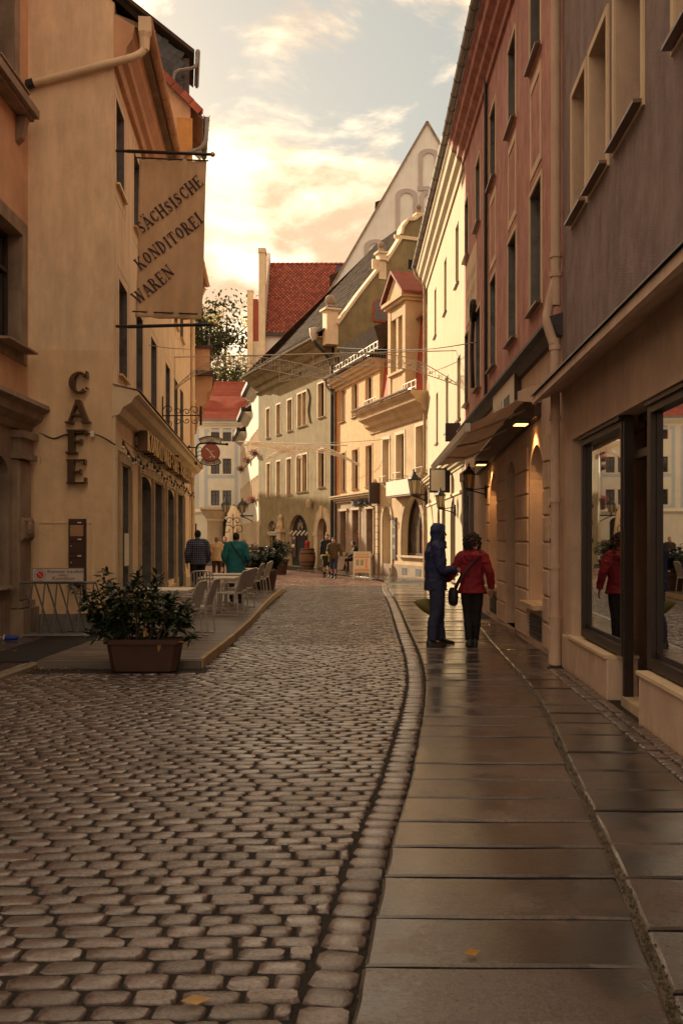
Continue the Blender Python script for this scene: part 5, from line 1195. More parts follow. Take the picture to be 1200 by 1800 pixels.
# the roof sheet bulges into eyebrow dormers
rows = []; eyes = [uh(370) - 7.1, uh(370), uh(428)]
nu, nv = 150, 26
for k in range(nv + 1):
    t = k / nv; r = []
    for i in range(nu + 1):
        u = WH * i / nu; y = -.55 + 6.4 * t; z = 12.4 + 4.3 * t
        if .30 < t < .62:
            for e in eyes:
                d_ = abs(u - e) / 1.9
                if d_ < 1: z += .62 * (cos(pi * d_) * .5 + .5) ** 1.2 * max(0, 1 - (t - .32) / .3); y -= .25 * (cos(pi * d_) * .5 + .5) * max(0, 1 - (t - .32) / .3)
        r.append(V((u, y, z)))
    rows.append(r)
rf = MB(); rf.loft(rows, False, False); rf.add([(0, 5.85, 16.7), (WH, 5.85, 16.7), (WH, 12, 12.4), (0, 12, 12.4)], [(0, 1, 2, 3)])
rfH = rf.build('roof', K['roofred'], H)
tr_ = MB()
for k in range(40):
    t = k / 40
    if .28 < t < .64: continue
    y, z = -.55 + 6.4 * t, 12.4 + 4.3 * t; tr_.extr([(0, y - .02, z + .005), (0, y + .16, z + .115), (0, y + .16, z + .13), (0, y - .04, z + .045)], (WH, 0, 0))
tr_.build('tile_courses', K['roofred'], rfH)
for e in eyes:
    b = MB(); b.extr([(e - 1.2, 1.33, 13.75)] + [(e + 1.2 * q / 6, 1.33, 13.76 + .52 * (cos(pi * q / 6) * .5 + .5)) for q in range(-6, 7)] + [(e + 1.2, 1.33, 13.75)], (0, .1, 0)); o = b.build('eyebrow_dormer', K['hwall'], H)
    b = MB(); b.box(e - .3, e + .3, 1.28, 1.33, 13.85, 14.15); b.build('pane', K['dark'], o)
b = MB(); b.box(0, WH, 5.7, 6.0, 16.65, 16.85); b.build('ridge_tiles', K['roofred'], H)
co = thing('stone_column', 'stout round stone column with square capital before the dark archway', 'column', (PX(378, 80), 80, 0))
b = MB(); b.lathe([(.85, 0), (.85, .2), (.66, .35), (.64, 3.0), (.74, 3.1), (.72, 3.2)], (0, 0, 0), 14); b.build('shaft', K['cream_trim'], co, True)
b = MB(); b.lathe([(.72, 3.2), (1.15, 3.9), (1.25, 4.0)], (0, 0, 0), 8); b.box(-1.1, 1.1, -1.1, 1.1, 4.0, 4.2); b.build('capital', K['cream_trim'], co)
# added house, out of view, put here to shade the lower olive house
bl = thing('shade_house', 'added unseen house behind the cafe row that shades the olive house', 'building', (-21.4, 70, 0))
b = MB(); b.box(-6, 4.9, -3, 8, 0, 11); b.build('wall', K['white'], bl); b = MB(); b.extr([(-6.3, -3.3, 11), (5.2, -3.3, 11), (5.2, 2.5, 13.3), (-6.3, 2.5, 13.3)], (0, 0, .2)); b.extr([(-6.3, 2.5, 13.3), (5.2, 2.5, 13.3), (5.2, 8.3, 11), (-6.3, 8.3, 11)], (0, 0, .2)); b.build('roof', K['roofred'], bl)
# ================================================================ cafe house (left)
FJ = Fr((-3.93, 16.7), (-5.33, 34.2)); uj = lambda px, o=0.0: FJ.u(px, o)
J = FJ.root('cafe_house', 'cream cafe house with windowless gable carrying big vertical letters')
WJ = FJ.W
w1 = [(uj(210), 1.0), (uj(240), 1.05), (uj(266), 1.15), (uj(291.5), 1.15), (uj(306.5), 1.1), (uj(317), 1.1)]
hJ = [(u, 4.62, u + w, 6.32) for u, w in w1] + [(u, 7.92, u + w, 9.42) for u, w in [(uj(205), .95), (uj(236), 1.0)] + w1[2:]]
wall(J, 'wall', K['cream'], 0, WJ, 4.2, 10.35, hJ, .24, 10, K['plinth'])
for h in hJ: window(J, h[0], h[1], h[2] - h[0], h[3] - h[1], 'vh', .22, K['woodframe'], 'goldrim', .07)
for h in hJ:      # thin painted frames round the windows
    f = MB(); a, z0, b_, z1 = h; q = .20; w = .035
    f.box(a - q, a - q + w, -.006, .01, z0 - .3, z1 + q); f.box(b_ + q - w, b_ + q, -.006, .01, z0 - .3, z1 + q); f.box(a - q + w, b_ + q - w, -.006, .01, z1 + q - w, z1 + q); f.box(a - q + w, b_ + q - w, -.006, .01, z0 - .3, z0 - .3 + w)
    f.build('painted_frame', K['cream_trim'], J)
oJ = [(uj(210.5), .12, uj(226), 3.0), (uj(245), .50, uj(266), 3.0, .25), (uj(268.5), .12, uj(285), 3.0), (uj(291.5), .5, uj(306), 3.0, .25), (uj(309.5), .12, uj(322), 3.0)]
wall(J, 'ground_floor_wall', K['cream'], 0, WJ, -.05, 4.2, oJ, .50, 10, K['plinth'])
for i, h in enumerate(oJ):
    if i in (1, 3):
        w_ = window(J, h[0], h[1], h[2] - h[0], h[3] - h[1], 'v', .42, K['woodframe'], None)
    else:
        b = MB(); b.box(h[0], h[0] + .1, .40, .48, h[1], h[3]); b.box(h[2] - .1, h[2], .40, .48, h[1], h[3]); b.box(h[0] + .1, h[2] - .1, .40, .48, 2.35, 2.45); d_ = b.build('door', K['woodframe'], J)
        b = MB(); b.box(h[0] + .1, h[2] - .1, .44, .46, h[1], 2.35); b.box(h[0] + .1, h[2] - .1, .44, .46, 2.45, h[3]); b.build('pane', K['glass'], d_)
        b = MB(); b.box(h[0] - .02, h[2] + .02, -.12, .5, -.04, .11); b.build('doorstep', K['sand_light'], J)
    for x in (h[0] - .17, h[2] + .03):       # stone jambs with a bead
        b = MB(); b.box(x, x + .14, -.05, .04, .52, 3.02); b.box(x - .03, x + .17, -.09, .04, .06, .52); b.tube([(x + .02, -.055, .55), (x + .02, -.055, 2.95)], .025, 6); b.build('jamb', K['sand_light'], J)
    b = MB(); b.box(h[0] - .17, h[2] + .17, -.045, .04, 3.025, 3.16); b.build('lintel', K['sand_light'], J)
for x0, x1 in ((-.012, .25), (WJ - .4, WJ + .01)): b = MB(); b.box(x0, x1, -.03, .02, .3, 4.16); b.build('corner_strip', K['cream_trim'], J)
b = MB(); b.prism([(.02, 4.30), (-.42, 4.20), (-.44, 4.14), (-.36, 4.10), (-.30, 4.00), (-.16, 3.92), (-.10, 3.80), (.02, 3.76)], -.03, WJ + .25); b.build('shop_cornice', K['cream_trim'], J)
b = MB(); b.prism([(.01, 4.325), (-.45, 4.225), (-.455, 4.21), (.01, 4.306)], -.05, WJ + .27); b.build('cornice_flashing', K['sill'], J)
b = MB(); b.prism([(.02, 3.30), (-.03, 3.30), (-.03, 3.22), (.02, 3.20)], .27, WJ - .41); b.build('string_course', K['cream_trim'], J)
for x0, x1 in ((0.0, oJ[0][0] - .02), (oJ[0][2] + .02, oJ[2][0] - .02), (oJ[2][2] + .02, oJ[4][0] - .02), (oJ[4][2] + .02, WJ + .02)): b = MB(); b.box(x0, x1, -.08, .02, -.05, .36); b.build('plinth', K['sand_light'], J)
# gable end: two tones of paint and grey base
b = MB(); b.box(-.012, 0, .002, 6, .36, 4.90); b.build('repainted_gable', K['cream_low'], J)
b = MB(); b.box(-.03, 0, .0, 6, -.05, .36); b.build('gable_plinth', K['plinth'], J)
b = MB(); b.extr([(0, 0, 10.35), (0, -.02, 10.9), (0, 5, 15.4), (0, 10, 10.9), (0, 10, 10.35)], (.3, 0, 0)); b.build('gable_wall', K['cream'], J)
b = MB(); b.prism([(0, 10.36), (0, 9.80), (-.08, 9.80), (-.11, 9.95), (-.20, 10.02), (-.22, 10.14), (-.32, 10.30), (-.36, 10.52), (0, 10.72)], 0.0, WJ); b.build('eaves_cornice', K['orange'], J)
b = MB(); b.prism([(.0, 10.74), (-.50, 10.56), (-.50, 10.50), (0, 10.55)], .02, WJ); b.build('soffit_board', K['sand'], J)
gutter(J, -.02, WJ + .1, -.56, 10.66, 10.66, .10, K['orange'])
b = MB(); b.extr([(-.06, -.50, 10.62), (-.06, 5, 15.6), (-.06, 10.4, 10.6), (-.06, 10.4, 10.45), (-.06, 5, 15.42), (-.06, -.50, 10.52)], (WJ + .1, 0, 0)); b.build('roof', K['darkroof'], J)
b = MB(); b.box(-.07, .09, -.64, -.43, 10.40, 10.66); b.lathe([(.08, -.30), (.09, -.1), (.12, 0)], (-.0, -.53, 10.40), 8); b.build('rain_head', K['cream_trim'], J)
downpipe(J, smooth_path([(0.0, -.53, 10.3), (-.02, -.50, 10.08), (-.07, -.30, 9.93), (-.09, 0.1, 9.80), (-.09, .75, 9.60), (-.09, 1.50, 9.38)], 5), .065, K['cream_trim'])
b = MB(); b.tube([(-.09, 1.33, 9.43), (-.09, 1.52, 9.37)], .08, 10); b.build('pipe_end', K['iron'], J)
downpipe(J, smooth_path([(WJ - .02, -.5, 10.5), (WJ - .02, -.3, 10.1), (WJ - .03, -.10, 9.7), (WJ - .03, -.10, .1)], 5), .07, K['cream_trim'], [(WJ - .03, -.1, z) for z in (8.5, 6.5, 2.5)])
b = MB()
for x0, x1, z0, z1 in ((.25, 1.02, 1.0, 1.88),):
    w = .012; gy0, gy1 = .35, 1.25
    b.box(-.03, -.011, gy0, gy1, 1.92, 1.935); b.box(-.03, -.011, gy0, gy0 + .015, .9, 1.92); b.box(-.03, -.011, gy1 - .015, gy1, .9, 1.92); b.box(-.03, -.011, gy0, gy1, .9, .915)
b.build('meter_hatch', K['cream'], J)
b = MB(); b.box(-.005, .03, -.055, -.045, 3.05, 3.17); b.build('small_plate', K['goldrim'], J)
vp = MB(); vp.box(uj(214) , uj(214) + .55, -.06, -.052, 1.15, 1.75); o = vp.build('price_list', K['paper'], J); o.location = (-.02, -.0, 0)
# ---- fascia letters
sg = thing('bakery_fascia_letters', 'long row of deep gilt-edged metal letters on the cafe front cornice', 'sign', FJ.w(uj(236), -.02, 3.42), FJ.rz)
txt = 'KONDITOREI-CAFÉ SCHREIBER'; h_ = .40; L_ = uj(323) - uj(236)
tot = sum(GL[c][0] + .10 for c in txt) * h_; k_ = L_ / tot; x = 0
for c in txt:
    w, P = glyph_polys(c)
    if P:
        b = MB()
        for i, p in enumerate(P):
            y0 = -.24 - .0006 * i; b.extr([(x + q[0] * h_ * k_, y0, q[1] * h_) for q in p], (0, .20, 0))
        lt = b.build('letter', K['bronze'], sg)
        b = MB()
        for i, p in enumerate(P):
            y0 = -.252 - .0006 * i; b.extr([(x + q[0] * h_ * k_, y0, q[1] * h_) for q in p], (0, .010, 0))
        b.build('gilt_face', K['goldrim'], lt)
    x += (w + .10) * h_ * k_
b = MB(); b.box(0, L_, -.035, -.015, .06, .10); b.box(0, L_, -.035, -.015, .30, .34); b.build('mounting_rail', K['iron'], sg)
# ---- CAFE letters on the gable
gx = lambda px: PX(px, 16.6)
cs = thing('cafe_letters', 'four big bronze letters spelling CAFE down the cream gable', 'sign', (gx(140), 16.66, 4.2))
for c, y0, y1, px in (('C', 695, 653, 140), ('A', 745, 703, 139.5), ('F', 798, 756, 139), ('E', 851, 808, 138.5)):
    zb, zt_ = PZ(y0, 16.6) - 4.2, PZ(y1, 16.6) - 4.2; w, P = glyph_polys(c); h_ = zt_ - zb; b = MB(); sx = .39 / w / h_
    for i, p in enumerate(P): b.extr([(gx(px) - gx(140) + (q[0] - w / 2) * h_ * sx, -.17 - .0012 * i, zb + q[1] * h_) for q in p], (0, .13, 0))
    o = b.build('letter', K['bronze'], cs)
    bv = o.modifiers.new('edge', 'BEVEL'); bv.width = .006; bv.segments = 2; bv.limit_method = 'ANGLE'
    o['label'] = 'bronze letter ' + c
# ---- mail boxes
mbx = thing('mailbox_column', 'tall brown column of letterboxes with its reflecting top door coloured bright, on the gable', 'mailbox', (gx(136.5), 16.68, 0))
z0, z1 = PZ(1033, 16.6), PZ(912, 16.6); w = .145
b = MB(); b.bbox(-w, w, -.13, .0, z0, z1, .02); b.build('housing', K['woodframe'], mbx)
mm = [mat('mailbox_reflection', (.46, .27, .15), .3, .1, 5, metal=.3), mat('mailbox_brown', (.085, .042, .030), .35, .1, 5, metal=.3)]  # the top door's bright reflection is put into its base colour
zz = z1 - .03; n = 4; hh_ = (z1 - z0 - .04) / n
for i in range(n):
    b = MB(); b.bbox(-w + .03, w - .03, -.142, -.128, zz - hh_ + .012, zz - .075, .006); d_ = b.build('mailbox_door', mm[0 if i == 0 else 1], mbx)
    b = MB(); b.bbox(-w + .03, w - .03, -.146, -.128, zz - .07, zz, .005); b.build('flap', mm[1], mbx)
    b = MB(); b.box(.02, .085, -.149, -.1465, zz - .045, zz - .025); b.build('name_plate', K['paper'], mbx)
    b = MB(); b.lathe([(.001, 0), (.012, 0), (.012, .01), (.001, .01)], (0, 0, 0), 8); o = b.build('lock', K['alu'], d_, loc=(-w + .055, -.142, zz - .15)); o.rotation_euler = (pi / 2, 0, 0)
    zz -= hh_
# ---- cable and string of bulbs
ca = thing('gable_cable', 'slack green cable looped across the cream gable behind the letters', 'cable', (gx(60), 16.62, 3.2))
P_ = lambda px, py, Y: V((PX(px, Y), Y, PZ(py, Y))) - V((gx(60), 16.62, 3.2))
b = MB(); b.tube(smooth_path([P_(62, 757, 16.6), P_(75, 763, 16.6), P_(95, 771, 16.6), P_(118, 764, 16.58), P_(163, 763, 16.6), P_(185, 771, 16.6), P_(203, 782, 16.55)], 5), .014, 5); b.tube(smooth_path([P_(62, 757, 16.6), P_(66, 790, 16.6), P_(73, 810, 16.6), P_(66, 822, 16.6), P_(56, 820, 16.6)], 5), .012, 5); b.build('cable', K['cable'], ca)
b = MB(); b.box(*[q for a in zip(P_(163, 763, 16.58) - V((.03, .03, .05)), P_(163, 763, 16.58) + V((.03, .03, .05))) for q in a]); b.build('junction_box', K['paper'], ca)
st = thing('bulb_garland', 'string of milky light bulbs hung along the cafe shopfront', 'string lights', FJ.w(.0, -.1, 3.3), FJ.rz)
path = []; bulbs = []; n = 17
for i in range(n + 1):
    u = .05 + (WJ - .3) * i / n; path.append(V((u, -.06 - .03 * sin(i * 1.7), .02 - (.16 if i % 2 else .0) - .05 * sin(i * .9) - .06 * i / n)))
b = MB(); b.tube(smooth_path(path, 4), .013, 5); b.tube([path[0] + V((0, .02, .05)), path[-1] + V((0, .02, .05))], .008, 4); b.build('cable', K['cable'], st)
bm = MB(); bm.ball((0, 0, -.09), .034, 8, 6); b0 = bm.build('bulb', K['bulb'], None, True); bme = b0.data; bpy.data.objects.remove(b0)
sm_ = MB(); sm_.lathe([(.02, -.06), (.024, 0), (.012, .03)], (0, 0, 0), 6); s0 = sm_.build('socket', K['iron']); sme = s0.data; bpy.data.objects.remove(s0)
for i in range(n * 2):
    p = path[i // 2] if i % 2 == 0 else (path[i // 2] + path[i // 2 + 1]) / 2 + V((0, 0, -.02)); o = link('bulb', bme, st, p); link('socket', sme, o)
# ---- wrought iron bracket without a sign, on the front
ib = thing('scrolled_bracket', 'black scrolled iron bracket without a sign on the cafe front', 'bracket', FJ.w(uj(285), 0, 4.75), FJ.rz)
b = MB(); b.tube([(0, -.02, -.42), (0, -.02, .52)], .018, 5); b.tube([(0, 0, .03), (0, -.98, .05)], .016, 6); b.tube([(0, -.98, -.20), (0, -.98, .28)], .03, 6)
for (yc, zc, r, sgn) in ((-.16, .18, .13, 1), (-.16, -.16, .13, -1), (-.40, .14, .09, 1), (-.40, -.10, .09, -1), (-.62, .13, .09, 1), (-.62, -.09, .08, -1), (-.82, .17, .12, 1), (-.83, -.10, .08, -1)):
    b.tube([(0, yc + r * (1 - i / 20) * cos(sgn * i * .42), zc + r * (1 - i / 20) * sin(sgn * i * .42)) for i in range(17)], .011, 5)
b.build('scrolls', K['iron'], ib)
# ---- the round guild sign hanging at the end of the cafe front
gs = thing('round_guild_sign', 'round red sign with white emblem between lettered ribbons on iron arm', 'sign', FJ.w(WJ - 3.0, 0, 0), FJ.rz)
Yg = FJ.w(WJ - 3.0, -1.3, 0).y
gw = lambda px: -(FJ.n.dot(V((PX(px, Yg), Yg, 0)) - FJ.w(WJ - 3.0, 0, 0))); gz_ = lambda py: PZ(py, Yg)
yc, zc, r = gw(370.5), gz_(796), .285 * 1.0
b = MB(); b.tube([(0, 0, gz_(787)), (0, gw(346), gz_(787))], .022, 6); b.tube([(0, 0, gz_(814)), (0, gw(346), gz_(814))], .022, 6)
b.tube(smooth_path([(0, gw(345.5), gz_(818)), (0, gw(345.5), gz_(800)), (0, gw(345.5), gz_(788)), (0, gw(352), gz_(780)), (0, gw(365), gz_(779.5)), (0, gw(398), gz_(781))], 5), .03, 8)
for y_, z_ in ((gw(333), gz_(786)), (gw(333), gz_(814)), (gw(399), gz_(781))): b.ball((0, y_, z_), .05, 7, 5)
for k in range(3): b.tube([(0, gw(350) - .02 + .07 * cos(i * .6), gz_(790 + 7 * k) + .07 * sin(i * .6)) for i in range(9)], .009, 5)
for px in (361, 381): b.tube([(0, gw(px), gz_(783)), (0, gw(px), gz_(785))], .014, 5); b.tube([(0, gw(px), gz_(781)), (0, gw(px), gz_(775))], .014, 5); b.tube([(0, gw(px), gz_(809)), (0, gw(px), gz_(814))], .014, 5)
b.build('iron_arm', K['iron'], gs)
def disc(x0, x1, r_): return [[V((x, yc + r_ * cos(2 * pi * k / 28), zc + r_ * .96 * sin(2 * pi * k / 28))) for k in range(28)] for x in (x0, x1)]
b = MB(); b.loft(disc(-.025, .025, r + .02)); b.build('rim', K['iron'], gs, True)
b = MB(); b.loft(disc(-.032, .032, r)); ds = b.build('disc', mat('sign_rose_red', (.46, .13, .105), .6, .06, 5), gs)
b = MB()      # spindle emblem
for (a0, a1, w) in (((-.15, .15), (-.04, .06), .05), ((-.04, .06), (.06, -.10), .05), ((.06, -.10), (.14, -.16), .06), ((.02, .05), (.10, .05), .025), ((-.02, -.16), (.0, -.12), .06)):
    b.bar((-.036, yc - a0[0] , zc + a0[1]), (-.036, yc - a1[0], zc + a1[1]), .008, w, up=(0, 0, 1)) if abs(a0[1] - a1[1]) < .001 else b.bar((-.036, yc - a0[0], zc + a0[1]), (-.036, yc - a1[0], zc + a1[1]), w, .008, up=(1, 0, 0))
b.build('emblem', K['paper'], ds)
def ribbon(pc, rad, a0, a1, wd, txt, hgt, up, txt2=None):
    n = 12; q = MB(); P = []
    A = [radians(a0 + (a1 - a0) * i / n) for i in range(n + 1)]
    inn = [(-.02, pc[0] - rad * cos(a), pc[1] + rad * sin(a)) for a in A]; ot = [(-.02, pc[0] - (rad + wd) * cos(a), pc[1] + (rad + wd) * sin(a)) for a in A]
    for i in range(n): q.extr([inn[i], ot[i], ot[i + 1], inn[i + 1]], (.04, 0, 0))
    o = q.build('ribbon', K['paper'], gs)
    e = MB()
    for L2 in (inn, ot): e.tube(L2, .014, 5)
    e.tube([inn[0], ot[0]], .014, 5); e.tube([inn[-1], ot[-1]], .014, 5); e.build('ribbon_edge', K['iron'], o)
    t = MB(); am = radians((a0 + a1) / 2)
    def fn(x, y, d):
        rr = (rad + .03 + y) if up else (rad + wd - .03 - y); s_ = 1 if up else -1; a = am - s_ * x / (rad + wd / 2); return (-.022 - d, pc[0] - rr * cos(a), pc[1] + rr * sin(a))
    serif_text(t, txt, (lambda x, y, d: fn(x, y + (wd * .44 if txt2 else wd * .1), d)), hgt, .004)
    if txt2: serif_text(t, txt2, (lambda x, y, d: fn(x, y - .005, d)), hgt * .9, .004)
    t.build('ribbon_lettering', K['ink'], o)
ribbon((yc, gz_(811)), .62, 118, 62, .19, 'KONDITOREI', .072, True, 'CAFÉ')
ribbon((yc, gz_(782)), .52, -120, -60, .155, 'SCHREIBER', .085, False)
# ---- cloth banner
bn = thing('cloth_banner', 'long beige cloth banner with slanting dark lettering hung between two poles', 'banner', (PX(302, 16.95), 16.95, 0))
o_ = V((PX(302, 16.95), 16.95, 0)); Yb = 16.95; bx = lambda px: PX(px, Yb) - o_.x; bz = lambda py: PZ(py, Yb)
for (x0, y0, x1, y1, nm) in ((202, 265, 372, 271.5, 'upper_pole'), (204, 573.5, 376, 570, 'lower_pole')):
    b = MB(); b.tube([(bx(x0), 0, bz(y0)), (bx(x0 + 22), 0, bz(y0 + .8)), (bx(x0 + 22.5), 0, bz(y0 + .8)), (bx(x1), 0, bz(y1))], [.026, .026, .032, .028], 8); p = b.build(nm, K['iron'], bn, True)
    b = MB(); b.ball((bx(x1 + 2), 0, bz(y1)), .045, 8, 6); b.build('knob', K['goldrim'], p, True)
    b = MB(); b.box(bx(x0) - .03, bx(x0) + .0, -.03, .03, bz(y0) - .16, bz(y0) + .14); b.build('wall_plate', K['goldrim'], p)
cl = MB(); nx, nz = 26, 60
TL, TR, BL, BR = (245, 279), (363.5, 284), (238, 557), (355.5, 563)
def bpt(s_, t, d=0.0):
    px = TL[0] + (TR[0] - TL[0]) * s_ + (BL[0] - TL[0]) * t + ((BR[0] - BL[0]) - (TR[0] - TL[0])) * s_ * t
    py = TL[1] + (TR[1] - TL[1]) * s_ + (BL[1] - TL[1]) * t + ((BR[1] - BL[1]) - (TR[1] - TL[1])) * s_ * t
    e = (1 - t) ** 2 * .6 + t ** 6 * .7 + .15
    w = .042 * e * (sin(s_ * 17 + t * 1.2) + .6 * sin(s_ * 33 + 1 + t * 2)) + .05 * sin(pi * t) * sin(1.2 + 2.2 * s_) + .022 * sin(s_ * 6 - t * 7)
    w += .016 * mnoise.noise((s_ * 5, t * 11, .3)) + .008 * mnoise.noise((s_ * 13, t * 24, 1.3))
    return (bx(px), w - d, bz(py))
cl.loft([[bpt(i / nx, k / nz) for i in range(nx + 1)] for k in range(nz + 1)], False, False)
clo = cl.build('cloth', K['canvas'], bn, True); clo.modifiers.new('thickness', 'SOLIDIFY').thickness = .004
for t0 in (.025, .965):
    b = MB(); b.tube([bpt(-.05, t0 if t0 > .5 else 0.0, .0), bpt(1.03, t0 if t0 > .5 else 0.0, .0)], .014, 6); b.build('batten', K['iron'], bn)
b = MB()
for s_ in (.04, .97): b.tube([V(bpt(s_, 0)) , V((bpt(s_, 0)[0], 0, bz(269)))], .008, 5); b.tube([V(bpt(s_, 1)), V((bpt(s_, 1)[0], 0, bz(571)))], .008, 5)
b.build('hook', K['iron'], bn)
lt = MB()
def slant(txt, xa, ya, xb, yb, hgt):
    """letters along a line given in fractions of the cloth"""
    W_, H_ = 1.20, 2.80; ax, az = xa * W_, -ya * H_; ex, ez = xb * W_ - ax, -yb * H_ - az; l = sqrt(ex * ex + ez * ez); ex, ez = ex / l, ez / l
    tot = sum(GL[c][0] + .10 for c in txt) - .10; k = l / (tot * hgt)
    def fn(x, y, d):
        x = (x + tot * hgt / 2) * k; X = ax + ex * x - ez * y * .98; Z = az + ez * x + ex * y * .98
        return bpt(X / W_, -Z / H_,  .024 + d)
    n0 = len(lt.v); serif_text(lt, txt, fn, hgt, .004)
slant('SÄCHSISCHE', .075, .475, .985, .150, .235); slant('KONDITOREI', .055, .705, .99, .385, .235); slant('WAREN', .050, .925, .585, .720, .245)
lt.build('lettering', mat('banner_print', (.045, .030, .042), .85, 0), clo)

# ================================================================ orange house with stone base at the picture's left edge
FI = Fr((-5.37, 3.0), (-5.37, 16.62)); I_ = FI.root('orange_stone_house', 'orange plastered house with carved sandstone ground floor at the left edge')
WI = FI.W
hI = [(WI - .36 - 1.25 - 3.2 * k, 4.80, WI - .36 - 3.2 * k, 6.75) for k in range(4)] + [(WI - .75 - 1.25 - 3.2 * k, 9.0, WI - .75 - 3.2 * k, 11.0) for k in range(4)]
wall(I_, 'wall', K['orange'], 0, WI, 3.9, 13.0, hI, .3, 9, K['sand'])
for h in hI:
    w_ = window(I_, h[0], h[1], h[2] - h[0], h[3] - h[1], 'vh', .26, K['woodframe'], 'sand', .26, .24, K['sand'])
    if h[1] > 8:
        b = MB(); b.box(-.4, h[2] - h[0] + .4, -.30, -.002, -.30, -.16); b.box(-.36, h[2] - h[0] + .36, -.22, -.002, -.36, -.302); b.build('ledge', K['sand'], w_)
        for x in (-.25, h[2] - h[0] + .08): b = MB(); b.extr([(x, -.18, -.37), (x, -.004, -.37), (x, -.004, -.80), (x, -.10, -.72)], (.17, 0, 0)); b.build('corbel', K['sand'], w_)
wall(I_, 'ground_floor_wall', K['sand'], 0, WI, -.05, 3.55, [(WI - 2.4 - 3.2 * k, .9, WI - 1.0 - 3.2 * k, 3.0, .3) for k in range(4)], .35, 9)
for k in range(4): window(I_, WI - 2.4 - 3.2 * k, .9, 1.4, 2.1, 'vh', .3, K['woodframe'], 'sand', .12)
b = MB(); b.prism([(.02, 4.02), (-.36, 3.92), (-.38, 3.84), (-.28, 3.78), (-.25, 3.66), (-.10, 3.56), (-.06, 3.46), (.02, 3.44)], 0, WI + .02); b.build('string_cornice', K['sand'], I_)
for k in range(5):      # rusticated pilasters: shaft, capital, carved boss, base
    x1 = WI - .22 - 3.2 * k; x0 = x1 - .62
    if x0 < 0: continue
    b = MB(); b.bbox(x0, x1, -.12, .02, .62, 2.95, .03); p = b.build('pilaster', K['sand'], I_)
    b = MB(); b.box(x0 - .06, x1 + .06, -.20, .02, 2.96, 3.06); b.box(x0 - .02, x1 + .02, -.15, .02, 3.06, 3.30); b.box(x0 - .08, x1 + .08, -.22, .02, 3.30, 3.42); b.build('capital', K['sand'], p)
    b = MB(); b.bbox(x0 + .02, x1 - .02, -.19, -.121, 1.62, 2.0, .05); b.ball(((x0 + x1) / 2, -.2, 1.81), .13, 8, 6, (1, .4, 1)); b.build('carved_boss', K['sand'], p)
    b = MB(); b.box(x0 - .05, x1 + .05, -.17, .02, .52, .62); b.box(x0 - .10, x1 + .10, -.22, .02, -.05, .50); b.build('base', K['sand'], p)
for i in range(7):
    b = MB(); b.bbox(WI - .21, WI - .005, -.035, .02, .05 + i * .50, .54 + i * .50, .012); b.build('stone', K['sand'], I_)
gable_roof(I_, 0, WI, 0, 4.5, 13, 17.5, K['roofred'], .4)
b = MB(); b.box(WI + .0, WI + .03, .02, .10, 0, 12.9); b.build('joint', K['dark'], I_)
# ================================================================ house with oriel behind the cafe
FK = Fr((-5.42, 34.45), (-6.05, 38.2)); KH = FK.root('oriel_house', 'tall orange house behind the cafe with tiled verge, slate dormer and oriel'); WK = FK.W
zE = 17.15
wall(KH, 'wall', K['orange'], 0, WK, -.05, zE, [(1.3, 1.0, 2.4, 3.0), (1.3, 9.5, 2.3, 11.3), (1.3, 13, 2.3, 14.8)], .25, 9, K['sand'])
window(KH, 1.3, 9.5, 1.0, 1.8, 'vh', .22); window(KH, 1.3, 13, 1.0, 1.8, 'vh', .22); window(KH, 1.3, 1, 1.1, 2, 'vh', .22)
gl_ = lambda px: -FK.n.dot(V((PX(px, 34.4), 34.4, 0)) - FK.p0)   # local inward distance on the gable plane
b = MB(); b.extr([(-.02, -.05, zE - 4.2), (-.02, -.05, zE), (-.02, 5, zE + 4.7), (-.02, 9, zE + 1), (-.02, 9, zE - 4.2)], (.3, 0, 0)); b.build('gable_wall', K['orange'], KH)
b = MB(); b.box(-.035, 0, .25, 3, 10, zE - 1.05); b.build('weathered_patch', mat('bare_render', (.24, .13, .07), .95, .4, 3, .6, 20), KH)
b = MB(); b.box(-.06, .25, -.12, .42, 9.0, zE - .55); b.build('boarded_corner', mat('orange_boards', (.50, .22, .06), .8, .2, 3), KH)
ps = MB()
tl_ = MB(); tl_.box(-.24, .14, -.23, .23, 0, .10); tl_.box(-.27, -.22, -.21, .21, -.16, .07); t0 = tl_.build('verge_tile', K['rooftile']); tme = t0.data; bpy.data.objects.remove(t0)
an_ = math.atan2(4.7, 5.05)
for k in range(12):
    s_ = -.35 + k * .43; link('verge_tile', tme, KH, (0, cos(an_) * s_, zE + .05 + sin(an_) * s_ + .02 * (k % 2)), (an_, 0, 0), (1, 1, 1))
b = MB(); b.extr([(0.1, -.5, zE - .40), (.1, 5, zE + 4.75), (.1, 9, zE + 1), (.1, 9, zE + .8), (.1, 5, zE + 4.6), (.1, -.5, zE - .55)], (WK, 0, 0)); b.build('roof', K['sand'], KH)
gutter(KH, -.1, WK, -.62, zE - .40, zE - .40, .11)
downpipe(KH, smooth_path([(-.1, -.62, zE - .5), (-.1, -.5, zE - 1.5), (-.12, .28, zE - 2.1), (-.12, .30, zE - 4)], 5), .07, K['zinc'])
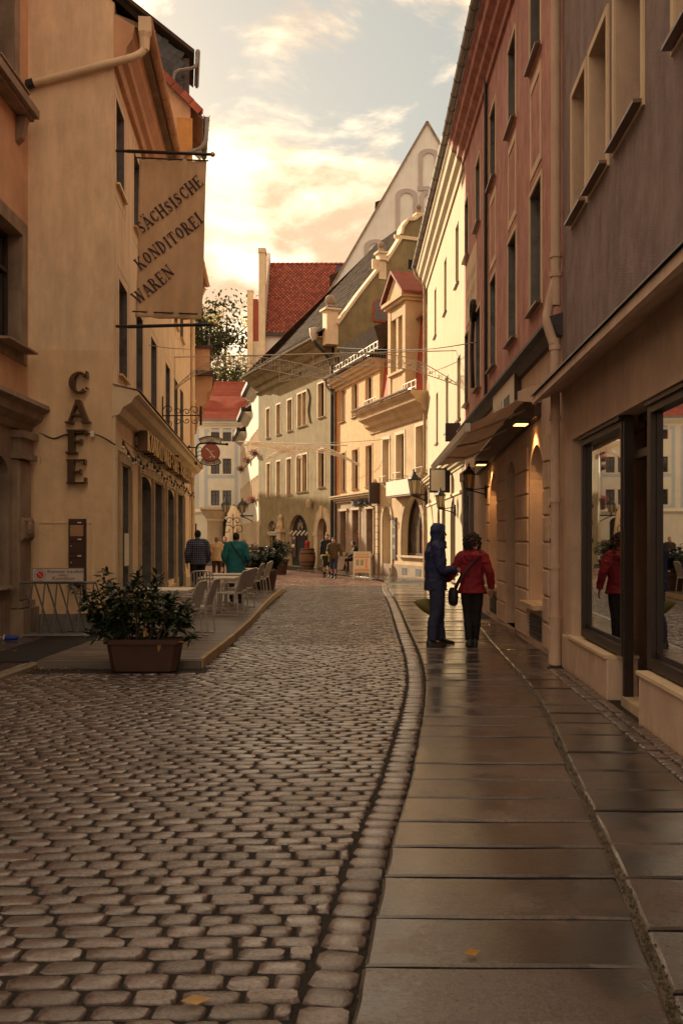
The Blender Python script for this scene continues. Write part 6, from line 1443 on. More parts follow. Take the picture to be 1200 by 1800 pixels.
# slate clad dormer cheek
dk = MB(); x0 = .9; dk.extr([(x0, -.1 + .35, zE + .15), (x0, .25, zE + 2.2), (x0, 3.2, zE + 4.4), (x0, 3.2, zE + 2.6)], (2.2, 0, 0)); dk = dk.build('dormer', K['slate'], KH)
sl_ = MB(); sl_.box(-.02, .0, -.12, .12, -.10, .10); s0 = sl_.build('slate', K['slate']); sme2 = s0.data; bpy.data.objects.remove(s0)
for r in range(13):
    for c_ in range(13):
        y = .30 + c_ * .23 + (.11 if r % 2 else 0); z = zE + .35 + r * .17 + y * .42
        if z < zE + 2.15 + (y - .25) * .74 and y < 3.1: link('slate', sme2, dk, (x0 - .004 * (r % 3), y, z), (.42 + rs.uniform(-.06, .06), 0, 0))
b = MB(); b.extr([(x0 - .25, -.2, zE + 2.10), (x0 - .25, 3.4, zE + 4.72), (x0 - .25, 3.4, zE + 4.86), (x0 - .25, -.2, zE + 2.26)], (2.7, 0, 0)); b.build('dormer_roof', K['darkroof'], dk)
b = MB(); b.box(x0 + .12, x0 + 2.1, -.02, .24, zE + .2, zE + 2.1); b.build('dormer_window', K['woodframe'], dk)
b = MB(); b.tube(smooth_path([(x0 - .3, -.3, zE + 2.1), (x0 - .3, -.2, zE + 1.6), (x0 - .28, .5, zE + 1.35), (x0 - .2, .55, zE + .6)], 4), .06, 6); b.tube([(x0 - .35, -.32, zE + 2.15), (x0 + 2.4, -.32, zE + 2.15)], .09, 6); b.build('dormer_pipe', K['zinc'], dk)
b = MB(); b.tube([(-.15, .6, zE + .5), (-.15, .6, zE + 1.25)], .02, 4); b.build('rod', K['iron'], KH)
# oriel on stone consoles
zo = lambda py: PZ(py, 35.5); oy = -FK.n.dot(V((PX(374, 35.3), 35.3, 0)) - FK.w((V((PX(374, 35.3), 35.3, 0)) - FK.p0).dot(FK.d), 0, 0)); oy = -abs(oy) if abs(oy) > .3 else -.9
b = MB(); b.box(.2, WK - .2, oy + .12, .0, zo(658), zo(620)); orl = b.build('oriel', K['orange'], KH)
b = MB(); b.box(.1, WK - .1, oy, 0, zo(664), zo(658)); b.box(.0, WK, oy - .08, 0, zo(667), zo(664)); b.box(.1, WK - .1, oy, 0, zo(620), zo(615)); b.build('oriel_cornice', K['woodframe'], orl)
zt_ = zo(667)
pr = [(0, zt_), (oy, zt_), (oy * .95, zt_ - .45), (oy * .78, zt_ - .55), (oy * .70, zt_ - 1.0), (oy * .45, zt_ - 1.15), (oy * .36, zt_ - 1.75), (oy * .12, zt_ - 1.9), (oy * .08, zt_ - 2.5), (0, zt_ - 2.6)]
for x in (.25, 1.5, 2.7):
    b = MB(); b.prism(pr, x, x + .55); b.build('console', K['orange'], orl)
b = MB(); b.extr([(.8, 0, zt_ - .01), (.8, oy * .9, zt_ - .01), (.8, 0, zt_ - 2.2)], (1.9, 0, 0)); b.build('oriel_underside', K['sand'], orl)
b = MB(); b.box(.3, WK - .3, oy + .1, oy + .14, zo(600), zo(597))
for x in (.35, 1.2, 2.0, 2.8, WK - .4): b.box(x, x + .05, oy + .1, oy + .15, zo(615), zo(597))
b.build('roof_rail', K['zinc'], orl)
b = MB(); b.box(-.3, WK, oy - .02, -.05, zo(667) - .0, zo(667) + .001) if False else None
# ================================================================ seating deck on the left
DK = thing('seating_deck', 'low weathered wooden deck edged with pale timber along the left of the lane', 'deck', (-2.8, 12.45, 0))
rk_ = random.Random(11); zd = .10
xe = lambda y: -1.78 + .10 * sin((y - 12.5) * .35) * (1 if y < 22 else 1) * .6
xw_ = lambda y: max(-3.92 + (y - 12.4) * .03 if y < 16.8 else -3.98 - .08 * (y - 16.7), -9)
y = 12.46; nb = 0; VS = MB()
while y < 30.6:
    w = .142; b = MB() if nb < 150 else VS
    x0, x1 = xw_(y) + .04, xe(y) - .05; z = zd + rk_.uniform(-.003, .003)
    b.extr([(x0 + 2.8, y - 12.45, z - .03), (x1 + 2.8, y - 12.45, z - .03), (x1 + 2.8, y - 12.45, z - .003), (x1 - .01 + 2.8, y - 12.44, z), (x0 + .01 + 2.8, y - 12.44, z), (x0 + 2.8, y - 12.45, z - .003)], (0, w - .009, 0))
    if nb < 150: b.build('plank', K['deck'], DK)
    y += w; nb += 1
y = 12.44
while y < 30.4:
    y2 = min(30.5, y + 1.9); b = MB(); b.bar((xe(y) + 2.8 - .02, y - 12.45, .05), (xe(y2) + 2.8 - .02, y2 - 12.45 - .02, .05), .055, .125); b.build('edge_board', K['deckedge'], DK); y = y2
b = MB(); b.box(-3.9 + 2.8, -1.80 + 2.8, -.05, .0, -.03, zd - .012); b.build('front_board', K['deck'], DK)
b = MB(); b.box(-6 + 2.8 + 1.2, -1.85 + 2.8, .1, 17.8, -.03, zd - .04); b.build('underframe', K['dark'], DK)

# ================================================================ chairs and tables
CG = 'aluminium cafe chairs on the deck'
def make_chair():
    t = thing('cafe_chair', 'x', 'chair', (0, 0, 0), 0, CG)     # faces local +y; sits with its back at -y
    for s in (-1, 1):
        b = MB(); b.tube(smooth_path([(s * .22, .22, .44), (s * .225, .235, .30), (s * .23, .24, .02), (s * .23, .15, .013), (s * .23, -.20, .013), (s * .23, -.25, .02), (s * .225, -.22, .30), (s * .22, -.20, .44)], 4), .0125, 7); b.build('leg', K['alu'], t, True)
        b = MB(); b.tube(smooth_path([(s * .22, -.19, .43), (s * .22, -.24, .62), (s * .215, -.31, .82), (s * .16, -.335, .885), (0, -.34, .895)], 5), .0135, 7); b.build('back_frame', K['alu'], t, True)
        b = MB(); b.tube(smooth_path([(s * .235, -.25, .66), (s * .25, -.02, .665), (s * .25, .14, .65), (s * .235, .2, .55), (s * .222, .22, .44)], 4), .012, 6); b.build('armrest', K['alu'], t, True)
    b = MB(); b.tube([(-.22, .22, .435), (.22, .22, .435)], .012, 6); b.tube([(-.22, -.2, .435), (.22, -.2, .435)], .012, 6); b.tube([(-.22, .22, .435), (-.22, -.2, .435)], .012, 6); b.tube([(.22, .22, .435), (.22, -.2, .435)], .012, 6); b.build('seat_frame', K['alu'], t)
    for k in range(8):
        y = .20 - k * .057; b = MB(); b.box(-.215, .215, y - .021, y + .021, .448, .460); b.build('slat', K['alu'], t)
    for k in range(6):
        x = -.16 + k * .064; b = MB(); b.tube(smooth_path([(x, -.205, .47), (x, -.25, .62), (x, -.315, .82), (x, -.335, .885)], 3), [.016] * 10, 4); b.build('back_slat', K['alu'], t)
    return t
chairs = [(-2.17, 15.0, 78, 'nearest cafe chair on the deck directly behind the planter'), (-2.06, 15.75, 84, 'second cafe chair from the planter close against the first'),
          (-1.98, 19.7, 80, 'nearest chair of the middle group at the deck edge by the kerb'), (-2.55, 20.0, 178, 'chair of the middle group facing away up the lane with its back to the viewer'), (-1.98, 20.6, 84, 'chair behind the nearest of the middle group, second from it'),
          (-1.95, 21.6, 78, 'farthest chair of the middle table group at the deck edge'), (-2.07, 25.2, 80, 'nearest chair of the far table group'), (-2.02, 26.6, 84, 'second chair of the far table group before the terracotta pot'), (-2.05, 28.0, 80, 'last chair on the deck beside the far terracotta pot')]
ch0 = None
for x, y, a, lab in chairs:
    t = make_chair() if ch0 is None else copy_tree(ch0)
    if ch0 is None: ch0 = t
    t.location = (x - .30, y, zd); t.rotation_euler = (0, 0, radians(a if a < 170 else 2)); t['label'] = lab
def make_table(w, d):
    t = thing('cafe_table', 'x', 'table', (0, 0, 0), 0, 'pale cafe tables on the deck')
    b = MB(); b.box(-w / 2, w / 2, -d / 2, d / 2, .705, .732); o = b.build('tabletop', K['paper'], t); bv = o.modifiers.new('b', 'BEVEL'); bv.width = .008; bv.segments = 2
    b = MB(); b.box(-w / 2 + .02, w / 2 - .02, -d / 2 + .02, d / 2 - .02, .68, .704); b.build('apron', K['alu'], t)
    b = MB(); b.tube([(0, 0, .04), (0, 0, .68)], .032, 8); b.build('column', K['alu'], t, True)
    for s in range(4):
        b = MB(); a = pi / 4 + s * pi / 2; b.tube([(0, 0, .07), (cos(a) * .34, sin(a) * .34, .018)], .02, 6); b.build('foot', K['alu'], t)
    return t
t0 = make_table(.8, .8)
for i, (x, y, lab) in enumerate(((-2.85, 15.9, 'nearest pale table half hidden behind the planter'), (-2.62, 20.7, 'pale square table with chairs round it in the middle of the deck'), (-2.70, 22.6, 'pale table just behind the middle one in front of the person in teal'), (-2.62, 26.4, 'far pale table on the deck by the terracotta pot'))):
    t = t0 if i == 0 else copy_tree(t0); t.location = (x, y, zd); t['label'] = lab

# ================================================================ plants
def leaf_mesh(name, L, Wd, m, fold=.25, droop=.15):
    b = MB(); b.add([(0, 0, 0), (L * .3, Wd * .42, L * fold * .25), (L * .65, Wd * .45, L * fold * .15 - L * droop * .3), (L, 0, -L * droop), (L * .65, -Wd * .45, L * fold * .15 - L * droop * .3), (L * .3, -Wd * .42, L * fold * .25), (L * .45, 0, 0)],
          [(0, 6, 1), (1, 6, 2), (2, 6, 3), (3, 6, 4), (4, 6, 5), (5, 6, 0)])
    o = b.build(name, m); me = o.data; bpy.data.objects.remove(o); me.polygons.foreach_set('use_smooth', [True] * len(me.polygons)); return me
def leafy(root, clumps, rnd, me_list, n_ind, bounds_lo, name='leaf', fieldmat=None, tipfn=None):
    """stems with rosettes of leaves; the first n_ind leaves are objects, the rest one mesh"""
    items = []
    for (base, tip, r, nl) in clumps:
        base, tip = V(base), V(tip); d = tip - base
        for k in range(nl):
            f = rnd.uniform(.35, 1.0) ** .8; p = base + d * f + V((rnd.gauss(0, r * .3), rnd.gauss(0, r * .3), rnd.gauss(0, r * .25)))
            a = rnd.uniform(0, 2 * pi); el = rnd.uniform(-.5, .7) + (.35 if f > .85 else 0); items.append((p, a, el, rnd.uniform(-.6, .6), rnd.uniform(.7, 1.2)))
    items.sort(key=lambda q: q[0].y); VS, FS = [], []
    for i, (p, a, el, ro, sc) in enumerate(items):
        me = me_list[rnd.randrange(len(me_list))]
        if i < n_ind: link(name, me, root, p, (ro, -el, a), (sc, sc, sc))
        else:
            M = Matrix.Translation(p) @ Euler((ro, -el, a)).to_matrix().to_4x4() @ Matrix.Scale(sc, 4); q = len(VS)
            VS += [tuple(M @ v.co) for v in me.vertices]; FS += [tuple(j + q for j in f.vertices) for f in me.polygons]
    if VS: stuff(link('foliage', raw_mesh('foliage', VS, FS, fieldmat or me_list[0].materials[0]), root))
rp_ = random.Random(21)
PL = thing('planter', 'big dark terracotta trough with a spreading glossy evergreen at the deck front', 'planter', (-2.47, 12.2, 0))
b = MB()
def rr(hx, hy, z, c=.06): return [V(p) for p in ((-hx + c, -hy, z), (hx - c, -hy, z), (hx, -hy + c, z), (hx, hy - c, z), (hx - c, hy, z), (-hx + c, hy, z), (-hx, hy - c, z), (-hx, -hy + c, z))]
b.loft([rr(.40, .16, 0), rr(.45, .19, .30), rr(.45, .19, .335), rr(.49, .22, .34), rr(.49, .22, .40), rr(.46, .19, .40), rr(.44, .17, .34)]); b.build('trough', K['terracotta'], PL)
lfs = [leaf_mesh('leaf', .115, .05, K['leaf']), leaf_mesh('leaf', .135, .05, K['leaf'], .3, .3), leaf_mesh('leaf', .10, .042, K['leaf'], .2, .05)]
cl = []
def px_stem(px, py, r, nl, y=0.0):
    X, Z = PX(px, 12.2 + y) + 2.47, PZ(py, 12.2 + y); cl.append(((max(-.36, min(.36, X * .55)), y * .4 + rp_.uniform(-.1, .1), .36), (X, y, Z), r, nl))
for q in ((140, 1040, .10, 34), (150, 1065, .12, 40), (165, 1040, .12, 40), (180, 1002, .08, 34), (190, 1030, .12, 50), (205, 1035, .15, 60), (215, 1060, .16, 70), (240, 1003, .08, 36), (232, 1025, .12, 50), (250, 1045, .15, 60), (275, 1015, .10, 44), (270, 1045, .14, 60), (295, 1050, .14, 56), (310, 1055, .13, 50), (328, 1065, .11, 42), (335, 1085, .10, 36), (345, 1122, .06, 18), (170, 1090, .15, 60), (200, 1095, .16, 70), (235, 1100, .14, 46), (265, 1105, .12, 30), (300, 1095, .14, 50), (155, 1115, .08, 22), (262, 1135, .05, 10), (240, 1130, .06, 10)):
    px_stem(q[0], q[1], q[2], int(q[3] * 1.9), y=rp_.uniform(-.20, .22))
leafy(PL, cl, rp_, lfs, 290, None)
for (bs, tp, r, n) in cl:
    b = MB(); b.tube(smooth_path([bs, V(bs).lerp(V(tp), .5) + V((rp_.gauss(0, .03), rp_.gauss(0, .03), .02)), tp], 3), [.011, .010, .009, .008, .007, .006, .004], 5); b.build('branch', K['bark'], PL)
ly = leaf_mesh('yellow_leaf', .13, .052, K['leaf_y'], .3, .4)
for px, py, a in ((256, 1102, -1.2), (282, 1127, -1.0), (270, 1075, .4), (268, 1085, 2.5), (306, 1060, .3), (185, 1062, 2.0), (312, 1130, .4)):
    link('yellow_leaf', ly, PL, (PX(px, 11.98) + 2.47, -.22, PZ(py, 11.98)), (.3, -.2 if a > 0 else 1.1, a + (pi if a < 0 else 0)))
def potted(name, label, x, y, z, pot_r, pot_h, spread, hgt, n, seed):
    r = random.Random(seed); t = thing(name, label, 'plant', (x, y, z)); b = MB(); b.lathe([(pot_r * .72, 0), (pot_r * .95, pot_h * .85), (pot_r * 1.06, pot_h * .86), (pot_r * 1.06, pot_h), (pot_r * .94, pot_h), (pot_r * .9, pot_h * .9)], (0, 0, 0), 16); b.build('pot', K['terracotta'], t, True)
    cs_ = []
    for k in range(n):
        a = r.uniform(0, 2 * pi); q = spread * sqrt(r.random()); cs_.append(((0, 0, pot_h * .9), (cos(a) * q, sin(a) * q, pot_h + hgt * (1 - .5 * (q / spread) ** 2) * r.uniform(.6, 1)), .14, 34))
    big_l = [leaf_mesh('leaf', .17, .07, K['leaf']), leaf_mesh('leaf', .15, .06, K['leaf'], .3, .3)]
    leafy(t, cs_, r, big_l, 30, None)
    b = MB()
    for c_ in cs_: b.tube([c_[0], c_[1]], .008, 4)
    b.build('stems', K['bark'], t); return t
potted('potted_shrub', 'potted green shrub in a bright terracotta pot at the far end of the deck', PX(468, 29.2), 29.2, zd, .34, .55, .62, .75, 30, 4)
potted('potted_shrub', 'wide leafy potted shrub left of the bright terracotta pot, behind the person in teal', PX(447, 30.1), 30.1, zd, .32, .50, .75, .80, 32, 5)
potted('potted_shrub', 'dark potted bush standing by the olive house entrance behind the deck', PX(491, 44), 44.0, 0, .42, .70, .75, .95, 30, 6)

# trees beyond the ivory house
def tree(name, label, x, y, h, cr, mleaf, n, seed, lsize=.5, bare=.0, base=0.0, crown_lo=.25):
    r = random.Random(seed); t = thing(name, label, 'tree', (x, y, base)); b = MB(); tips = []
    b.tube(smooth_path([(0, 0, 0), (.3, .2, h * .35), (-.2, 0, h * .65), (.1, .1, h * .95)], 4), [h * .018 * (1 - .85 * i / 12) for i in range(13)], 7); b.build('trunk', K['bark'], t)
    b = MB()
    for k in range(30):
        z0 = h * r.uniform(crown_lo, .9); a = r.uniform(0, 2 * pi); ln = cr * r.uniform(.5, 1.1) * (1.15 - .6 * abs(z0 / h - .55)); e = V((cos(a) * ln, sin(a) * ln, z0 + ln * r.uniform(.2, .8)))
        m_ = e * .5 + V((0, 0, z0 * .5)) + V((r.gauss(0, .3), r.gauss(0, .3), .2)); b.tube(smooth_path([(0, 0, z0), m_, e], 3), [.09, .08, .07, .06, .045, .03, .015], 5); tips += [e, m_, e * .75 + V((0, 0, z0 * .25))]
        for j in range(3):
            e2 = m_.lerp(e, r.random()) + V((r.gauss(0, 1), r.gauss(0, 1), r.gauss(.5, .7))) * cr * .28; b.tube([m_.lerp(e, .4), e2], [.04, .012], 4); tips.append(e2)
    b.build('limbs', K['bark'], t)
    lf = MB()
    for k in range(n):
        c0 = tips[r.randrange(len(tips))] + V((r.gauss(0, 1), r.gauss(0, 1), r.gauss(0, .8))) * cr * .13; q = [V((r.gauss(0, 1), r.gauss(0, 1), r.gauss(0, 1))).normalized() for _ in range(2)]; s_ = lsize * r.uniform(.5, 1.2)
        lf.add([c0 - q[0] * s_ * .5, c0 + q[1] * s_ * .35, c0 + q[0] * s_ * .5, c0 - q[1] * s_ * .3], [(0, 1, 2, 3)])
    o = lf.build('crown', mleaf, t); return t
tree('autumn_tree', 'pale yellow autumn tree with see-through crown behind the red eyebrow roof', PX(398, 112), 112, 24.5, 5.6, K['treeleaf'], 7000, 1, .40, base=4)
tree('dark_tree', 'dark dense tree to the left of the pale autumn tree', PX(338, 108), 108, 22.5, 6.0, K['treedark'], 9000, 2, .55, base=3)
tree('dark_tree', 'lower dark green tree at the foot of the pale autumn tree on the right', PX(432, 106), 106, 16.0, 4.4, K['treedark'], 5200, 3, .5, base=3)
hl_ = MB(); hl_.loft([[V((-70 + 7 * i, 100 + 14 * k, -.5 + (3.5 + 2.0 * sin(i * .8)) * sin(pi * k / 5))) for i in range(18)] for k in range(6)], False, False); struct(hl_.build('hill', mat('hill_grass', (.05, .06, .025), .95, .3, .5), None, True))

# ================================================================ bike rack, plate, cup
BR = thing('bike_rack', 'galvanised bicycle rack of leaning hoops before the cream gable', 'bike rack', (PX(97, 15.7), 15.7, PZ_))
rx = lambda px: PX(px, 15.7) - PX(97, 15.7); rz_ = lambda py: PZ(py, 15.7) - PZ_
b = MB(); b.tube([(rx(38), 0, rz_(1024)), (rx(169), 0, rz_(1024))], .020, 8); b.build('top_rail', K['steel'], BR, True)
b = MB(); b.tube([(rx(28), 0, .03), (rx(163), 0, .03)], .022, 8); b.tube([(rx(32), .28, .03), (rx(167), .28, .03)], .022, 8); b.build('base_rail', K['steel'], BR, True)
for k in range(7):
    x0 = rx(28) + k * .199 * 1.0; xt = x0 + .095
    b = MB(); b.tube(smooth_path([(x0, 0, .03), (xt - .025, 0, rz_(1032)), (xt, 0, rz_(1025)), (xt + .03, .02, rz_(1032)), (x0 + .29, .27, .03)] if k < 7 else [], 4), .0135, 7); b.build('hoop', K['steel'], BR, True)
pt = thing('advert_plate', 'white plate with red emblem lettered Kenner kaufen beim Konditor on the bike rack', 'sign', (PX(102.5, 15.66), 15.66, PZ_))
qx = lambda px: PX(px, 15.66) - PX(102.5, 15.66); qz = lambda py: PZ(py, 15.66) - PZ_
b = MB(); b.box(qx(57), qx(148), -.012, .012, qz(1023), qz(998.5)); b.build('frame', K['steel'], pt)
b = MB(); b.box(qx(58.5), qx(146.5), -.016, -.0125, qz(1021.8), qz(999.8)); fc = b.build('face', mat('plate_face', (.55, .45, .42), .5, .05, 5), pt)
mb = MB()
for tx, px, py, sz in (('Kenner kaufen', 115.5, 1007.3, .070), ('beim', 112, 1012.8, .055), ('Konditor', 113, 1019.3, .072)):
    vs_, fs_ = text_mb(tx, sz * 1.12, .0); n_k = 1.25; mb.add([(qx(px) + v[0] * n_k, -.0185, qz(py) + v[1]) for v in vs_], fs_)
mb.build('lettering', K['ink'], fc)
def ring_mb(cx, cz, r0, r1, y, n=22):
    m = MB()
    for k in range(n):
        a, c_ = 2 * pi * k / n, 2 * pi * (k + 1) / n; m.add([(cx + r0 * cos(a), y, cz + r0 * sin(a)), (cx + r1 * cos(a), y, cz + r1 * sin(a)), (cx + r1 * cos(c_), y, cz + r1 * sin(c_)), (cx + r0 * cos(c_), y, cz + r0 * sin(c_))], [(0, 1, 2, 3)])
    return m
ring_mb(qx(71.5), qz(1010.5), .002, .062, -.0180).build('red_disc', K['red'], fc); ring_mb(qx(71.5), qz(1010.5), .088, .093, -.0182).build('ring', K['ink'], fc)
b = MB(); b.bar((qx(71.5) - .04, -.0195, qz(1010.5) + .04), (qx(71.5) + .035, -.0195, qz(1010.5) - .04), .022, .002, up=(1, 0, 0)); b.build('emblem', K['paper'], fc)
cp = thing('paper_cup', 'blue paper drinking cup lying on its side by the bike rack', 'cup', (PX(21, 15.2), 15.2, PZ_ + .045), radians(2))
b = MB(); b.lathe([(.034, -.10), (.046, .10)], (0, 0, 0), 16); o = b.build('cup', mat('cup_blue', (.02, .045, .30), .5, .05), cp, True); o.rotation_euler = (0, -pi / 2, 0)
b = MB(); b.lathe([(.05, .10), (.05, .118), (.03, .122), (.001, .122)], (0, 0, 0), 16); o = b.build('lid', K['paper'], cp, True); o.rotation_euler = (0, -pi / 2, 0)
b = MB(); b.tube([(-.12, 0, 0), (-.21, .01, .02)], .004, 5); b.build('straw', K['paper'], cp)

# ================================================================ A-board, barrel, far terrace
ab = thing('sandwich_board', 'white framed A-board with orange and cream poster standing on the lane', 'sign board', (PX(636, 39), 39.0, 0), radians(-4))
for s, yy in ((1, 1), (-1, -1)):
    b = MB(); q = lambda z: yy * -.30 * (1 - z / 1.12)
    for x in (-.34, .31): b.bar((x + .015, q(0), 0), (x + .015, q(1.12), 1.12), .045, .03)
    for z in (.30, 1.10): b.bar((-.34, q(z), z), (.34, q(z), z), .03, .045, up=(0, 0, 1))
    fr = b.build('frame', K['paper'], ab)
    b = MB(); b.add([(-.31, q(.32) - .004 * yy, .32), (.31, q(.32) - .004 * yy, .32), (.31, q(1.08) - .004 * yy, 1.08), (-.31, q(1.08) - .004 * yy, 1.08)], [(0, 1, 2, 3)]); po = b.build('poster', mat('poster_cream', (.76, .62, .44), .6, .06, 6), fr)
    if yy == 1:
        def pb_(x0, x1, z0, z1, m, nm, e=.010):
            w_ = MB(); w_.add([(x0, q(z0) - e, z0), (x1, q(z0) - e, z0), (x1, q(z1) - e, z1), (x0, q(z1) - e, z1)], [(0, 1, 2, 3)]); return w_.build(nm, m, po)
        om = mat('poster_orange', (.72, .33, .18), .6, .08, 6); pb_(-.31, .31, .86, .94, om, 'orange_band'); pb_(-.31, .31, .33, .43, om, 'orange_band'); pb_(.14, .22, .46, .82, om, 'orange_column')
        om2 = mat('poster_grey', (.36, .32, .22), .6, .08, 6)
        for x in (-.24, -.06): pb_(x, x + .13, .56, .80, om2, 'big_figure')
        w_ = MB(); marks(w_, -.27, .28, .975, 1.03, q(1.0) - .012); w_.build('lettering', K['ink'], po)
ba = thing('wooden_barrel', 'old wooden barrel with a plant on top by the olive house arch', 'barrel', (PX(540, 51.3), 51.3, PZ_))
b = MB(); b.lathe([(.34, 0), (.44, .5), (.44, .62), (.34, 1.08), (.30, 1.08), (.30, 1.04), (.001, 1.04)], (0, 0, 0), 18); bb = b.build('staves', mat('barrel_wood', (.17, .085, .045), .8, .35, 6, .3, 20, stretch=(5, 5, .6)), ba, True)
b = MB()
for z, r in ((.12, .375), (.32, .42), (.78, .42), (.98, .37)): b.lathe([(r, z), (r + .015, z), (r + .01, z + .06), (r, z + .06)], (0, 0, 0), 18)
b.build('hoops', K['iron'], ba)
b = MB(); b.lathe([(.10, 1.08), (.14, 1.25), (.001, 1.25)], (0, 0, 0), 10); b.ball((0, 0, 1.36), .15, 7, 5); b.build('flowers', K['flower'], ba)
tf = thing('terrace_fence', 'dark brown wooden terrace fence in front of the white row houses', 'fence', (PX(447, 50), 50.0, 0))
for k in range(5):
    b = MB(); b.box(-1.0, .95, -.03, .03, .15 + k * .22, .32 + k * .22); b.build('board', K['woodframe'], tf)
for x in (-1.0, -.1, .9): b = MB(); b.box(x - .05, x + .05, -.06, .06, 0, 1.35); b.build('post', K['woodframe'], tf)
pa = thing('closed_parasol', 'closed cream parasol standing in front of the dark archway', 'parasol', (PX(411, 64), 64, 0))
b = MB(); b.tube([(0, 0, 0), (0, 0, 3.9)], .05, 6); b.build('pole', K['woodframe'], pa)
b = MB(); rg_ = []
for z, r in ((1.1, .42), (1.6, .50), (2.2, .46), (2.8, .40), (3.3, .34), (3.7, .16), (3.8, .03)): rg_.append([V((r * (1 + .22 * (k % 2)) * cos(2 * pi * k / 16), r * (1 + .22 * (k % 2)) * sin(2 * pi * k / 16), z)) for k in range(16)])
b.loft(rg_); b.build('cloth', K['cream_trim'], pa, True)
sc_ = thing('scroll_sign', 'black curled ironwork sign standing before the closed parasol', 'bracket', (PX(410, 61), 61, 0))
b = MB(); b.tube([(0, 0, 0), (0, 0, 3.2)], .03, 5)
for s in (-1, 1):
    for z0, r in ((2.2, .35), (2.75, .25)): b.tube([(s * (r * (1 - i / 22) * cos(i * .4) - r), 0, z0 + r * (1 - i / 22) * sin(i * .4)) for i in range(18)], .025, 5)
b.build('scrolls', K['iron'], sc_)

# ================================================================ illuminated garland arches across the lane, and wires
def garland(name, label, A0, A1, py_off, arcs, m, bar_h, thick, seed):
    """A0,A1: ends of the supporting bar; arcs given as lists of (t, drop, width)"""
    r = random.Random(seed); A0, A1 = V(A0), V(A1); t = thing(name, label, 'street garland', (A0 + A1) / 2); c0 = (A0 + A1) / 2
    P = lambda s_, dz: A0.lerp(A1, s_) + V((0, 0, dz)) - c0
    b = MB(); b.tube([P(-.02, 0), P(1.02, 0)], thick * 1.5, 5); b.build('support_bar', m, t)
    for arc in arcs:
        f = MB(); up = [P(s_, -d + w / 2) for s_, d, w in arc]; lo = [P(s_, -d - w / 2) for s_, d, w in arc]; su, sl_2 = smooth_path(up, 5), smooth_path(lo, 5)
        f.tube(su, thick * 1.2, 5); f.tube(sl_2, thick * 1.2, 5)
        n = len(su)
        for i in range(n - 1):
            for q in (0, .5):
                a, c_ = su[i].lerp(su[i + 1], q), sl_2[i].lerp(sl_2[i + 1], q)
                if (a - c_).length < .06: continue
                f.bar(a, c_, thick, thick, up=(0, 1, 0))
        ar_ = f.build('arc', m, t); f = MB()
        for i in range(n - 1):
            k = 5 if abs(i / n - .5) < .32 else 2
            for j in range(k):
                p = su[i].lerp(sl_2[i], r.uniform(.1, .9)).lerp(su[i + 1].lerp(sl_2[i + 1], .5), r.random()); q = thick * r.uniform(1.5, 2.6); a = r.uniform(0, 6.3)
                f.tube([p + V((q * 1.6 * cos(a + g_ * 1.3), 0, q * 1.6 * sin(a + g_ * 1.3))) for g_ in range(4)], thick * .8, 4)
        stuff(f.build('light_scrolls', m, ar_))
    for s_, d in bar_h:
        b = MB(); b.bar(P(s_, 0), P(s_, -d), thick * 1.3, thick * 1.3, up=(0, 1, 0)); b.build('strut', m, t)
    return t
Yg1 = 28.0; g0 = V((PX(303, Yg1), Yg1, PZ(628, Yg1))); g1 = V((PX(812, Yg1 - .5), Yg1 - .5, PZ(622, Yg1)))
dr = lambda py, s_: (py - (628 - 6 * s_)) / FPX * Yg1
S_ = lambda px: (px - 303) / (812 - 303)
arcL = [(S_(px), dr(py, S_(px)), w / FPX * Yg1) for px, py, w in ((308, 683, 2), (345, 655, 10), (390, 639, 18), (433, 637, 20), (480, 643, 21), (530, 653, 22), (572, 661, 14), (614, 673, 2))]
arcR = [(S_(px), dr(py, S_(px)), w / FPX * Yg1) for px, py, w in ((492, 673, 2), (530, 661, 12), (560, 650, 20), (610, 638, 22), (665, 637, 22), (715, 643, 21), (755, 657, 16), (806, 682, 2))]
garland('garland_arch', 'wide wire garland of crossing arches hung across the lane before the olive eaves', g0, g1, 0, (arcL, arcR), K['garland'], [(S_(308), dr(683, 0)), (S_(493), dr(672, .4)), (S_(553), dr(650, .5)), (S_(614), dr(674, .6)), (S_(480), dr(630, .3) + .1)], .011, 1)
Yg2 = 45.0; g0 = V((PX(422, Yg2), Yg2, PZ(776, Yg2))); g1 = V((PX(606, Yg2 - 4), Yg2 - 4, PZ(783, Yg2 - 4)))
S2 = lambda px: (px - 422) / (606 - 422); d2 = lambda py, s_: (py - (776 + 7 * s_)) / FPX * 44
arcL = [(S2(px), d2(py, S2(px)), w / FPX * 44) for px, py, w in ((428, 783, 2), (445, 779, 5), (462, 782, 9), (490, 787, 10), (510, 792, 9), (535, 806, 2))]
arcR = [(S2(px), d2(py, S2(px)), w / FPX * 44) for px, py, w in ((473, 806, 2), (495, 795, 7), (515, 789, 9), (545, 788, 10), (580, 793, 9), (606, 803, 4), (628, 814, 1))]
garland('garland_arch', 'small garland of crossing arches, coloured white for sunlight, farther down the lane', g0, g1, 0, (arcL, arcR), K['paper'], [(S2(473), d2(806, .3)), (S2(535), d2(806, .6)), (S2(504), d2(795, .4))], .017, 2)  # sunlight on this garland is put into its whiter colour
def wire(label, pts, r=.012):
    P = [V(p) for p in pts]; c0 = (P[0] + P[-1]) / 2; b = MB(); b.tube(smooth_path(P, 8), r, 4); o = b.build('overhead_wire', K['iron'], None, False, c0); tag(o, label, 'wire', 'overhead wires'); return o
wire('dark cable from the coil on the rose house over to the olive house', [(PX(836, 22.3), 22.2, PZ(603, 22.3)), (PX(720, 30), 30, PZ(615, 30)), (PX(585, 49.5), 49.5, PZ(611, 49.5))])
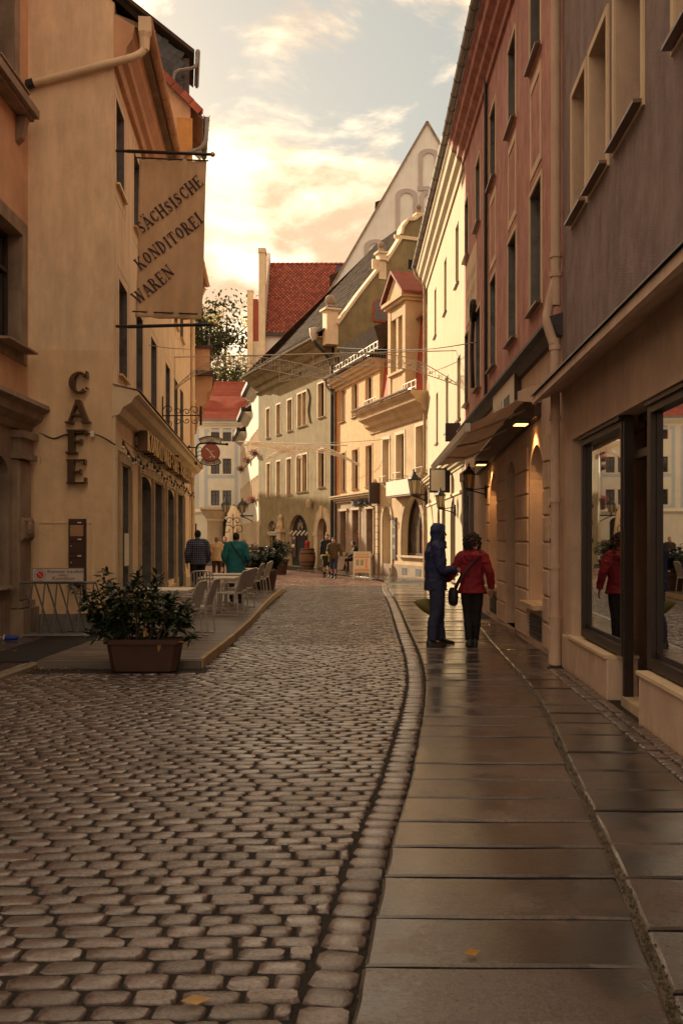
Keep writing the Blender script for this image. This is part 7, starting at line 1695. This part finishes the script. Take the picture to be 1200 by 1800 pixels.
wire('thin cable from the cafe front across to the left garland end', [(PX(262, 20.5), 20.5, PZ(607, 20.5)), (PX(300, 24), 24, PZ(612, 24)), (PX(336, 33), 33, PZ(614, 33))], .009)
wire('long thin wire above the small garland reaching the sand coloured house', [(PX(424, 60), 60, PZ(777, 60)), (PX(560, 52), 48, PZ(779, 48)), (PX(686, 42), 42, PZ(772, 42))], .012)
# ================================================================ people
def ell(c, rx, ry, n=14, ax=None, bx_=None):
    """horizontal-ish ring"""
    c = V(c); a = V(ax) if ax else V((1, 0, 0)); b = V(bx_) if bx_ else V((0, 1, 0))
    return [c + a * rx * cos(2 * pi * k / n) + b * ry * sin(2 * pi * k / n) for k in range(n)]
def limb(mb, pts, rad, n=12, sub=4, flat=1.0):
    P = smooth_path(pts, sub); m = len(P); R = []
    for i in range(m):
        t = i / (m - 1) * (len(rad) - 1); k = min(int(t), len(rad) - 2); R.append(rad[k] + (rad[k + 1] - rad[k]) * (t - k))
    mb.tube(P, R, n)
def remesh(o, vox, smooth=3, disp=0.0, dscale=.12):
    r = o.modifiers.new('fuse', 'REMESH'); r.mode = 'VOXEL'; r.voxel_size = vox; r.use_smooth_shade = True
    s = o.modifiers.new('soften', 'SMOOTH'); s.iterations = smooth; s.factor = .5
    if disp and vox < .013:
        tx2 = bpy.data.textures.get('fine_folds') or bpy.data.textures.new('fine_folds', 'CLOUDS'); tx2.noise_scale = .045; tx2.noise_depth = 1
        d2 = o.modifiers.new('fine_folds', 'DISPLACE'); d2.texture = tx2; d2.strength = .014; d2.mid_level = .5
    if disp:
        tx = bpy.data.textures.get('folds%.2f' % dscale) or bpy.data.textures.new('folds%.2f' % dscale, 'CLOUDS'); tx.noise_scale = dscale; tx.noise_depth = 2
        d = o.modifiers.new('folds', 'DISPLACE'); d.texture = tx; d.strength = disp; d.mid_level = .5
BASE = dict(hip=(.095, 0, .93), knee=(.105, .03, .50), ank=(.105, -.02, .085), toe=(.125, .17, .03), sh=(.185, -.005, 1.43), elb=(.25, -.03, 1.14), wri=(.255, .06, .89), head=(0, .035, 1.635), neck=(0, 0, 1.49))
def person(label, loc, yaw, H, pose, jacket, trousers, hair=K['hair'], vox=.011, hem=.80, bulk=1.0, hood=None, coll=None, fingers=True, hairstyle='short', jname='jacket', head_turn=0.0, leg_bulk=1.0, skirt=0.0):
    """local +y is where the person faces, +x their right; pose keys: 'kneeR','wriL'... override the base joints"""
    s = H / 1.75; t = thing('person', label, 'person', loc, yaw); t.scale = (s, s, s)
    J_ = {}
    for k, v in BASE.items():
        if k in ('head', 'neck'): J_[k] = V(v); continue
        J_[k + 'R'] = V(v); J_[k + 'L'] = V((-v[0], v[1], v[2]))
    for k, v in pose.items(): J_[k] = V(v)
    j = lambda k: J_[k]
    hd = j('head'); nk = j('neck'); pel = (j('hipR') + j('hipL')) / 2; shc = (j('shR') + j('shL')) / 2; up = shc - pel
    ht = head_turn
    hx, hy = V((cos(ht), sin(ht), 0)), V((-sin(ht), cos(ht), 0))
    # body: one continuous surface
    b = MB()
    b.loft([ell(pel + up * q, .15 * w, .105 * w) for q, w in ((-.12, .75), (0, 1.0), (.18, 1.02), (.45, .93), (.75, 1.0), (.92, 1.05), (1.02, .7))])
    limb(b, [shc + up * .02, nk, hd + V((0, -.01, -.03))], [.075, .058, .055])
    b.loft([[hd + hx * (.074 * w * cos(2 * pi * k / 14)) + hy * ((.094 * w) * sin(2 * pi * k / 14) + fo) + V((0, 0, z)) for k in range(14)] for z, w, fo in ((-.125, .35, .035), (-.10, .62, .028), (-.06, .85, .012), (0, 1.0, 0), (.05, 1.0, -.006), (.09, .82, -.010), (.118, .42, -.012))])
    b.loft([[hd + hy * (.088 + dy) + hx * (w * cos(q)) + V((0, 0, dz + h_ * sin(q))) for q in (0, pi / 2, pi, 3 * pi / 2)] for dy, w, dz, h_ in ((-.01, .016, .0, .034), (.012, .017, -.016, .020), (.026, .011, -.022, .010))])
    for sd in (-1, 1): b.loft([[hd + hx * sd * (.072 + dx) + hy * (-.005 + .018 * cos(q)) + V((0, 0, -.005 + .032 * sin(q))) for q in [2 * pi * k / 6 for k in range(6)]] for dx in (-.01, .014)])
    for S2_ in 'RL':
        sg = 1 if S2_ == 'R' else -1
        limb(b, [j('sh' + S2_) + V((-sg * .03, 0, -.01)), j('sh' + S2_) + (j('elb' + S2_) - j('sh' + S2_)) * .35, j('elb' + S2_), j('wri' + S2_)], [.055, .05, .042, .030])
        limb(b, [j('hip' + S2_), j('knee' + S2_), j('ank' + S2_)], [.088, .058, .042])
        limb(b, [j('ank' + S2_), j('ank' + S2_).lerp(j('toe' + S2_), .5)], [.024, .014])
        # hand with palm, four fingers and thumb
        w, e = j('wri' + S2_), j('elb' + S2_); d = (w - e).normalized(); side = d.cross(V((0, 1, 0))) if abs(d.y) < .9 else d.cross(V((0, 0, 1))); side.normalize(); pn = side.cross(d).normalized()
        fwd = pn if pn.y >= 0 else -pn
        b.loft([[w + d * q + fwd * (.036 * k_ * cos(a)) + side * (.016 * k_ * sin(a)) for a in [2 * pi * i / 8 for i in range(8)]] for q, k_ in ((-.01, .75), (.03, 1.05), (.075, 1.12), (.095, .9))])
        if fingers:
            for i, (o_, ln) in enumerate(((.030, .066), (.0105, .078), (-.0095, .072), (-.029, .056))):
                r0 = w + d * .088 + fwd * o_; cu_ = side * (-sg) * .012
                limb(b, [r0 - d * .02, r0 + d * ln * .45 + cu_ * .6 + fwd * o_ * .12, r0 + d * ln * .9 + cu_ * 2.4 + fwd * o_ * .15], [.0098, .0090, .0075], 7, 3)
            limb(b, [w + d * .025 + fwd * .026, w + d * .055 + fwd * .054 - side * sg * .008, w + d * .092 + fwd * .062 - side * sg * .018], [.0125, .0105, .0085], 7, 3)
    body = b.build('body', K['skin'], t); remesh(body, min(vox, .0068) if fingers else vox, 2)
    for sd in (-1, 1):
        e = MB(); e.ball(hd + hy * .082 + hx * sd * .031 + V((0, 0, .012)), .0115, 8, 6); o = e.build('eye', K['paper'], body, True)
        e = MB(); e.ball(hd + hy * .0905 + hx * sd * .031 + V((0, 0, .012)), .0055, 6, 4); e.build('pupil', K['ink'], body, True) if False else None
    e = MB(); e.loft([[hd + hy * .086 + hx * (.024 * cos(q)) + V((0, 0, -.060 + .006 * sin(q))) for q in [2 * pi * k / 8 for k in range(8)]], [hd + hy * .095 + hx * (.018 * cos(q)) + V((0, 0, -.060 + .004 * sin(q))) for q in [2 * pi * k / 8 for k in range(8)]]]); e.build('mouth', mat('lips', (.30, .11, .09), .5, 0) if 'lips' not in bpy.data.materials else bpy.data.materials['lips'], body)
    # trousers
    b = MB()
    b.loft([ell(pel + V((0, 0, z)), .155 * w * leg_bulk, .122 * w * leg_bulk) for z, w in ((-.10, .8), (-.03, 1.02), (.06, 1.03), (.14, .95))])
    for S2_ in 'RL':
        h_, k_, a_ = j('hip' + S2_), j('knee' + S2_), j('ank' + S2_)
        limb(b, [h_ + V((0, 0, .03)), h_.lerp(k_, .5) + V((0, .01, 0)), k_, k_.lerp(a_, .45) + (V((0, -.02, 0))), a_ + (a_ - k_).normalized() * -.02 + V((0, 0, -.025))], [q * leg_bulk for q in (.105, .092, .070, .066, .058)])
    tr = b.build('trousers', trousers, t); remesh(tr, vox, 3, .016, .08)
    # shoes
    for S2_ in 'RL':
        a_, to = j('ank' + S2_), j('toe' + S2_); d = V((to.x - a_.x, to.y - a_.y, 0)); d = d.normalized() if d.length > .01 else V((0, 1, 0)); pz = min(a_.z - .085, to.z - .03); sd = V((d.y, -d.x, 0)); b = MB(); rg = []
        pitch = (to.z - .03) - (a_.z - .085)
        for q, w, hh in ((-.085, .025, .05), (-.075, .040, .110), (-.03, .046, .125), (.03, .042, .085), (.09, .047, .062), (.15, .045, .050), (.19, .033, .040), (.205, .012, .02)):
            z0 = a_.z - .085 + max(0, min(1, (q + .06) / .24)) * pitch; cc = V((a_.x, a_.y, 0)) + d * q
            rg.append([cc - sd * w + V((0, 0, z0)), cc + sd * w + V((0, 0, z0)), cc + sd * w * 1.04 + V((0, 0, z0 + .022)), cc + sd * w * .75 + V((0, 0, z0 + hh * .8)), cc + V((0, 0, z0 + hh)), cc - sd * w * .75 + V((0, 0, z0 + hh * .8)), cc - sd * w * 1.04 + V((0, 0, z0 + .022))])
        b.loft(rg); b.build('shoe', K['shoe'], t, True)
    # jacket
    b = MB(); q_ = bulk; dn = V((0, 0, hem - pel.z))
    prof = [(pel + dn, 1.10 + skirt, 1.12 + skirt), (pel + dn * .5, 1.10 + skirt * .6, 1.12 + skirt * .5), (pel + up * .08, 1.08, 1.1), (pel + up * .35, 1.02, 1.06), (pel + up * .62, 1.08, 1.12), (pel + up * .85, 1.16, 1.10), (pel + up * .97, 1.02, .92), (pel + up * 1.06, .66, .72), (pel + up * 1.13, .46, .60)]
    b.loft([ell(c, .165 * w * q_, .128 * d * q_) for c, w, d in prof])
    for S2_ in 'RL':
        sg = 1 if S2_ == 'R' else -1; sh, el, wr = j('sh' + S2_), j('elb' + S2_), j('wri' + S2_)
        limb(b, [shc.lerp(sh, .45) + V((0, 0, .01)), sh + V((0, 0, -.015)), sh.lerp(el, .45), el, el.lerp(wr, .5), wr - (wr - el).normalized() * .01], [.085 * q_, .090 * q_, .078 * q_, .066 * q_, .060 * q_, .050 * q_])
    if coll or hood is None:
        b.loft([ell(nk + V((0, -.005, -.06)), .10, .10), ell(nk + V((0, -.005, .01)), .085, .088), ell(nk + V((0, .0, .05)), .078, .082)])
    if hood == 'up':
        b.loft([[hd + hx * (w * cos(2 * pi * k / 16)) + hy * (d * sin(2 * pi * k / 16) + fo) + V((0, 0, z)) for k in range(16)] for z, w, d, fo in ((-.22, .125, .125, .0), (-.16, .108, .115, .0), (-.10, .105, .105, -.022), (-.03, .112, .108, -.026), (.05, .116, .112, -.026), (.10, .105, .105, -.024), (.135, .075, .080, -.022), (.15, .03, .035, -.022))])
        b.loft([[hd + hx * (.098 * cos(q)) + hy * dy + V((0, 0, .022 + (.108 - .22 * dy * dy * 4) * sin(q))) for q in [radians(-15 + 210 * k / 14) for k in range(15)]] + [hd + hx * (.088 * cos(q)) + hy * dy + V((0, 0, .022 + .090 * sin(q))) for q in [radians(195 - 210 * k / 14) for k in range(15)]] for dy in (.0, .055, .082)])
        b.loft([ell(hd + V((0, .055, -.17)), .075, .065), ell(hd + V((0, .07, -.115)), .062, .050)])
    if hood == 'down':
        b.loft([[shc + V((0, -.10 - dy, 0)) + V((.115 * w * cos(2 * pi * k / 14), .055 * w * sin(2 * pi * k / 14), z)) for k in range(14)] for z, w, dy in ((-.09, .5, .01), (-.05, 1.0, .025), (.02, 1.2, .03), (.07, 1.05, .005), (.10, .7, -.03))])
        b.loft([ell(nk + V((0, -.01, -.05)), .115, .105), ell(nk + V((0, -.005, .03)), .098, .098)])
    jk = b.build(jname, jacket, t); remesh(jk, vox, 3, .042 if vox < .013 else .035, .11)
    # hair
    if hood != 'up':
        h_ = MB()
        if hairstyle == 'curly':
            r = random.Random(9)
            for k in range(330):
                th, ph = r.uniform(0, 2 * pi), r.uniform(-.75, 1.5); q = V((cos(th) * cos(ph) * .136, sin(th) * cos(ph) * .135 - .036, sin(ph) * .140 + .0))
                if q.y > .062 and q.z < .065: continue
                h_.ball(hd + q + V((r.gauss(0, .008), r.gauss(0, .008), r.gauss(0, .008))), r.uniform(.011, .024), 5, 4)
            o = h_.build('hair', hair, t, True)
        else:
            sc_ = 1.07 if hairstyle == 'short' else 1.12
            for z0, z1 in ((0, 0),):
                h_.loft([[hd + hx * (.078 * w * sc_ * cos(2 * pi * k / 16)) + hy * (.098 * w * sc_ * sin(2 * pi * k / 16) * (1.0 if sin(2 * pi * k / 16) < 0.2 else fr)) + hy * -.012 + V((0, 0, z)) for k in range(16)] for z, w, fr in ((-.065, .80, .1), (-.03, .96, .2), (.02, 1.02, .35), (.055, 1.02, .8), (.09, .88, .98), (.118, .58, 1), (.13, .2, 1))])
            o = h_.build('hair', hair, t, True); tx = bpy.data.textures.get('hairtex') or bpy.data.textures.new('hairtex', 'CLOUDS'); tx.noise_scale = .03
            ss = o.modifiers.new('s', 'SUBSURF'); ss.levels = 2; ss.render_levels = 2; dd = o.modifiers.new('d', 'DISPLACE'); dd.texture = tx; dd.strength = .022
    return t
cloth = lambda n, c, r=.85: mat(n, c, r, .16, 14, .25, 120)
# --- man in blue, hood up, facing right
jk_blue, jeans = cloth('blue_jacket', (.018, .026, .095), .7), cloth('dark_jeans', (.030, .036, .085))
pB = V((PX(765, 14.6), 14.55, PZ_))
blue_man = person('person in a blue hooded jacket and jeans standing sideways on the wet pavement', pB, radians(-83), 1.80,
    {'wriR': (.15, .27, 1.10), 'elbR': (.245, .03, 1.12), 'wriL': (-.15, .22, 1.04), 'elbL': (-.26, -.04, 1.12), 'hipR': (.09, -.01, .93), 'kneeR': (.085, -.015, .50), 'ankR': (.09, -.075, .085), 'toeR': (.10, .125, .03), 'kneeL': (-.105, .07, .50), 'ankL': (-.13, .115, .085), 'toeL': (-.16, .32, .03), 'head': (0, .05, 1.635)},
    jk_blue, jeans, hood='up', vox=.0105, hem=.80, bulk=1.10, skirt=.06, head_turn=radians(-4), leg_bulk=1.22)
for nm, pth, rr_, mm_ in (('hem_cord', [(.20 * cos(a), .165 * sin(a), .815) for a in [2 * pi * k / 20 for k in range(21)]], .008, 'ink'), ('pocket_flap', [(.195, .02, .99), (.19, .12, .97)], .012, 'ink')):
    b = MB(); b.tube(pth, rr_, 5); b.build(nm, K[mm_], blue_man)
um = thing('folded_umbrella', 'olive green folded umbrella held low behind the person in blue', 'umbrella', pB + V((-.10, .16, .0)))
b = MB(); b.loft([[V((-.16 + .19 * t_0, 0, .62 + .0 * t_0)) + V((0, r_ * cos(2 * pi * k / 10), r_ * 1.3 * sin(2 * pi * k / 10) - .06 * t_0)) for k in range(10)] for t_0, r_ in ((-.35, .004), (0, .045), (.5, .085), (.9, .10), (1.1, .09), (1.3, .03))]); b.build('canopy', cloth('olive_cloth', (.14, .13, .03), .6), um, True)
b = MB(); b.tube([(.02, 0, .58), (.16, 0, .70), (.28, -.02, .88)], .010, 6); b.build('shaft', K['iron'], um)
# --- woman in red seen from behind
jk_red, blk = cloth('red_jacket', (.20, .008, .022), .75), cloth('black_trousers', (.010, .008, .010))
pR = V((PX(829, 14.5), 14.5, PZ_))
red_woman = person('person in a red hooded jacket and black trousers walking away with a crossbody bag', pR, radians(-3), 1.66,
    {'elbL': (-.30, .0, 1.17), 'wriL': (-.375, .17, 1.03), 'elbR': (.275, -.04, 1.15), 'wriR': (.305, .03, .89), 'kneeR': (.075, .0, .50), 'ankR': (.05, .05, .085), 'toeR': (.065, .23, .03), 'kneeL': (-.065, .02, .50), 'ankL': (-.05, -.10, .10), 'toeL': (-.06, .07, .03), 'head': (.0, .02, 1.625), 'hipR': (.085, 0, .93), 'hipL': (-.085, 0, .93), 'shR': (.158, -.005, 1.41), 'shL': (-.158, -.005, 1.41)},
    jk_red, blk, hood='down', hairstyle='curly', vox=.0105, hem=.83, bulk=1.10, skirt=.24, leg_bulk=1.05)
s_ = 1.66 / 1.75
bg_ = thing('shoulder_bag', 'black shoulder bag hanging at the left hip of the person in red', 'bag', pR)
b = MB(); b.tube(smooth_path([V(q) * s_ for q in ((-.27, -.06, .86), (-.215, -.175, 1.03), (-.10, -.195, 1.20), (.03, -.185, 1.36), (.10, -.13, 1.48), (.11, -.02, 1.52), (.03, .12, 1.36), (-.12, .16, 1.15), (-.26, .08, .92))], 5), .017, 6); b.build('strap', K['ink'], bg_)
b = MB(); b.loft([[V((-.285 - .0, -.03, z)) + V((.075 * w * cos(2 * pi * k / 12), .16 * w * sin(2 * pi * k / 12), 0)) for k in range(12)] for z, w in ((.60, .55), (.63, .92), (.72, 1.05), (.82, .95), (.87, .6))]); b.build('bag', K['ink'], bg_, True)
# --- people on the left
plaid = mat('plaid_shirt', (.035, .045, .085), .85, .1, 8)
N = plaid.node_tree.nodes; Lk = plaid.node_tree.links; tcn = N.new('ShaderNodeTexCoord'); acc = None
for ax, sc_ in (('X', 38), ('Z', 34)):
    wv = N.new('ShaderNodeTexWave'); wv.bands_direction = ax; wv.inputs['Scale'].default_value = sc_ / 6; Lk.new(tcn.outputs['Object'], wv.inputs['Vector']); rm = N.new('ShaderNodeMapRange'); rm.inputs[1].default_value = .72; rm.inputs[2].default_value = .9; rm.inputs[4].default_value = .5; Lk.new(wv.outputs['Fac'], rm.inputs[0])
    if acc is None: acc = rm.outputs[0]
    else:
        ad = N.new('ShaderNodeMath'); ad.operation = 'ADD'; Lk.new(acc, ad.inputs[0]); Lk.new(rm.outputs[0], ad.inputs[1]); acc = ad.outputs[0]
mx = N.new('ShaderNodeMix'); mx.data_type = 'RGBA'; Lk.new(acc, mx.inputs[0]); mx.inputs[6].default_value = (.022, .026, .060, 1); mx.inputs[7].default_value = (.22, .23, .30, 1); Lk.new(mx.outputs[2], N['Principled BSDF'].inputs['Base Color'])
gnd = lambda px, Y, z: V((PX(px, Y), Y, z))
pm = person('person in a dark plaid shirt striding away along the cafe front', gnd(348, 25.2, zd), radians(18), 1.76, {'kneeR': (.10, .12, .50), 'ankR': (.10, .10, .085), 'toeR': (.11, .30, .03), 'kneeL': (-.12, -.08, .49), 'ankL': (-.20, -.40, .14), 'toeL': (-.21, -.24, .03), 'elbR': (.285, .02, 1.14), 'wriR': (.25, .13, .93), 'elbL': (-.28, -.04, 1.14), 'wriL': (-.27, .03, .90)}, plaid, cloth('navy_trousers', (.012, .012, .02)), vox=.014, hem=.86, bulk=1.16, fingers=True, coll=True, jname='shirt', leg_bulk=1.12)
b = MB(); b.loft([ell((0, -.01, 1.47), .098, .098), ell((0, -.01, 1.535), .088, .09)]); b.build('teal_collar', cloth('teal_collar', (.02, .13, .20)), pm, True)
person('person in a pale yellow jacket and brown trousers walking away behind the plaid shirt', gnd(381, 35.5, zd - .02), radians(5), 1.62, {'kneeR': (.10, .08, .5), 'ankR': (.09, .10, .085), 'toeR': (.10, .28, .03), 'wriL': (-.20, .20, 1.0), 'wriR': (.25, .12, .93)}, cloth('pale_yellow_jacket', (.58, .42, .24)), cloth('brown_trousers', (.055, .032, .018)), hair=K['hairgrey'], vox=.017, hem=.80, bulk=1.18, fingers=False, coll=True)
pt_ = person('person in a teal jacket with a dark strap standing behind the cafe tables', gnd(415, 23.4, zd), radians(3), 1.69, {'wriL': (-.16, .24, 1.0), 'elbL': (-.29, -.02, 1.14), 'wriR': (.16, .24, 1.0), 'elbR': (.29, -.02, 1.14)}, cloth('teal_jacket', (.012, .165, .19), .7), cloth('grey_trousers', (.03, .028, .03)), vox=.014, hem=.72, bulk=1.30, skirt=.05, fingers=True, coll=True)
b = MB(); b.tube(smooth_path([(-.12, -.10, 1.50), (-.05, -.185, 1.38), (.08, -.205, 1.20), (.20, -.15, 1.02), (.235, -.05, .92)], 5), .016, 5); b.build('strap', K['ink'], pt_)
person('grey haired person in a dark coat far down the cafe side', gnd(396, 42.0, 0), radians(170), 1.72, {}, cloth('dark_coat', (.02, .018, .022)), blk, hair=K['hairgrey'], vox=.02, hem=.6, bulk=1.1, fingers=False, coll=True)
# --- couple walking towards us, and the person sitting by the window
person('person in a long dark coat walking just behind the brown jacket', gnd(575, 41.2, PZ_ * .5), radians(172), 1.80, {'kneeR': (.10, .08, .5), 'ankR': (.10, .10, .085), 'toeR': (.1, .28, .03)}, cloth('black_coat', (.014, .012, .015)), blk, vox=.018, hem=.45, bulk=1.12, fingers=False, coll=True)
pbj = person('person in a brown jacket and jeans walking towards us', gnd(586.5, 40.0, 0), radians(168), 1.68, {'kneeL': (-.10, .10, .5), 'ankL': (-.10, .14, .085), 'toeL': (-.11, .32, .03), 'kneeR': (.10, .0, .5), 'ankR': (.10, -.14, .12), 'toeR': (.11, .02, .03), 'wriL': (-.36, .06, .95), 'elbL': (-.30, -.02, 1.16), 'wriR': (.16, .26, 1.0), 'elbR': (.28, .0, 1.14)}, cloth('brown_jacket', (.085, .055, .026)), jeans, vox=.016, hem=.84, bulk=1.08, fingers=False, coll=True)
yb = thing('yellow_bag', 'bright yellow and black carrier bag carried by the walking couple', 'bag', gnd(577, 40.6, 0) + V((0, -.35, 0)), radians(8))
b = MB(); b.extr([(-.28, -.05, .78), (.24, -.05, .70), (.24, -.05, .92), (-.28, -.05, .98)], (0, .16, 0)); o = b.build('bag', K['ink'], yb)
b = MB(); b.box(-.02, .25, -.08, -.052, .68, .93); b.box(-.28, -.02, -.07, -.052, .93, .985); b.build('yellow_panel', mat('bag_yellow', (.62, .55, .01), .5, .05), yb)
b = MB(); b.box(.06, .18, -.088, -.0805, .80, .86); b.build('grip_slot', K['ink'], yb)
ps_ = person('person in a black and white top sitting on the window ledge behind the A-board', gnd(623.5, 43.9, PZ_) , radians(95), 1.72, {'hipR': (.09, 0, .95), 'hipL': (-.09, 0, .95), 'kneeR': (.11, .40, .90), 'kneeL': (-.11, .38, .88), 'ankR': (.11, .50, .46), 'ankL': (-.11, .34, .45), 'toeR': (.12, .66, .42), 'toeL': (-.12, .52, .40), 'wriR': (.14, .34, 1.02), 'wriL': (-.14, .34, 1.02), 'elbR': (.26, .1, 1.16), 'elbL': (-.26, .1, 1.16), 'head': (0, .08, 1.62)}, cloth('dark_top', (.018, .016, .02)), cloth('black_trousers_seated', (.012, .011, .014)), vox=.018, hem=.90, fingers=False, coll=True)
ps_.location.z = PZ_ - .25
b = MB(); b.loft([ell((0, .0, 1.02), .178, .14), ell((0, .0, 1.16), .176, .142)]); b.build('white_stripe', K['paper'], ps_)
